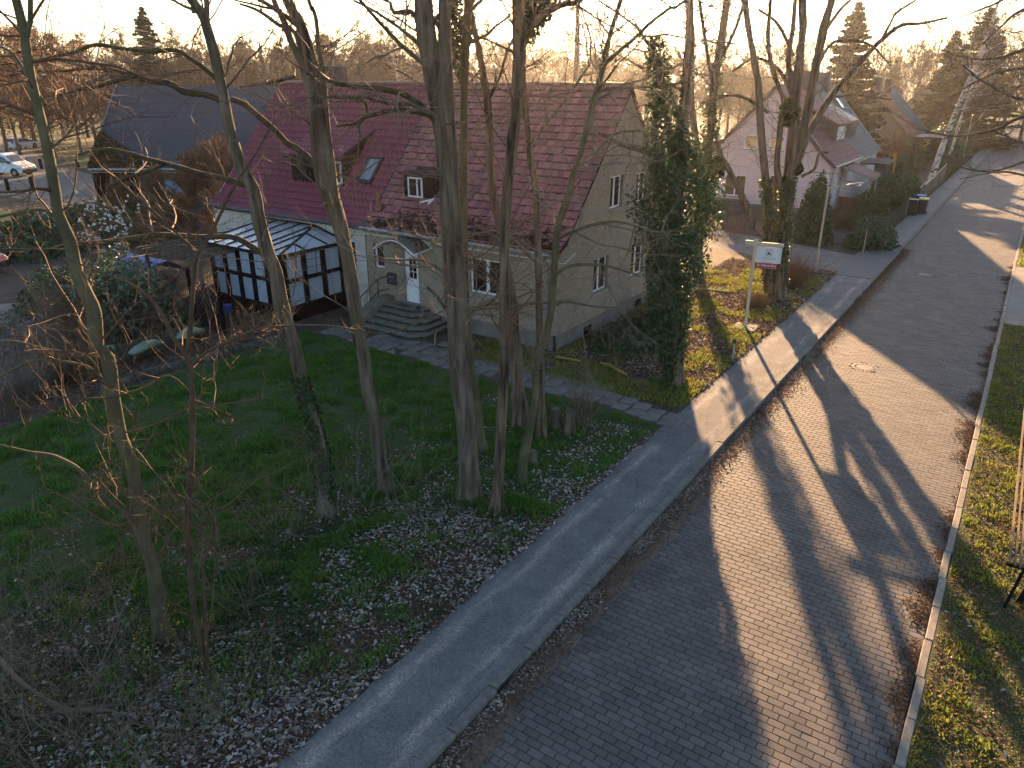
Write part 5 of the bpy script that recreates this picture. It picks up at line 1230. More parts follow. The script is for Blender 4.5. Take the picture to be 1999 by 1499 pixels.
# small ivy mantle on the third trunk
def mantle(parent, stems, z0, z1, n, off, size, m='ivy'):
    p, tg, rr = along(stems, n, z0, z1, 0.0); q = rng.normal(size=(n,3)); q = nrm(q-(q*tg).sum(-1,keepdims=True)*tg); lump = fbm(p[:,2]*1.3+q[:,0]*1.1, q[:,1]*1.4, 77)
    k = lump > .42; p, q, rr, lump, tg = p[k], q[k], rr[k], lump[k], tg[k]
    p = p+tg*rng.uniform(-.09,.09,(len(p),1)); return cards(p+q*(rr*1.02+off*rng.random(len(p))*lump)[:,None], q+rng.normal(size=(len(p),3))*.55+np.array([0,0,.3]), size, M[m], 'ivy_mantle', parent, 'stuff')
mantle(T3, S3[:1], .1, 3.2, 2600, .10, .045)

# ---- the ivy-clad tree by the road
def ivy_mass(parent, centres, n, size, seed=3, mat_='ivy', name='ivy_mantle'):
    """centres: list of (point, radius) up the trunk; leaves sit in a lumpy shell round it"""
    C_ = np.array([c[0] for c in centres]); Rr = np.array([c[1] for c in centres]); sw = np.linalg.norm(np.diff(C_, axis=0), axis=1)*(Rr[1:]+Rr[:-1])**1.25; i = rng.choice(len(C_)-1, n, p=sw/sw.sum()); t = i+rng.random(n); f = (t-i)[:,None]
    c = C_[i]*(1-f)+C_[i+1]*f; rr = Rr[i]*(1-f[:,0])+Rr[i+1]*f[:,0]; a = rng.random(n)*2*math.pi
    lump = .30+1.35*fbm(np.cos(a)*1.9+c[:,2]*1.5, np.sin(a)*1.9+c[:,2]*1.1, seed, 4); dpt_ = rng.random(n)**.45
    rad = rr*lump*(.40+.60*dpt_); k = (fbm(np.cos(a)*2.7+c[:,2]*2.3, np.sin(a)*2.7-c[:,2]*1.7, seed+30, 3) > .42) | (rng.random(n) < .22); c, a, rad = c[k], a[k], rad[k]; n = len(c); d = np.stack([np.cos(a), np.sin(a), rng.normal(0,.2,n)],1); P = c+d*rad[:,None]+rng.normal(size=(n,3))*np.array([.02,.02,.06])
    return cards(P, d+rng.normal(size=(n,3))*.7+np.array([0,0,.35]), size*rng.uniform(.5,1.5,n), M[mat_], name, parent, 'stuff')
T9, S9, h9 = front_tree('tall tree wrapped thickly in dark ivy, standing by the footway right of the house', (1322,752),
    [[(1322,752,26),(1323,700,22),(1320,620,20),(1318,500,20),(1325,380,22),(1330,280,22),(1338,180,18),(1345,100,16),(1348,0,14)], [(1318,300,10),(1295,200,10),(1282,130,9),(1276,80,7)]],
    [([(1395,180,8),(1380,100,7),(1372,50,7),(1365,0,6)],.2), ([(1278,100,6),(1262,80,6),(1240,50,5),(1200,20,4),(1170,0,4)],-.2), ([(1270,300,9),(1240,290,9),(1215,282,8),(1190,268,7),(1170,258,6)], -.4), ],
    'robinia2', 70, (.8,2.6), 5.5, group='trees by the road', r1=(.010,.024), twig='twig')
def px_mass(rows, h): return [(dp(x, y, h), .84*w*mpp(x, y, h)) for x, y, w in rows]
ivy_mass(T9, px_mass([(1312,735,14),(1310,700,32),(1303,650,46),(1306,600,56),(1304,560,50),(1310,520,74),(1316,470,80),(1320,420,92),(1322,360,88),(1316,300,72),(1306,250,54),(1294,210,36),(1286,160,24),(1281,110,26),(1277,76,12)], h9), 21000, .056)
T12, S12, h12 = front_tree('tall two-stemmed tree half hidden behind the ivy-clad tree, its upper stems forked', (1358,541),
    [[(1358,541,26),(1362,480,20),(1370,400,18),(1380,320,17),(1388,250,16),(1393,180,16),(1400,130,16),(1412,60,15),(1420,0,14)], [(1372,390,12),(1362,300,12),(1352,220,12),(1348,150,11),(1352,80,10),(1346,20,10),(1340,0,9)]],
    [([(1405,120,7),(1430,70,7),(1445,30,6),(1455,0,5)],.3)], 'robinia2', 50, (1.0,3.2), 5.0, group='trees by the road', twig='twig', ext=5)
ivy_mass(T12, px_mass([(1362,500,16),(1366,440,26),(1372,380,30),(1381,320,30),(1388,250,24),(1393,190,20),(1400,140,14),(1408,90,8)], h12), 3800, .07, 9)
b = front_tree('short bare second trunk at the foot of the ivy-clad tree', (1296,744), [[(1296,744,15),(1296,700,13),(1298,640,12),(1302,560,10)]], (), 'robinia2', 4, (.3,.6), 1.0, ext=0, group='trees by the road', extra_limbs=0)
ivy_mass(T6b, px_mass([(905,160,10),(896,120,22),(893,70,30),(898,20,34),(900,-40,30)], h6b+.4), 2600, .05, 5)
ivy_mass(T6, px_mass([(1036,75,10),(1040,50,30),(1050,25,40),(1055,-10,36)], h6+.5), 1500, .045, 6)
# ---- multi-stemmed tree behind the for-sale sign
T10, S10, h10 = front_tree('big multi-stemmed tree with spreading limbs and ivy at its foot behind the for sale sign', (1517,582),
    [[(1517,582,32),(1523,540,26),(1528,480,24),(1532,430,24),(1536,380,25),(1540,350,24),(1545,300,22),(1549,250,20),(1552,200,19),(1558,150,17),(1563,100,16),(1568,50,15),(1566,0,14)],
     [(1503,570,20),(1499,520,19),(1502,460,17),(1500,400,16),(1494,340,15),(1489,290,14),(1484,230,13),(1480,160,13),(1471,110,12),(1462,60,11),(1455,0,11)],
     [(1541,350,17),(1560,285,17),(1575,225,17),(1589,150,17),(1603,80,16),(1612,40,15),(1625,0,13)], [(1548,340,13),(1570,280,13),(1592,238,12),(1622,190,11),(1655,150,10),(1690,110,9),(1722,78,8),(1760,50,7),(1800,46,5),(1850,35,4)],
     [(1534,400,13),(1518,330,12),(1523,250,11),(1530,200,9),(1510,140,9),(1500,80,8),(1505,0,7)], [(1553,200,11),(1540,120,10),(1548,60,9),(1553,0,8)], [(1498,470,13),(1482,450,13),(1466,428,12),(1455,400,12),(1440,365,11),(1425,335,11),(1408,305,10),(1402,275,9)]],
    [([(1722,78,6),(1738,48,5),(1752,25,5),(1790,0,4)],.3), ([(1589,150,7),(1620,90,6),(1660,80,5),(1700,90,4),(1740,130,3)],-.3), ([(1560,220,8),(1530,150,7),(1500,122,6),(1470,115,5),(1430,140,4)],.3), ([(1550,110,7),(1520,50,6),(1480,20,5)],.2), ([(1500,220,7),(1450,190,6),(1410,188,5),(1370,200,4)],-.3), ([(1605,70,7),(1640,20,6),(1660,0,5)],.3), ([(1622,190,5),(1680,187,4),(1740,195,3)],-.3),([(1565,345,7),(1590,330,6),(1600,300,5),(1620,298,4)],-.2)],
    'robinia2', 95, (1.0,3.4), 4.0, group='trees by the road', twig='twig_grey', ext=4.5, sides=18, extra_limbs=14)
mantle(T10, S10[:2], .6, 5.0, 5200, .22, .06)
mis = M['hedge']
for (x, y, w) in ((1541,220,20),(1558,330,9),(1400,330,16)):
    c_ = dp(x, y, h10); n = 900; P = c_+nrm(rng.normal(size=(n,3)))*(rng.random(n)**.4)[:,None]*w*mpp(x, y, h10)*np.array([1,1,1.4]); cards(P, rng.normal(size=(n,3)), .08, mis, 'mistletoe', T10, 'stuff')
# ---- tree outside the picture on the right whose twigs hang over the road
T11 = thing('overhanging_tree', 'tree at the right edge with dark drooping twigs hanging over the road', 'tree', (5.4, 30.0, -.05), 'trees by the road')
S11 = []; parts = []
P, r = spline([(5.4,30,-.1),(5.3,30.1,3),(5.0,30.2,6.5),(5.2,30.4,10),(5.0,30.6,14)], [.26,.22,.18,.12,.05], .2); S11.append((P, r)); V, F, T = bark_tube(P, r, 18, .15, 4, .3); np_mesh('trunk', V, [F, T], M['robinia'], T11, smooth=True)
for i, (pts, ha) in enumerate(((((2120,70,12),(1999,98,6),(1960,112,5),(1920,114,4),(1880,108,3),(1840,95,2)),23),(((2120,130,12),(1999,132,6),(1950,140,5),(1905,158,4),(1860,186,3)),23.5),(((2130,215,12),(1999,196,5),(1960,182,4),(1920,160,4),(1885,130,3)),22.5),
        (((2130,200,13),(1999,228,7),(1950,252,6),(1910,262,5),(1860,266,4),(1790,252,2)),23),(((2130,300,10),(1999,280,5),(1970,268,4),(1930,250,3)),22.8),(((2100,290,10),(1999,315,5),(1960,328,4),(1915,332,4),(1860,322,2)),22),(((2120,-20,12),(1999,20,6),(1960,50,4),(1920,90,3)),24),(((2120,-60,12),(1999,-20,6),(1940,10,4),(1870,36,2)),25),(((2120,380,9),(1999,340,4),(1940,335,3),(1880,345,2)),21.5),(((2120,160,9),(1999,165,4),(1940,210,3),(1890,215,2)),24))):
    P, r = px_path(pts, ha, 1.5); A0 = np.array([5.1+.1*(i % 3), 30.2, max(3.5, min(11, P[0][2]))]); Q, q = spline(P, r, .14); t_ = np.linspace(0,1,14)[:-1,None]; Q = np.vstack([A0*(1-t_)+Q[0]*t_+np.sin(t_*math.pi)*np.array([0,0,.25]), Q]); q = np.concatenate([np.linspace(q[0]*2.2, q[0], 13), q]); Q[13:] += .03*np.cumsum(rng.normal(size=Q[13:].shape)*.25, axis=0); S11.append((Q, q)); V, F, T = bark_tube(Q, q, 8, .12, i); np_mesh('limb', V, [F, T], M['robinia'], T11, smooth=True)
n = 190; p, tg, rr = along(S11[1:], n, 2, 99, 0); k = np.ones(n, bool)
q = rng.normal(size=(n,3)); D = nrm(q*np.array([1,1,.6])+tg*.9+np.array([-.3,0,-.25])); parts, _ = grow(p, D, rng.uniform(.7,2.2,n), np.minimum(rng.uniform(.008,.018,n), rr*.8), [(6,4,6,.5),(4,3,5,.5),(2,3,0,0)], -.03, .16)
V, F = join(parts); np_mesh('crown', V, F, M['twig'], T11)

# ================================================================== BACKGROUND TREES (one of each kind, then copies)
def proto_bare(name, label, H, m, seed, nlimb=26, spread=.5, leafm=None, nleaf=0, bark='robinia2', group=None, up=.06, trunk_r=.018):
    t = thing(name, label, 'tree', (0,0,0), group)
    P = bpaths(np.zeros((1,3)), np.array([[0.,0,1]]), np.array([H*.93]), 12, .05, .25); Rd = np.maximum(H*trunk_r*(1-np.linspace(0,1,13)**.9), .01)[None]
    V, F, T = bark_tube(P[0], Rd[0], 8, .1, seed); np_mesh('trunk', V, [F, T], M[bark], t, smooth=True)
    tt = rng.uniform(.22,.98,nlimb); x = tt*12; i = np.minimum(x.astype(int),11); f = (x-i)[:,None]; S = P[0,i]*(1-f)+P[0,i+1]*f
    a = rng.uniform(0,2*math.pi,nlimb); el = rng.uniform(.15,.9,nlimb); D = np.stack([np.cos(a)*np.cos(el), np.sin(a)*np.cos(el), np.sin(el)],1)
    L = H*spread*(1.1-tt*.75)*rng.uniform(.6,1.1,nlimb); parts, allP = grow(S, D, L, np.maximum(H*trunk_r*.42*(1.1-tt), .05), [(6,4,9,.5),(3,3,9,.55),(2,3,0,0)], up, .17, .028)
    V, F = join(parts); np_mesh('crown', V, F, m, t)
    if leafm:
        P2 = allP[-1][0]; j = rng.integers(0, len(P2), nleaf); k = rng.integers(0, P2.shape[1], nleaf); Q = P2[j,k]+rng.normal(size=(nleaf,3))*.12
        cards(Q, rng.normal(size=(nleaf,3)), H*.008, leafm, 'withered_leaves', t, 'stuff')
    return t
def proto_spruce(name, label, H, W, m, seed, group=None, n=46, droop=.35, base=.06):
    t = thing(name, label, 'tree', (0,0,0), group); r = np.random.default_rng(seed)
    b = MB(); b.tube([(0,0,-.05),(0,0,H*.5),(0,0,H)], [H*.016,H*.010,.02], 7); b.build('trunk', M['robinia2'], t)
    Ps, Ns, Sz = [], [], []
    for i in range(n):
        z = H*(base+(1-base)*(i+.5*r.random())/n); f = 1-(z/H-base)/(1-base); Lm = W*(f**.8)*(.75+.5*r.random())+.12
        for k in range(r.integers(7,11)):
            if r.random() < .10: continue
            a = r.uniform(0,2*math.pi); L = Lm*r.uniform(.55,1.15); ns = int(16+L*34); s = r.random(ns)**.7; tip = .12*L*s**3
            rad = s*L; zz = z-droop*rad*(1-.35*s)+tip; lat = r.normal(0,.16,ns)*L*(.35+.5*s)*.6
            ca, sa = math.cos(a), math.sin(a); Ps.append(np.stack([rad*ca-lat*sa, rad*sa+lat*ca, zz-.25*np.abs(lat)-r.random(ns)*.22],1)); Ns.append(r.normal(size=(ns,3))+np.array([.5*ca,.5*sa,.35])); Sz.append(np.full(ns, .10+.008*H))
    P = np.concatenate(Ps); cards(P, np.concatenate(Ns), np.concatenate(Sz)*r.uniform(.6,1.3,len(P)), m, 'foliage', t, None, .45, .1)
    return t
def proto_pine(name, label, H, m, seed, group=None):
    t = thing(name, label, 'tree', (0,0,0), group); r = np.random.default_rng(seed)
    b = MB(); b.tube([(0,0,-.05),(.2,.1,H*.5),(.1,.2,H*.97)], [H*.017,H*.012,.05], 7); b.build('trunk', M['robinia2'], t)
    Ps = []
    for i in range(34):
        z = H*r.uniform(.5,1.0); f = 1-abs(z/H-.72)/.36; a = r.uniform(0,6.283); q = H*.17*max(.15,f)*r.random()**.5; c = np.array([math.cos(a)*q, math.sin(a)*q, z])
        Ps.append(c+r.normal(size=(150,3))*np.array([.6,.6,.3])*H*.05)
    P = np.concatenate(Ps); cards(P, r.normal(size=(len(P),3))+np.array([0,0,.6]), H*.012, m, 'foliage', t)
    return t
def put(proto, px, h, top, zb=-.15, rot=None, first=False, label=None, H=None, sx=1.0):
    """stand a tree at that sight line and distance so that it reaches up to the photo row `top`"""
    a = dp(px, 157, h); z = dp(px, top, h)[2]-zb; s = z/H; loc = (a[0], a[1], zb); rot = rng.uniform(0,6.28) if rot is None else rot
    if first:
        proto.location = loc; proto.rotation_euler = (0,0,rot); proto.scale = (s*sx, s*sx, s)
        if label: proto['label'] = label
        return proto
    return dup(proto, loc, rot, label, (s*sx, s*sx, s))
GB = 'bare trees on the hazy skyline'
bareA = proto_bare('bare_tree', 'bare brown tree in the hazy row behind the houses', 14, M['twig_far'], 1, 30, .40, group=GB)
bareB = proto_bare('bare_tree', 'bare brown tree in the hazy row behind the houses', 14, M['twig_red'], 2, 34, .34, group=GB, up=.10)
bareC = proto_bare('bare_tree', 'bare brown tree in the hazy row behind the houses', 14, M['twig_far'], 3, 24, .46, group=GB, up=.02)
oak = proto_bare('oak_tree', 'tree holding orange-brown withered leaves at the far left', 12, M['twig_red'], 4, 26, .48, M['oakleaf'], 2600, group='withered oaks at the far left', up=.0)
used = set()
def bg(proto, px, h, top, label=None, H=14, sx=1.0):
    f = proto.name not in used; used.add(proto.name); return put(proto, px, h, top, first=f, label=label, H=H, sx=sx)
for px, h, top in ((20,108,70),(75,94,50),(130,98,95),(-20,100,40),(40,115,30),(100,120,80),(165,105,80),(5,96,100),(150,125,60),(60,130,40)): bg(oak, px, h, top, H=12)
for i, (px, h, top) in enumerate(((215,120,77),(250,140,87),(345,110,62),(390,95,77),(440,120,82),(500,105,72),(545,130,82),(600,120,92),(650,110,52),(700,95,42),(745,120,27),(770,90,52),(810,110,32),(850,130,42),(905,120,52),(960,115,42),(1010,130,52),(1060,115,42),(1100,140,42),(1160,120,32),(1200,115,22),(1240,130,42),(1290,115,32),(1350,115,52),(1400,120,42),(1430,135,72),(1470,130,62),(1530,120,82),(1580,140,72),(1710,140,52),(1750,190,102),(1790,170,42),(1830,150,52),(1880,170,22),(1930,150,20),(1980,140,22),(2020,120,42),(1960,120,102),(2030,160,20),(320,75,122),(280,66,132),(720,70,82),(480,80,112),(230,78,72),(430,74,92),(560,66,77),(630,72,87),(690,64,92),(760,68,52),(820,62,72),(880,125,62),(950,135,72),(1000,125,77),(1050,115,62),(1110,115,82),(1170,115,52),(1220,135,72),(1280,135,62),(1340,135,42),(1400,135,82),(1450,125,102),(600,84,62),(520,90,102),(370,86,82),(653,123,68),(981,145,74),(354,93,57),(992,150,92),(290,113,121),(1269,138,90),(523,98,88),(609,88,88),(726,109,76),(804,122,102),(347,128,104),(1206,130,77),(676,145,90),(352,123,55),(767,124,120),(569,137,109),(1396,133,110),(1094,125,84),(794,118,60),(336,90,114),(1452,132,121),(1264,156,115),(872,124,80),(306,137,80),(1470,155,111),(735,108,100),(1062,162,96),(1469,150,80),(832,97,62),(638,120,85),(420,127,77),(765,143,58),(257,130,65),(755,126,57),(831,121,96),(483,137,64),(770,109,111),(768,102,87),(951,153,75),(848,86,101),(261,143,76),(917,165,101),(764,97,111),(594,139,81),(402,92,62),(283,106,74),(1412,117,124),(1174,152,86),(828,89,70),(1253,133,107),(580,146,80),(665,141,107),(1177,117,83),(1032,143,86),(1495,171,109),(611,148,79),(234,89,87),(688,116,122),(596,114,108),(705,103,96))):
    bg((bareA, bareB, bareC)[i % 3], px, h, top)
spr = proto_spruce('spruce', 'tall dark spruce rising above the dark slate roof on the left', 18, 3.6, M['needle'], 5)
put(spr, 300, 90, 12, first=True, H=18, sx=1.25)
put(spr, 1655, 84, 2, H=18, label='big drooping spruce behind the pink house and its chimneys', sx=1.5)
put(spr, 1905, 108, 14, H=18, label='big spruce beside the road behind the birch trunks', sx=1.75)
put(spr, 1850, 122, 60, H=18, label='dark spruce left of the big one, in line with the birch', sx=1.5)
put(spr, 515, 150, 82, H=18, label='slim far conifer between the leaning trunks', sx=.6)
put(spr, 1745, 175, 110, H=18, label='small far conifer above the orange roof', sx=1.2)
pine = proto_pine('pine', 'pine with rounded dark crown on the skyline', 15, M['pine'], 6, 'pines on the skyline')
for i, (px, h, top) in enumerate(((640,150,68),(480,160,85),(545,170,95),(710,170,75),(575,190,90),(450,190,110),(740,200,90),(985,160,85),(1560,190,115))): put(pine, px, h, top, first=(i == 0), H=15)
larch = thing('larch', 'bare larch with straight trunk and level whorled branches before the bright sky', 'tree', (0,0,0))
b = MB(); b.tube([(0,0,0),(0,0,9),(.1,0,18)], [.42,.33,.08], 9); b.build('trunk', M['robinia2'], larch)
n = 60; z = np.sort(rng.uniform(4,17.5,n)); a = rng.uniform(0,6.28,n); S = np.stack([0*z,0*z,z],1); D = np.stack([np.cos(a),np.sin(a),rng.normal(.0,.12,n)],1); parts, _ = grow(S, D, (18.5-z)*.30+.6, .05*np.ones(n), [(6,4,10,.34),(4,3,5,.5),(3,3,0,0)], -.05, .07); V, F = join(parts); np_mesh('crown', V, F, M['twig_red'], larch)
put(larch, 1126, 62, -70, first=True, H=18)
def proto_birch(name, label, H, lean):
    t = thing(name, label, 'tree', (0,0,0), 'birches by the road'); P, r = spline([(0,0,-.05),(lean*.3,0,H*.3),(lean*.75,.1,H*.65),(lean,.2,H)], [H*.016,H*.0115,H*.0055,.015], .3)
    V, F, T = bark_tube(P, r, 12, .06, 8, .3); np_mesh('trunk', V, [F, T], M['birch'], t, smooth=True)
    n = 44; p, tg, rr = along([(P, r)], n, H*.32, 99, .3); q = rng.normal(size=(n,3)); D = nrm(q*np.array([1,1,.2])+np.array([0,0,.7])); Lb = rng.uniform(.12,.24,n)*H
    Pb = bpaths(p, D, Lb, 6, .12, .0); Rb = taper(np.minimum(rr*.5, .05), 6, .3); V, F = tubes(Pb, Rb, 5); np_mesh('limb', V, F, M['birch'], t, smooth=True)
    S2, D2, t2, r2 = children(Pb, Rb, 14, .25, 1.0, (.6,1.3)); parts, _ = grow(S2, D2, rng.uniform(.5,1.6,len(S2))*H/16, np.full(len(S2), .012), [(5,3,5,.5),(3,3,0,0)], -.16, .12); V, F = join(parts); np_mesh('crown', V, F, M['twig_far'], t)
    return t
bi = proto_birch('birch', 'white-barked birch leaning over the footway, nearer of the pair', 18, 2.6)
bi.location = (*gp(1813,362)[:2], 0); bi.rotation_euler = (0,0,R(10))
dup(bi, (*gp(1846,330)[:2], 0), R(25), 'white-barked birch close behind the leaning one by the footway', (.6,.6,.95))
dup(bi, (*dp(795,157,75)[:2], -.1), R(170), 'white birch stem on the skyline above the purple roof', (.8,.8,.86))
dup(bi, (*dp(1760,157,120)[:2], -.1), R(60), 'slim far birch behind the orange-roofed house', (.7,.7,.8))
# far wood that closes the view
wd = []
nW = 60000; aa = rng.uniform(R(-60), R(20), nW); rr = rng.uniform(190, 430, nW); hz = 5+9*fbm(aa*16, rr*.012, 7); P = np.stack([np.sin(aa)*0-np.sin(-aa)*rr, np.cos(aa)*rr, rng.random(nW)**.8*hz],1)
aa = rng.uniform(R(-72), R(8), nW); P[:,0] = np.sin(aa)*rr; P[:,1] = np.cos(aa)*rr; hz = 6+16*fbm(aa*16, rr*.012, 7); P[:,2] = rng.random(nW)**.8*hz
w_ = rng.uniform(.06,.22,nW); hgt = rng.uniform(.8,3.2,nW); a2 = rng.uniform(0,6.28,nW); dx = np.stack([np.cos(a2)*w_, np.sin(a2)*w_, 0*w_],1); lean = np.stack([rng.normal(0,.35,nW)*hgt, rng.normal(0,.35,nW)*hgt, hgt],1)
V = np.stack([P-dx, P+dx, P+lean],1).reshape(-1,3); np_mesh('far_wood', V, np.arange(nW)[:,None]*3+np.array([[0,1,2]]), M['twig_far'], kind='stuff')

# ================================================================== SHRUBS
def bush(name, label, c, rx, ry, rz, n, size, m, group=None, stems=True, cat='shrub', lump=.55, seed=1, cone=0.0, nf=.7):
    t = thing(name, label, cat, (c[0], c[1], 0), group); d = nrm(rng.normal(size=(n,3))); d[:,2] = np.abs(d[:,2])*1.0-.12*rng.random(n)
    lu = (1-lump)+lump*1.5*fbm(d[:,0]*2.4+seed, d[:,1]*2.4+d[:,2]*2.1, seed, 4); rad = lu*(.35+.65*rng.random(n)**.5); k = np.clip(d[:,2:3]*rad[:,None], 0, 1)
    sq = 1-cone*k
    P = np.array([c[0], c[1], .05])+d*rad[:,None]*np.array([rx, ry, rz])*np.concatenate([sq, sq, np.ones_like(sq)],1); P[:,2] = np.maximum(P[:,2], .03)
    cards(P, d+rng.normal(size=(n,3))*nf+np.array([0,0,.3]), size, m, 'foliage', t)
    if stems:
        k = 9; D = nrm(np.stack([rng.normal(0,.5*rx/rz,k), rng.normal(0,.5*ry/rz,k), np.ones(k)],1)); S = np.array([c[0], c[1], 0])+rng.normal(size=(k,3))*np.array([rx*.15,ry*.15,0]); parts, _ = grow(S, D, rz*rng.uniform(.5,.85,k), np.full(k, .03), [(5,5,4,.5),(4,3,0,0)], .03, .14); V, F = join(parts); np_mesh('stems', V, F, M['twig'], t)
    return t
def broom(name, label, c, n, L, r0, spreadv, m, group=None, spec=None, up=.05, jit=.12, leafm=None, nl=0, ls=.02, cat='shrub'):
    """shrub of bare shoots from one foot"""
    t = thing(name, label, cat, (c[0], c[1], 0), group); D = nrm(np.stack([rng.normal(0,spreadv,n), rng.normal(0,spreadv,n), np.ones(n)],1)); S = np.array([c[0], c[1], 0])+rng.normal(size=(n,3))*np.array([jit,jit,0])
    parts, allP = grow(S, D, L*rng.uniform(.5,1.1,n), r0*rng.uniform(.6,1.2,n), spec or [(7,4,4,.45),(4,3,3,.5),(3,3,0,0)], up, .13); V, F = join(parts); np_mesh('shoots', V, F, m, t)
    if leafm:
        P2 = allP[-2][0]; j = rng.integers(0,len(P2),nl); k = rng.integers(1,P2.shape[1],nl); cards(P2[j,k]+rng.normal(size=(nl,3))*.03, rng.normal(size=(nl,3)), ls, leafm, 'blossoms' if leafm is M['yellow_flower'] or leafm is M['blossom'] else 'leaves', t, 'stuff')
    return t
def straw(name, label, c, n, Hh, spread, m, group=None):
    t = thing(name, label, 'grass clump', (c[0], c[1], 0), group); k = 5; a = rng.uniform(0,6.28,n); q = spread*rng.random(n)**.6
    S = np.stack([c[0]+np.cos(a)*q*.45, c[1]+np.sin(a)*q*.45, 0*a],1); D = np.stack([np.cos(a)*q*.7/max(.2,Hh), np.sin(a)*q*.7/max(.2,Hh), np.ones(n)],1); P = bpaths(S, D, Hh*rng.uniform(.5,1.1,n), k, .10, -.05); V, F = tubes(P, taper(np.full(n,.006), k, .2), 3); np_mesh('blades', V, F, m, t); return t
# in front: bare undergrowth at the left corner and under the trunks
GU = 'bare undergrowth in the front corner'
for i, (px, py, L, n, lab) in enumerate(((560,1050,1.3,9,'bare thin shrub at the foot of the leaning robinia'),(690,985,1.7,10,'pale bare shrub between the two leaning robinias'),(775,985,2.1,5,'bundle of straight sapling shoots right of the fused robinia'),(480,1180,1.0,9,'low bare bramble beside the red-brown sapling'),(130,1180,1.1,9,'bare bramble on the turf at the left edge'),(60,1330,1.4,10,'bare twiggy shrub at the lower left edge'),(250,1420,1.1,10,'bare twiggy shrub at the bottom left corner'),(330,1120,1.2,7,'thin shoots beside the olive-barked tree foot'),(150,1480,1.2,10,'dense bare bramble at the very bottom left'),(470,1400,.9,8,'low bare shoots in the leaf litter right of the sapling foot'),(30,1440,1.5,12,'tall tangled bare bramble at the left edge of the bottom corner'),(210,1300,1.1,12,'tangled brown bramble among the yellow blossoms'),(350,1480,1.0,10,'tangled bramble at the bottom edge left of the footway'),(20,1220,1.3,10,'bare bramble in the turf at the very left edge'))):
    broom('bare_shrub', lab, gp(px, py), int(n*2.2), L*1.4, .008, .6, M['twig_grey' if i in (1,2) else 'twig'], GU, up=-.02, jit=.28)
for i, (px, py, lab) in enumerate(((170,1215,'shrub dotted with small yellow blossoms near the left edge'),(360,1290,'shrub with tiny yellow blossoms at the foot of the red-brown sapling'),(90,1330,'straggling shrub with few yellow blossoms at the lower left'),(405,1340,'low yellow-flowering twigs just below the sapling foot'))):
    broom('flowering_shrub', lab, gp(px, py), 12, .95, .007, .8, M['twig'], 'yellow-flowering shrubs', up=-.03, jit=.25, leafm=M['yellow_flower'], nl=150, ls=.016)
broom('broom_shrub', 'dark bush of upright thin shoots beside the tree stump and garden path', gp(1140,835), 44, 2.3, .012, .26, M['twig'], None, [(8,4,3,.35),(4,3,0,0)], .0, .10)
broom('bare_shrub', 'wispy bare shrub against the plinth at the gable corner', gp(1190,690), 14, 1.9, .009, .45, M['twig'], None, up=.0)
broom('bare_shrub', 'reddish wispy shrub under the gable windows', gp(1235,625), 16, 1.7, .009, .5, M['twig_red'], None, up=.0)
def low_branch(label, pts, h, dh, grp='broken low branches'):
    P, r = px_path(pts, h, dh); P = [np.array([p[0], p[1], max(p[2], .03)]) for p in P]; Q, q = spline(P, r, .08); t = thing('fallen_branch', label, 'branch', tuple(Q[0]), grp); V, F, T = bark_tube(Q, q, 8, .1, 4); np_mesh('wood', V, [F, T], M['twig'], t, smooth=True)
    p, tg, rr = along([(Q, q)], 10, -1, 99, 0); D = nrm(tg+rng.normal(size=(10,3))*.6+np.array([0,0,.35])); parts, _ = grow(p, D, rng.uniform(.3,.9,10), np.minimum(.008, rr*.7), [(5,4,4,.5),(3,3,0,0)], .02, .16); V, F = join(parts); np_mesh('twigs', V, F, M['twig'], t, kind='stuff')
hh = depth_of(gp(140,1400))
low_branch('grey forked branch lying low at the bottom left corner', [(-10,1275,7),(40,1330,8),(90,1366,9),(125,1392,9),(135,1415,9),(180,1430,8),(235,1440,6)], hh, .1); low_branch('thin grey branch running off the forked branch at the bottom left', [(90,1366,6),(140,1385,6),(190,1402,6),(245,1432,4)], hh, .2); low_branch('thin straight stick leaning at the bottom left', [(60,1495,4),(100,1450,4),(135,1422,4),(180,1340,3),(270,1110,3)], hh, .0)
# stumps
def stump(label, c, r, Hs, leanx=0):
    t = thing('tree_stump', label, 'tree stump', (c[0], c[1], 0), 'sawn stumps'); P, q = spline([(c[0],c[1],-.05),(c[0]+leanx*.5,c[1],Hs*.5),(c[0]+leanx,c[1],Hs)], [r*1.12,r*1.0,r*.95], .05)
    V, F = bark_tube(P, q, 26, .26, 5, .2)[:2]; np_mesh('bark', V, F, M['robinia'], t, smooth=True); b = MB(); b.lathe([(r*.93,Hs-.03),(r*.9,Hs+.012),(0.001,Hs+.008)], 24, (c[0]+leanx,c[1])); b.build('cut_face', M['old_wood'], t)
mp_ = mpp(1112,830,depth_of(gp(1112,845)))
stump('tall sawn tree stump with pale rim beside the dark bush', gp(1112,845), 11*mp_, .62); stump('wider old stump leaning against the tall sawn stump', gp(1086,838), 10*mp_, .58, -.03); stump('small low stump behind the foot of the crooked olive trunk', gp(1040,905), 9*mp_, .33)
# yellow drain pipe on the grass
for lab, pts in (('bent yellow plastic drain pipe lying in the grass beside the gable corner, left piece', [(1085,697,7),(1105,700,7),(1135,706,7)]), ('bent yellow plastic drain pipe lying in the grass by the path, right piece', [(1172,709,8),(1193,715,8),(1205,722,8),(1224,732,8)])):
    M['yellow_pipe'] = M.get('yellow_pipe') or mat('yellow_plastic', (.42,.27,.05), (.26,.17,.05), 5, .6)
    P = [gp(x, y, .07) for x, y, w in pts]; Q, q = spline(P, [.042]*len(P), .08); b = MB(); b.tube(Q, q, 10); o = tag(b.build('drain_pipe', M['yellow_pipe'], smooth=True), lab, 'pipe', 'yellow drain pipe pieces')
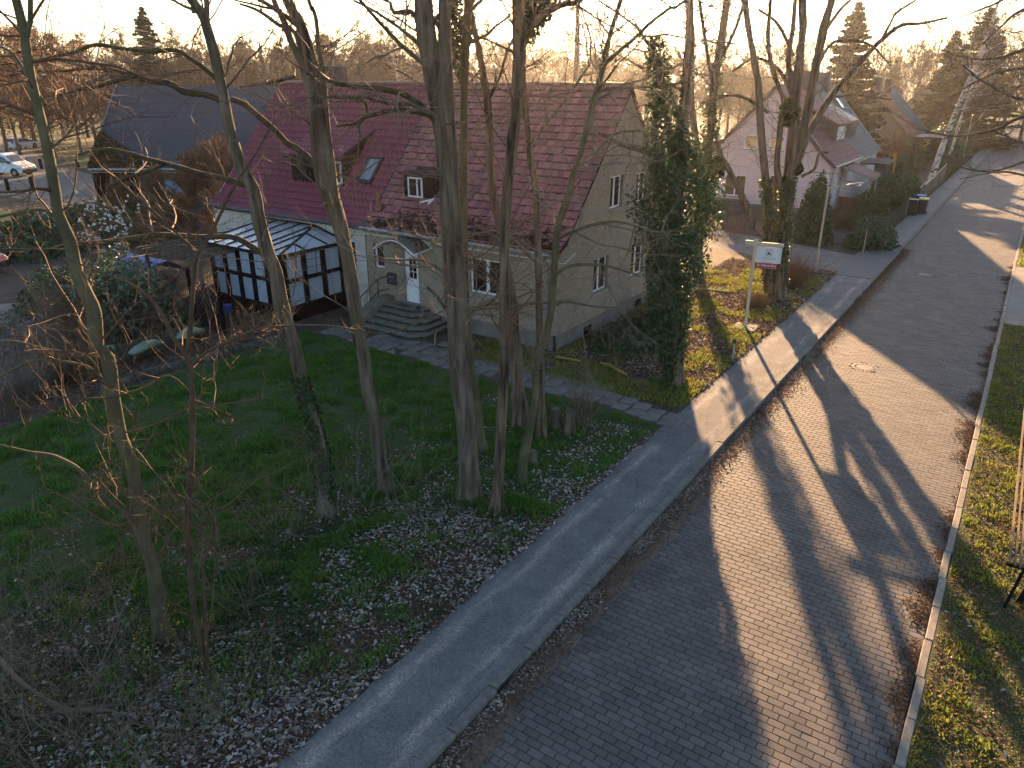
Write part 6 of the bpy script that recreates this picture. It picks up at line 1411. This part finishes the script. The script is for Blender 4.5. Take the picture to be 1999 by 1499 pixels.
# dirt mound and rubble beside gable
bush('evergreen_shrub', 'sprawling dark ground ivy between the gable wall and the ivy-clad tree', (-10.4,23.2,0), 1.7, 2.6, .35, 3200, .06, M['ivy'], stems=False, lump=.5)
straw('straw_clump', 'orange-brown dry grass clump at the foot of the multi-stemmed tree', gp(1475,600), 420, .9, .9, M['grass_straw'], 'dry grass by the multi-stemmed tree')
straw('straw_clump', 'tall orange-brown dry shrub right of the multi-stemmed trunk', gp(1542,560), 520, 1.5, 1.1, M['twig_red'], 'dry grass by the multi-stemmed tree')
broom('bare_shrub', 'dense russet bare shrub glowing in the sun behind the sign', gp(1552,545), 50, 1.7, .012, .5, M['twig_red'], None, up=0, jit=.4)
for px, py, lab in ((1420,470,'russet bare shrub in the sun left of the multi-stemmed tree'),(1450,455,'low russet shrub before the pink house fence'),(1400,440,'pale bare shrub at the corner beside the ivy tree')): broom('bare_shrub', lab, gp(px, py), 34, 1.3, .011, .7, M['twig_red'], 'russet shrubs', up=0, jit=.5)
# hedges, conifers and bushes along the next plots
bush('conifer_bush', 'dense dark green round conifer between the tree and the street lamp', gp(1583,472), 1.35, 1.35, 4.3, 5200, .10, M['evergreen'], cone=.45, lump=.35, seed=3)
bush('evergreen_shrub', 'dark green spreading juniper in front of the mesh fence', gp(1700,478), 1.5, 2.6, 1.9, 4200, .10, M['evergreen'], group='shrubs along the mesh fence', seed=4)
bush('evergreen_shrub', 'olive flecked shrub behind the juniper by the mesh fence', (-8.3,52.5,0), 1.7, 3.2, 2.3, 4200, .11, M['hedge'], group='shrubs along the mesh fence', seed=5)
bush('evergreen_shrub', 'blue-green bushy juniper before the yellow-stemmed tree', (-8.4,64.5,0), 2.0, 4.2, 2.7, 5200, .13, M['evergreen'], group='shrubs along the mesh fence', seed=6)
bush('evergreen_shrub', 'brown-green shrub above the bins', (-7.8,60.5,0), 1.3, 2.2, 2.2, 2600, .11, M['hedge'], group='shrubs along the mesh fence', seed=7)
straw('straw_clump', 'tall golden grass beside the brick porch wall', (-9.6,50.5,0), 500, 1.7, 1.3, M['grass_straw'])
straw('straw_clump', 'yellow dry grass under the yellow-stemmed tree', gp(1722,372), 420, 1.6, 1.6, M['grass_straw'])
bush('cypress', 'slim dark pointed cypress before the birches', (-9.2,76.5,0), .55, .55, 3.6, 1500, .12, M['needle'], cone=.8, lump=.3, cat='tree')
bush('hedge', 'brown clipped hedge along the far footway', (-7.3,92,0), .8, 9.5, 1.7, 4200, .16, M['hedge'], cat='hedge', lump=.35, stems=False)
bush('evergreen_shrub', 'mass of dark shrubs beneath the big roadside spruce', (-9.5,112,0), 3.2, 12, 4.5, 5200, .25, M['evergreen'], seed=8)
bush('evergreen_shrub', 'dark bushes beside the carport of the ochre house', (-11,90,0), 1.7, 5, 2.6, 3000, .18, M['evergreen'], seed=9)
bush('evergreen_shrub', 'clipped conifer at the right edge of the picture over the verge', (1.85,49,0), .9, 1.5, 2.2, 2600, .10, M['needle'], seed=10)
gt_ = thing('yellow_stemmed_tree', 'small pollard with mustard-yellow stem and round russet crown', 'tree', (0,0,0))
b = MB(); b.tube([(0,0,-.05),(.05,0,1.6),(0,.05,2.9)], [.14,.13,.14], 8); M['mustard'] = mat('mustard_bark', (.34,.21,.035), (.25,.16,.04), 4, .9); b.build('trunk', M['mustard'], gt_)
n = 60; D = nrm(rng.normal(size=(n,3))*np.array([1,1,.7])+np.array([0,0,.75])); parts, _ = grow(np.array([[0,0,2.85]])+rng.normal(size=(n,3))*.08, D, rng.uniform(1.3,2.5,n), np.full(n,.03), [(5,4,7,.45),(4,3,4,.5),(3,3,0,0)], .05, .14); V, F = join(parts); np_mesh('crown', V, F, M['twig_red'], gt_)
q = gp(1737,362); gt_.location = (q[0], q[1], 0)
# left garden
for i, (px, py, lab) in enumerate(((215,655,'tall bare brown shrub in front of the pale-leaved evergreen'),(320,650,'bare brown shrub between the evergreen bush and the trellis'),(110,650,'tall russet bare shrub left of the evergreen bush'),(350,610,'wiry bare shrub beside the pergola post'))): broom('bare_shrub', lab, gp(px, py), 40, 2.3, .012, .45, M['twig_red' if i % 2 else 'twig'], 'bare shrubs in the left bed', up=.0, jit=.4)
bush('rhododendron', 'big pale-leaved evergreen bush with white-edged leaves on the left', gp(262,632), 2.7, 2.3, 3.6, 5600, .085, M['rhodo'], cat='shrub', lump=.6, seed=11, nf=.9)
bush('rhododendron', 'lower evergreen bush left of the big pale-leaved one', gp(130,600), 2.4, 2.0, 2.2, 2600, .09, M['evergreen'], lump=.6, seed=12)
bush('evergreen_shrub', 'dark sprawling bushes behind the red car', (-44,18.5,0), 3.5, 3.0, 2.4, 3000, .14, M['evergreen'], lump=.6, seed=13)
bush('hedge', 'olive sunlit hedge across the left garden below the barn', dp(180,157,45.5)*np.array([1,1,0]), 7.5, 4.2, 2.1, 5200, .12, M['hedge'], cat='hedge', lump=.45, seed=14)
bl = broom('magnolia', 'small tree covered in white blossoms before the olive hedge', gp(230,500)*np.array([1,1,0]), 12, 3.4, .03, .55, M['twig'], up=.02, jit=.2, leafm=M['blossom'], nl=420, ls=.075, cat='tree')
GR = 'brown shrubs before the barn'
brn = proto_bare('bare_shrub', 'bushy russet shrub glowing before the barn and the white house', 5, M['twig_red'], 9, 30, .55, M['oakleaf'], 900, group=GR, trunk_r=.012)
for i, (px, h, top) in enumerate(((395,46,270),(440,44,300),(350,50,290),(470,42,330),(330,45,330),(410,38,350),(300,40,380),(380,36,390),(250,38,400),(430,49,270),(190,46,345),(265,47,330))): put(brn, px, h, top, zb=0, first=(i == 0), H=5)
for i, (px, py, lab) in enumerate(((150,660,'reddish-brown dry shrub beside the left drive'),(95,700,'grey-brown dry shrub at the bend of the left drive'),(185,690,'brown dry shrub against the reed screen'),(60,770,'grey lavender clump at the lawn corner'),(120,745,'pale dry grass clump at the lawn edge'),(170,740,'pale straw clump under the olive-barked tree'),(110,630,'grey lavender bush at the top of the left drive'))):
    (straw if i in (4,5) else broom)(*(('straw_clump' if i in (4,5) else 'bare_shrub'), lab, gp(px, py)), *((420,1.2,.7,M['grass_straw']) if i in (4,5) else (85,1.5,.009,.55,M['twig_red'] if i in (0,2) else M['twig_grey'])), *(('dry plants along the left drive',)))

# ================================================================== SMALL THINGS
M['sign_white'] = mat('sign_white', (.70,.71,.74), None, rough=.4)
M['sign_red'] = mat('sign_red', (.33,.022,.028), None, rough=.45)
M['post_paint'] = mat('cream_paint', (.62,.54,.40), (.52,.45,.33), 3, .6)
M['ink'] = mat('sign_ink', (.05,.06,.10), None, rough=.6)
M['ink_grey'] = mat('sign_grey', (.30,.31,.34), None, rough=.6)
# for-sale sign
sb = gp(1455, 640); sg = thing('for_sale_sign', 'cream post with hanging white and dark red board reading ZU VERKAUFEN', 'sign', (sb[0], sb[1], 0))
dr_ = Vector((_cp, _sp, 0)); dr_ = Vector((math.cos(R(9)), math.sin(R(9)), 0)); up = Vector((0,0,1)); O = Vector((sb[0], sb[1], 0)); nn_ = Vector((dr_.y, -dr_.x, 0))
b = MB(); b.bar(O+up*.03, O+up*3.32, .10, .10, up=dr_); b.build('post', M['post_paint'], sg)
b = MB(); b.bar(O+up*3.18-dr_*.36, O+up*3.18-dr_*.051, .10, .17); b.bar(O+up*3.18+dr_*.051, O+up*3.18+dr_*.96, .10, .12); b.build('arm', M['post_paint'], sg)
def board(name, u0, u1, z0, z1, m, th=.02, off=0.0):
    b = MB(); c = [O+dr_*u+up*z+nn_*(off+k) for k in (-th, 0) for u, z in ((u0,z0),(u1,z0),(u1,z1),(u0,z1))]
    b.add(c, [(0,3,2,1),(4,5,6,7),(0,1,5,4),(1,2,6,5),(2,3,7,6),(3,0,4,7)]); return b.build(name, m, sg)
board('sign_board', .07, .93, 2.52, 3.08, M['sign_white']); board('red_board', .07, .84, 2.30, 2.515, M['sign_red'])
for u in (.2, .85): b = MB(); b.tube([O+dr_*u+up*3.08-nn_*.01, O+dr_*u+up*3.13-nn_*.01], .008, 5); b.build('hook', M['zinc'], sg)
rot_ = (R(90), 0, math.atan2(dr_.y, dr_.x))
def stext(s, size, u, z, m, bold=False): return text('lettering', s, size, tuple(O+dr_*u+up*z+nn_*.004), rot_, m, sg, bold)
stext('ZU VERKAUFEN', .092, .455, 2.408, M['sign_white'], True)
for u0, u1, z0, z1 in ((.11,.80,2.325,2.331),(.11,.80,2.484,2.490),(.11,.116,2.325,2.49),(.794,.80,2.325,2.49)): board('border', u0, u1, z0, z1, M['sign_white'], .002, .003)
for u0, u1, z0, z1 in ((.12,.88,2.555,2.559),(.12,.88,3.04,3.044),(.12,.124,2.555,3.044),(.876,.88,2.555,3.044)): board('border', u0, u1, z0, z1, M['ink_grey'], .002, .003)
cu_, cz_ = .50, 2.885
for u0, u1, z0, z1 in ((-.105,.105,-.10,-.075),(-.105,.105,.075,.10),(-.105,-.08,-.075,.075),(.08,.105,-.075,.075)): board('emblem_frame', cu_+u0, cu_+u1, cz_+z0, cz_+z1, M['ink_grey'], .002, .003)
b = MB(); pts = [O+dr_*(cu_+u)+up*(cz_+z)+nn_*.005 for u, z in ((-.06,-.06),(.06,-.06),(.035,0),(0,.045),(-.035,0))]; b.add(pts, [(0,1,2,3,4)]); b.build('emblem', M['ink'], sg)
stext('IMMOBILIEN', .036, .5, 2.745, M['ink_grey']); board('text_line', .26, .76, 2.685, 2.697, M['ink_grey'], .002, .003); board('text_line', .30, .72, 2.635, 2.647, M['ink_grey'], .002, .003)
for i, (u, w) in enumerate(((-.42,-.40),(.03,-.40),(-.42,.03),(.03,.03))):
    c = O+Vector((u, w, 0)); b = MB(); b.bbox(c.x, c.x+.40, c.y, c.y+.40, .0, .05, .008); b.build('base_slab', M['kerb_light'], sg)
# street lamps
def lamp(label, base, Hl, arm, az, group='street lamps on the left footway', rise=.30):
    t = thing('street_lamp', label, 'street lamp', (base[0], base[1], 0), group); B = Vector((base[0], base[1], 0)); d = Vector((math.cos(az), math.sin(az), 0))
    b = MB(); b.tube([B-up*.05, B+up*1.0], [.075,.075], 12); b.tube([B+up*1.0, B+up*Hl], [.055,.045], 12); b.build('pole', M['lamp_grey'], t)
    b = MB(); b.tube([B+up*(Hl-.03), B+up*(Hl+.02)+d*.1, B+up*(Hl+rise*.62)+d*arm*.6], .032, 8); b.build('arm', M['lamp_grey'], t)
    b = MB(); a = B+up*(Hl+rise*.55)+d*arm*.5; c = B+up*(Hl+rise)+d*arm; n = d.cross(up)
    prof = [(0,.05,.035),(.25,.10,.05),(.8,.13,.06),(1,.07,.03)]; V = []
    for s, w, hh_ in prof:
        p = a.lerp(c, s)
        for i in range(8): q = i*math.pi/4; V.append(p+n*(math.cos(q)*w)+up*(math.sin(q)*hh_))
    b.add(V, [(k*8+i, k*8+(i+1)%8, (k+1)*8+(i+1)%8, (k+1)*8+i) for k in range(3) for i in range(8)]+[tuple(range(8))[::-1], tuple(range(24,32))]); h_ = b.build('lamp_head', M['lamp_grey'], t, smooth=True)
    b = MB(); p = a.lerp(c, .68); b.lathe([(.11,0),(.09,-.05),(.02,-.07)], 12); b.v = [(p.x+x, p.y+y, p.z-.055+z) for x, y, z in b.v]; b.build('lens', M['lamp'], h_)
M['lamp_grey'] = mat('galvanised_grey', (.40,.385,.36), (.32,.31,.29), 4, .5, metal=.2)
lb_ = gp(1592, 530); lamp('grey street lamp on a straight pole beside the gravel crossing', lb_, 3.95, 1.5, R(14))
lamp('far street lamp, left one of the pair under the big spruce', gp(1862,306), 5.2, 1.3, R(10)); lamp('far street lamp, right one of the pair under the big spruce', gp(1880,310), 4.6, .4, R(80))
# short marker post in the grass
sk = gp(1430, 705); t = thing('marker_post', 'short grey hydrant marker post in the grass before the footway', 'post', (sk[0], sk[1], 0)); b = MB(); b.tube([(sk[0],sk[1],-.05),(sk[0],sk[1],.72)], .03, 8); b.build('stake', M['lamp_grey'], t); b = MB(); b.box(sk[0]-.06,sk[0]+.06,sk[1]-.045,sk[1]-.03,.62,.76); b.build('plate', M['anthra'], t)
# bins
def bin_(label, x, y, m, lid):
    t = thing('wheelie_bin', label, 'bin', (x, y, .01), 'wheelie bins on the footway'); b = MB(); v = [(x-.24,y-.26,.06),(x+.24,y-.26,.06),(x+.24,y+.26,.06),(x-.24,y+.26,.06),(x-.29,y-.34,1.0),(x+.29,y-.34,1.0),(x+.29,y+.34,1.0),(x-.29,y+.34,1.0)]
    b.add(v, [(0,3,2,1),(4,5,6,7),(0,1,5,4),(1,2,6,5),(2,3,7,6),(3,0,4,7)]); b.build('body', m, t); b = MB(); b.bbox(x-.32,x+.32,y-.38,y+.37,1.003,1.10,.04); b.build('lid', lid, t)
    for s in (-.25,.25): b = MB(); b.lathe([(.1,-.03),(.1,.03)], 12); b.v = [(x+s*1.1+q[2], y+.28+q[0], .1+q[1]) for q in b.v]; b.build('wheel', M['tyre'], t)
M['bin'] = mat('bin_black', (.014,.015,.016), None, rough=.5); M['lid_yellow'] = mat('lid_yellow', (.50,.42,.08), None, rough=.5); M['lid_blue'] = mat('lid_blue', (.05,.12,.40), None, rough=.5)
bin_('black wheelie bin with black lid, nearest of the bins by the mesh fence', -6.35, 57.9, M['bin'], M['bin']); bin_('black wheelie bin with yellow lid beside the all-black bin', -5.85, 58.9, M['bin'], M['lid_yellow']); bin_('dark wheelie bin with blue lid behind the yellow-lidded bin', -6.2, 60.4, M['bin'], M['lid_blue'])
# mesh fence of dark green panels along the plot
fe = thing('mesh_fence', 'dark green mesh fence in front of the shrubs along the footway', 'fence', (-6.62,48.5,0)); M['mesh'] = mat('fence_green', (.022,.035,.03), None, rough=.6)
fp = [(-6.62,43.0),(-6.60,45.5),(-6.6,48.0),(-6.58,50.5),(-6.56,53),(-6.55,55.5),(-6.55,57)]
for x, y in fp: b = MB(); b.tube([(x,y,-.05),(x,y,1.3)], .025, 6); b.build('post', M['lamp_grey'] if y in (43.0, 57) else M['mesh'], fe)
for (x0, y0), (x1, y1) in zip(fp, fp[1:]):
    b = MB()
    for k in range(24): t_ = (k+.5)/24; x, y = x0+(x1-x0)*t_, y0+(y1-y0)*t_; b.box(x-.005,x+.005,y-.006,y+.006,.04,1.22)
    for z in np.arange(.06, 1.25, .1): b.bar((x0+.011,y0,z), (x1+.011,y1,z), .008, .008)
    b.build('mesh_panel', M['mesh'], fe)
hr_ = thing('handrail', 'dark tubular handrail along the far footway past the bins', 'railing', (-6.9,72,0))
P_ = [(-6.75,64,1.15),(-6.8,67,1.2),(-6.85,72,1.05),(-6.9,78,1.15),(-7.0,84,1.2)]; Q, q = spline(P_, [.035]*5, .5); b = MB(); b.tube(Q, q, 8); b.build('rail', M['lamp_grey'], hr_)
for x, y, z in P_: b = MB(); b.tube([(x,y,-.05),(x,y,z)], .035, 6); b.build('post', M['mesh'], hr_)
b = MB(); b.add([(-6.8,64,.05),(-7.02,84,.05),(-7.02,84,.9),(-6.8,64,.9),(-6.76,64,.05),(-6.98,84,.05),(-6.98,84,.9),(-6.76,64,.9)], [(0,3,2,1),(4,5,6,7),(3,7,6,2),(0,1,5,4)]); b.build('infill_panel', M['mesh'], hr_)
# low fence before the pink house lawn
lf = thing('garden_fence', 'low picket fence between the sunny plot and the pink house lawn', 'fence', (-16,46.3,0))
for k in range(46): x = -24+k*.3; b = MB(); b.box(x,x+.07,46.3,46.33,0,.85); o = b.build('picket', M['old_wood'], lf)
b = MB(); b.bar((-24,46.35,.7),(-10.4,46.35,.7),.04,.06); b.build('rail', M['old_wood'], lf)
# covered garden furniture and white seat before the pink house
M['tarp'] = mat('black_tarpaulin', (.02,.021,.024), (.035,.036,.04), 2, .4, .6, 8, dist=.08)
c_ = gp(1425, 412); t = bush('covered_furniture', 'garden furniture under a black tarpaulin before the pink house', c_, .1,.1,.1, 8, .01, M['tarp'], stems=False, cat='covered furniture')
for o in list(t.children): bpy.data.objects.remove(o)
V = []; F = []
for i in range(9):
    for j in range(7):
        u, w = i/8, j/6; e = min(u,1-u,w,1-w); z = .72*min(1, e*9)+.08*fbm(u*6, w*6, 3)*(e > .02); V.append((c_[0]-1.4+2.8*u, c_[1]-.8+1.6*w, z+.02))
for i in range(8):
    for j in range(6): F.append((i*7+j, (i+1)*7+j, (i+1)*7+j+1, i*7+j+1))
b = MB(); b.add(V, F); b.build('tarpaulin', M['tarp'], t, smooth=True)
c_ = gp(1391, 397); t = thing('garden_chair', 'white plastic garden chair beside the black tarpaulin', 'chair', (c_[0], c_[1], 0)); X, Y = c_[0], c_[1]
b = MB(); b.bbox(X-.25,X+.25,Y-.25,Y+.25,.40,.45,.02); b.build('seat', M['upvc'], t); b = MB(); b.bbox(X-.25,X+.25,Y+.2,Y+.26,.451,.95,.03); b.build('backrest', M['upvc'], t)
for sx_, sy_ in ((-.22,-.22),(.22,-.22),(-.22,.22),(.22,.22)): b = MB(); b.bar((X+sx_,Y+sy_,0),(X+sx_,Y+sy_,.40),.04,.04); b.build('leg', M['upvc'], t)
bx = thing('storage_box', 'blue plastic tub by the porch of the pink house', 'tub', (-8.2,61.2,0)); b = MB(); b.prism([(-8.6,.0),(-7.8,.0),(-7.7,.75),(-8.7,.75)], 1, 60.8, 61.6); b.build('tub', M['lid_blue'], bx); b = MB(); b.box(-8.72,-7.68,60.75,61.65,.752,.82); b.build('rim', M['lid_blue'], bx)
# slatted fence leaning over the verge on the right
sf = thing('slat_fence', 'brown slatted timber fence on the verge at the right edge', 'fence', (1.3,15,0)); M['slat'] = mat('fence_slat', (.20,.135,.085), (.13,.085,.055), 5, .8, .4, 20, stretch=(1,.15,1), vary=.2)
for k in range(5): x = 1.10+.085*k; b = MB(); b.box(x,x+.035,13.75,23.0,.80-.02*k,.84-.02*k); b.build('slat', M['slat'], sf)
for y in (14.0, 16.2, 18.4, 20.6, 22.8): b = MB(); b.bar((1.42,y,-.1),(1.56,y,.615),.10,.10); b.build('post', M['dark_wood'], sf); b = MB(); b.box(1.10,1.70,y-.04,y+.04,.62,.675); b.build('cross_bar', M['dark_wood'], sf)
b = MB(); b.bar((1.20,13.55,-.1),(1.42,14.3,.615),.045,.045); b.build('brace', M['dark_wood'], sf)
# wooden bollards along the lit lane
for i, (px, py) in enumerate(((17,372),(65,369),(82,330),(153,327))):
    q = gp(px, py); t = thing('bollard', ['short dark post at the turf edge by the van, left one','short dark post at the turf edge before the lane, right one','short dark post beyond the lane behind the van','short dark post beyond the lane beside the barn'][i], 'post', (q[0], q[1], 0), 'wooden posts along the lane'); b = MB(); b.bbox(q[0]-.12,q[0]+.12,q[1]-.12,q[1]+.12,-.05,1.0,.04); b.build('post', M['dark_wood'], t)
# raised bed with reed screen, soil bags, edging stones
rs = thing('reed_screen', 'low grey reed screen edging the bed behind the lawn', 'screen', (-23.2,12.5,0)); M['reed'] = mat('reed', (.13,.12,.085), (.075,.068,.05), 12, .9, .6, 60, stretch=(1,1,.2), vary=.3)
pts = [gp(195,722), gp(250,705), gp(300,690), gp(345,676), gp(395,655)]
for a_, c_ in zip(pts, pts[1:]):
    n = 34; b = MB()
    for k in range(n):
        p = a_+(c_-a_)*(k+.5)/n; b.bar((p[0]+random.gauss(0,.012),p[1]+random.gauss(0,.012),-.02),(p[0]+random.gauss(0,.02),p[1]+random.gauss(0,.02),.62+random.gauss(0,.04)),.03,.03)
    for z in (.15,.4): b.bar((a_[0]-.03,a_[1],z),(c_[0]-.03,c_[1],z),.012,.012)
    stuff(b.build('reed_panel', M['reed'], rs))
M['bag'] = mat('printed_bag', (.30,.33,.32), (.07,.15,.05), 4.5, .45, .4, 8, dist=.03)
for i, (px, py, w, lab) in enumerate(((205,683,.4,'green and white soil bag lying behind the reed screen, leftmost'),(285,672,.6,'white soil bag with green print lying behind the reed screen, middle'),(372,645,.55,'green and white soil bag lying behind the reed screen, rightmost'))):
    c_ = gp(px, py+5, .40); V = []; F = []; dv = pts[-1]-pts[0]; dv = dv/np.linalg.norm(dv); nv = np.array([-dv[1], dv[0], 0])
    for a in range(13):
        for q in range(14):
            u = a/12*2-1; an = q/14*2*math.pi; rr_ = (1-abs(u)**4)*.88+.12; wr = 1+.22*math.sin(a*2.3+q*1.7+i)*math.sin(q*1.1+a*.6)
            p_ = c_+dv*(u*w*1.1)+nv*(math.cos(an)*.24*rr_*wr)+np.array([0,0,math.sin(an)*.13*rr_*wr+.05*math.sin(u*3+i)]); V.append(tuple(p_))
    for a in range(12):
        for q in range(14): F.append((a*14+q, a*14+(q+1)%14, (a+1)*14+(q+1)%14, (a+1)*14+q))
    F += [tuple(range(14))[::-1], tuple(range(168,182))]; b = MB(); b.add(V, F); tag(b.build('soil_bag', M['bag'], smooth=True), lab, 'bag', 'soil bags behind the reed screen')
M['edging'] = mat('edging_stone', (.10,.095,.082), (.055,.055,.042), 4, .95, .6, 20, vary=.3)
es = thing('bed_edging', 'row of rough grey edging stones along the back of the lawn', 'edging', (-21.4,11,0), None)
for k, t_ in enumerate(np.linspace(0, 1, 42)):
    x = np.interp(t_, [0,.35,.7,1], [205,310,420,540]); y = np.interp(t_, [0,.35,.7,1], [768,728,700,668]); q = gp(x, y); r_ = random.uniform(.09,.17); b = MB(); V = []
    for z, s in ((-.03,1),(.14,.95),(.22,.7)):
        for i in range(7): a = i*2*math.pi/7; V.append((q[0]+math.cos(a)*r_*s*random.uniform(.85,1.1), q[1]+math.sin(a)*r_*s*random.uniform(.85,1.1), z*random.uniform(.9,1.1)))
    b.add(V, [(k2*7+i, k2*7+(i+1)%7, (k2+1)*7+(i+1)%7, (k2+1)*7+i) for k2 in range(2) for i in range(7)]+[tuple(range(14,21))]); b.build('edging_stone', M['edging'], es)
# trellis and pergola
tr = thing('trellis', 'dark diagonal lattice trellis beside the conservatory', 'trellis', (-24.2,15.4,0)); A_, B_ = gp(385,640), gp(440,652); A_ = np.array([A_[0],A_[1],0]); B_ = np.array([B_[0],B_[1],0]); Wt = np.linalg.norm(B_-A_); dd = (B_-A_)/Wt; Ht = 1.75
for s in (1,-1):
    for k in np.arange(-Ht, Wt, .22):
        u0, z0, u1, z1 = k, 0, k+Ht, Ht
        if u0 < 0: z0 = -u0; u0 = 0
        if u1 > Wt: z1 = Ht-(u1-Wt); u1 = Wt
        if z1-z0 < .15: continue
        if s < 0: u0, u1 = Wt-u0, Wt-u1
        b = MB(); p = A_+dd*u0; q = A_+dd*u1; o_ = .012*s; b.bar((p[0]+o_,p[1]-o_,z0+.05),(q[0]+o_,q[1]-o_,z1+.05),.03,.018); b.build('lath', M['dark_wood'], tr)
for p in (A_, B_): b = MB(); b.box(p[0]-.05,p[0]+.05,p[1]-.05,p[1]+.05,-.05,2.3); b.build('post', M['dark_wood'], tr)
pgl = thing('pergola', 'weathered grey timber pergola overgrown with bare vines left of the conservatory', 'pergola', (-26,17,0))
for k in range(9): x = -28.4+k*.42; b = MB(); b.box(x,x+.07,15.4,20.0,2.42,2.55); b.build('rafter', M['old_wood'], pgl)
for y in (15.7, 19.6): b = MB(); b.box(-28.6,-24.7,y,y+.1,2.28,2.418); b.build('beam', M['old_wood'], pgl)
for x in (-28.4,-24.9): b = MB(); b.box(x,x+.11,15.7,15.81,0,2.279); b.build('post', M['old_wood'], pgl)
n = 90; S = np.stack([rng.uniform(-28.5,-24.6,n), rng.uniform(15.4,20,n), rng.uniform(2.5,2.7,n)],1); parts, _ = grow(S, rng.normal(size=(n,3))*np.array([1,1,.25]), rng.uniform(.5,1.6,n), np.full(n,.012), [(6,4,4,.5),(4,3,0,0)], 0, .25); V, F = join(parts); np_mesh('vine', V, F, M['twig'], pgl, kind='stuff')
M['blue_tarp'] = mat('blue_tarpaulin', (.03,.07,.34), (.02,.05,.25), 3, .4, .5, 9, dist=.06)
c_ = gp(228, 560); V = []; F = []
for i in range(9):
    for j in range(9): u, w = i/8, j/8; V.append((c_[0]-1.5+3*u, c_[1]+.4+2.2*w, 1.0*math.sin(math.pi*min(max(w*.9+.05,0),1))**.6+.12*fbm(u*5, w*5, 8)))
for i in range(8):
    for j in range(8): F.append((i*9+j, (i+1)*9+j, (i+1)*9+j+1, i*9+j+1))
b = MB(); b.add(V, F); tag(b.build('tarpaulin', M['blue_tarp'], smooth=True), 'bright blue tarpaulin over a heap behind the evergreen bush', 'tarpaulin')
# old trunk, plank, blue bucket in the bed
P = [gp(265,660), gp(240,625, .5), gp(205,590, 1.1), gp(195,570, 1.6)]; P[0][2] = 0; Q, q = spline(P, [.30,.24,.17,.12], .1); t = thing('leaning_trunk', 'old dark leaning trunk in the bed before the evergreen bush', 'tree trunk', (P[0][0], P[0][1], 0)); V, F, T = bark_tube(Q, q, 14, .3, 6); np_mesh('wood', V, [F, T], M['mossbark'], t, smooth=True)
Q2, q2 = spline([Q[len(Q)//2], Q[len(Q)//2]+np.array([.5,.3,.5]), Q[len(Q)//2]+np.array([.8,.6,1.2])], [.14,.1,.05], .1); V, F, T = bark_tube(Q2, q2, 10, .2, 2); np_mesh('limb', V, [F, T], M['mossbark'], t, smooth=True)
a_, c_ = gp(205,618), gp(222,596,.25); b = MB(); b.bar((a_[0],a_[1],.03),(c_[0],c_[1],.45),.22,.03); tag(b.build('plank', M['old_wood']), 'weathered plank propped against the old leaning trunk', 'plank')
c_ = gp(447, 612); b = MB(); b.lathe([(.13,.0),(.16,.34),(.17,.36)], 14, (c_[0], c_[1])); tag(b.build('bucket', M['lid_blue']), 'blue plastic bucket beside the lattice trellis', 'bucket')
# loose sticks on road and path
for lab, x, y, l, a in (('small dark stick on the sunlit road below the manhole', 1607,765,.28,.3),('small dark stick on the road near the footway kerb', 1685,663,.3,.1),('thin twig lying across the near pavers', 1675,962,.4,-.6),('sawn branch lying in the sunny plot', 1390,567,1.5,.15)):
    q = gp(x, y, RZ+.03 if x > 1560 else .05); zz = q[2]; d = Vector((math.cos(a), math.sin(a), 0))*l/2; b = MB(); c_ = Vector(q); b.tube([c_-d, c_+Vector((0,0,.01)), c_+d], [.014 if l < 1 else .05]*3, 6); tag(b.build('stick', M['twig'] if l < 1 else M['sill']), lab, 'stick')
Pf = []
for o in list(C.objects):
    if o.parent is None and o.get('category') in ('tree','tree stump') and o.location.length < 26 and -13 < o.location.x < -6.8:
        n = 130; a = rng.uniform(0,6.28,n); q = .14+.28*rng.random(n); Pf.append(np.stack([o.location.x+np.cos(a)*q, o.location.y+np.sin(a)*q],1))
Pf = np.concatenate(Pf); grass('foot_grass', Pf, .06+.16*rng.random(len(Pf)), M['grass'], 0, .008, .8)
# labels for the loose masses
for o in list(C.objects):
    if o.parent is None and o.type == 'MESH' and o.get('kind') == 'stuff' and not o.get('label'):
        o['label'] = {'lawn_grass':'short green grass of the shaded front lawn','plot_grass':'green and yellow grass tufts beside path and footway','verge_grass':'patchy grass on the right verge','leaf_litter':'dead leaves lying under the trees','ground_ivy':'low green ground ivy among dead leaves','gutter_leaves':'brown leaves gathered along the kerbs','road_debris':'small crumbs and leaf bits on the pavers','footway_debris':'leaf bits on the asphalt footway','verge_leaves':'dead leaves on the right verge','foot_grass':'grass tufts round the feet of the trunks','dry_stems':'dry dead stems standing in the left garden bed','far_wood':'hazy far wood on the skyline'}.get(o.name.split('.')[0], 'loose ground cover')

# ------------------------------------------------------------------ air
hz_ = MB(); HB = 5400; hz_.box(-HB, HB, -HB, HB, -1.2, 62); ho = hz_.build('haze', mat('air', (.8,.8,.8)))
m = ho.data.materials[0]; N = m.node_tree.nodes; L = m.node_tree.links; N.remove(N['Principled BSDF'])
vs = N.new('ShaderNodeVolumePrincipled'); vs.inputs['Density'].default_value = .00023; vs.inputs['Color'].default_value = (.93,.93,.95,1); vs.inputs['Anisotropy'].default_value = .87
L.new(vs.outputs[0], N['Material Output'].inputs['Volume']); stuff(ho); ho['label'] = 'warm evening haze filling the air'
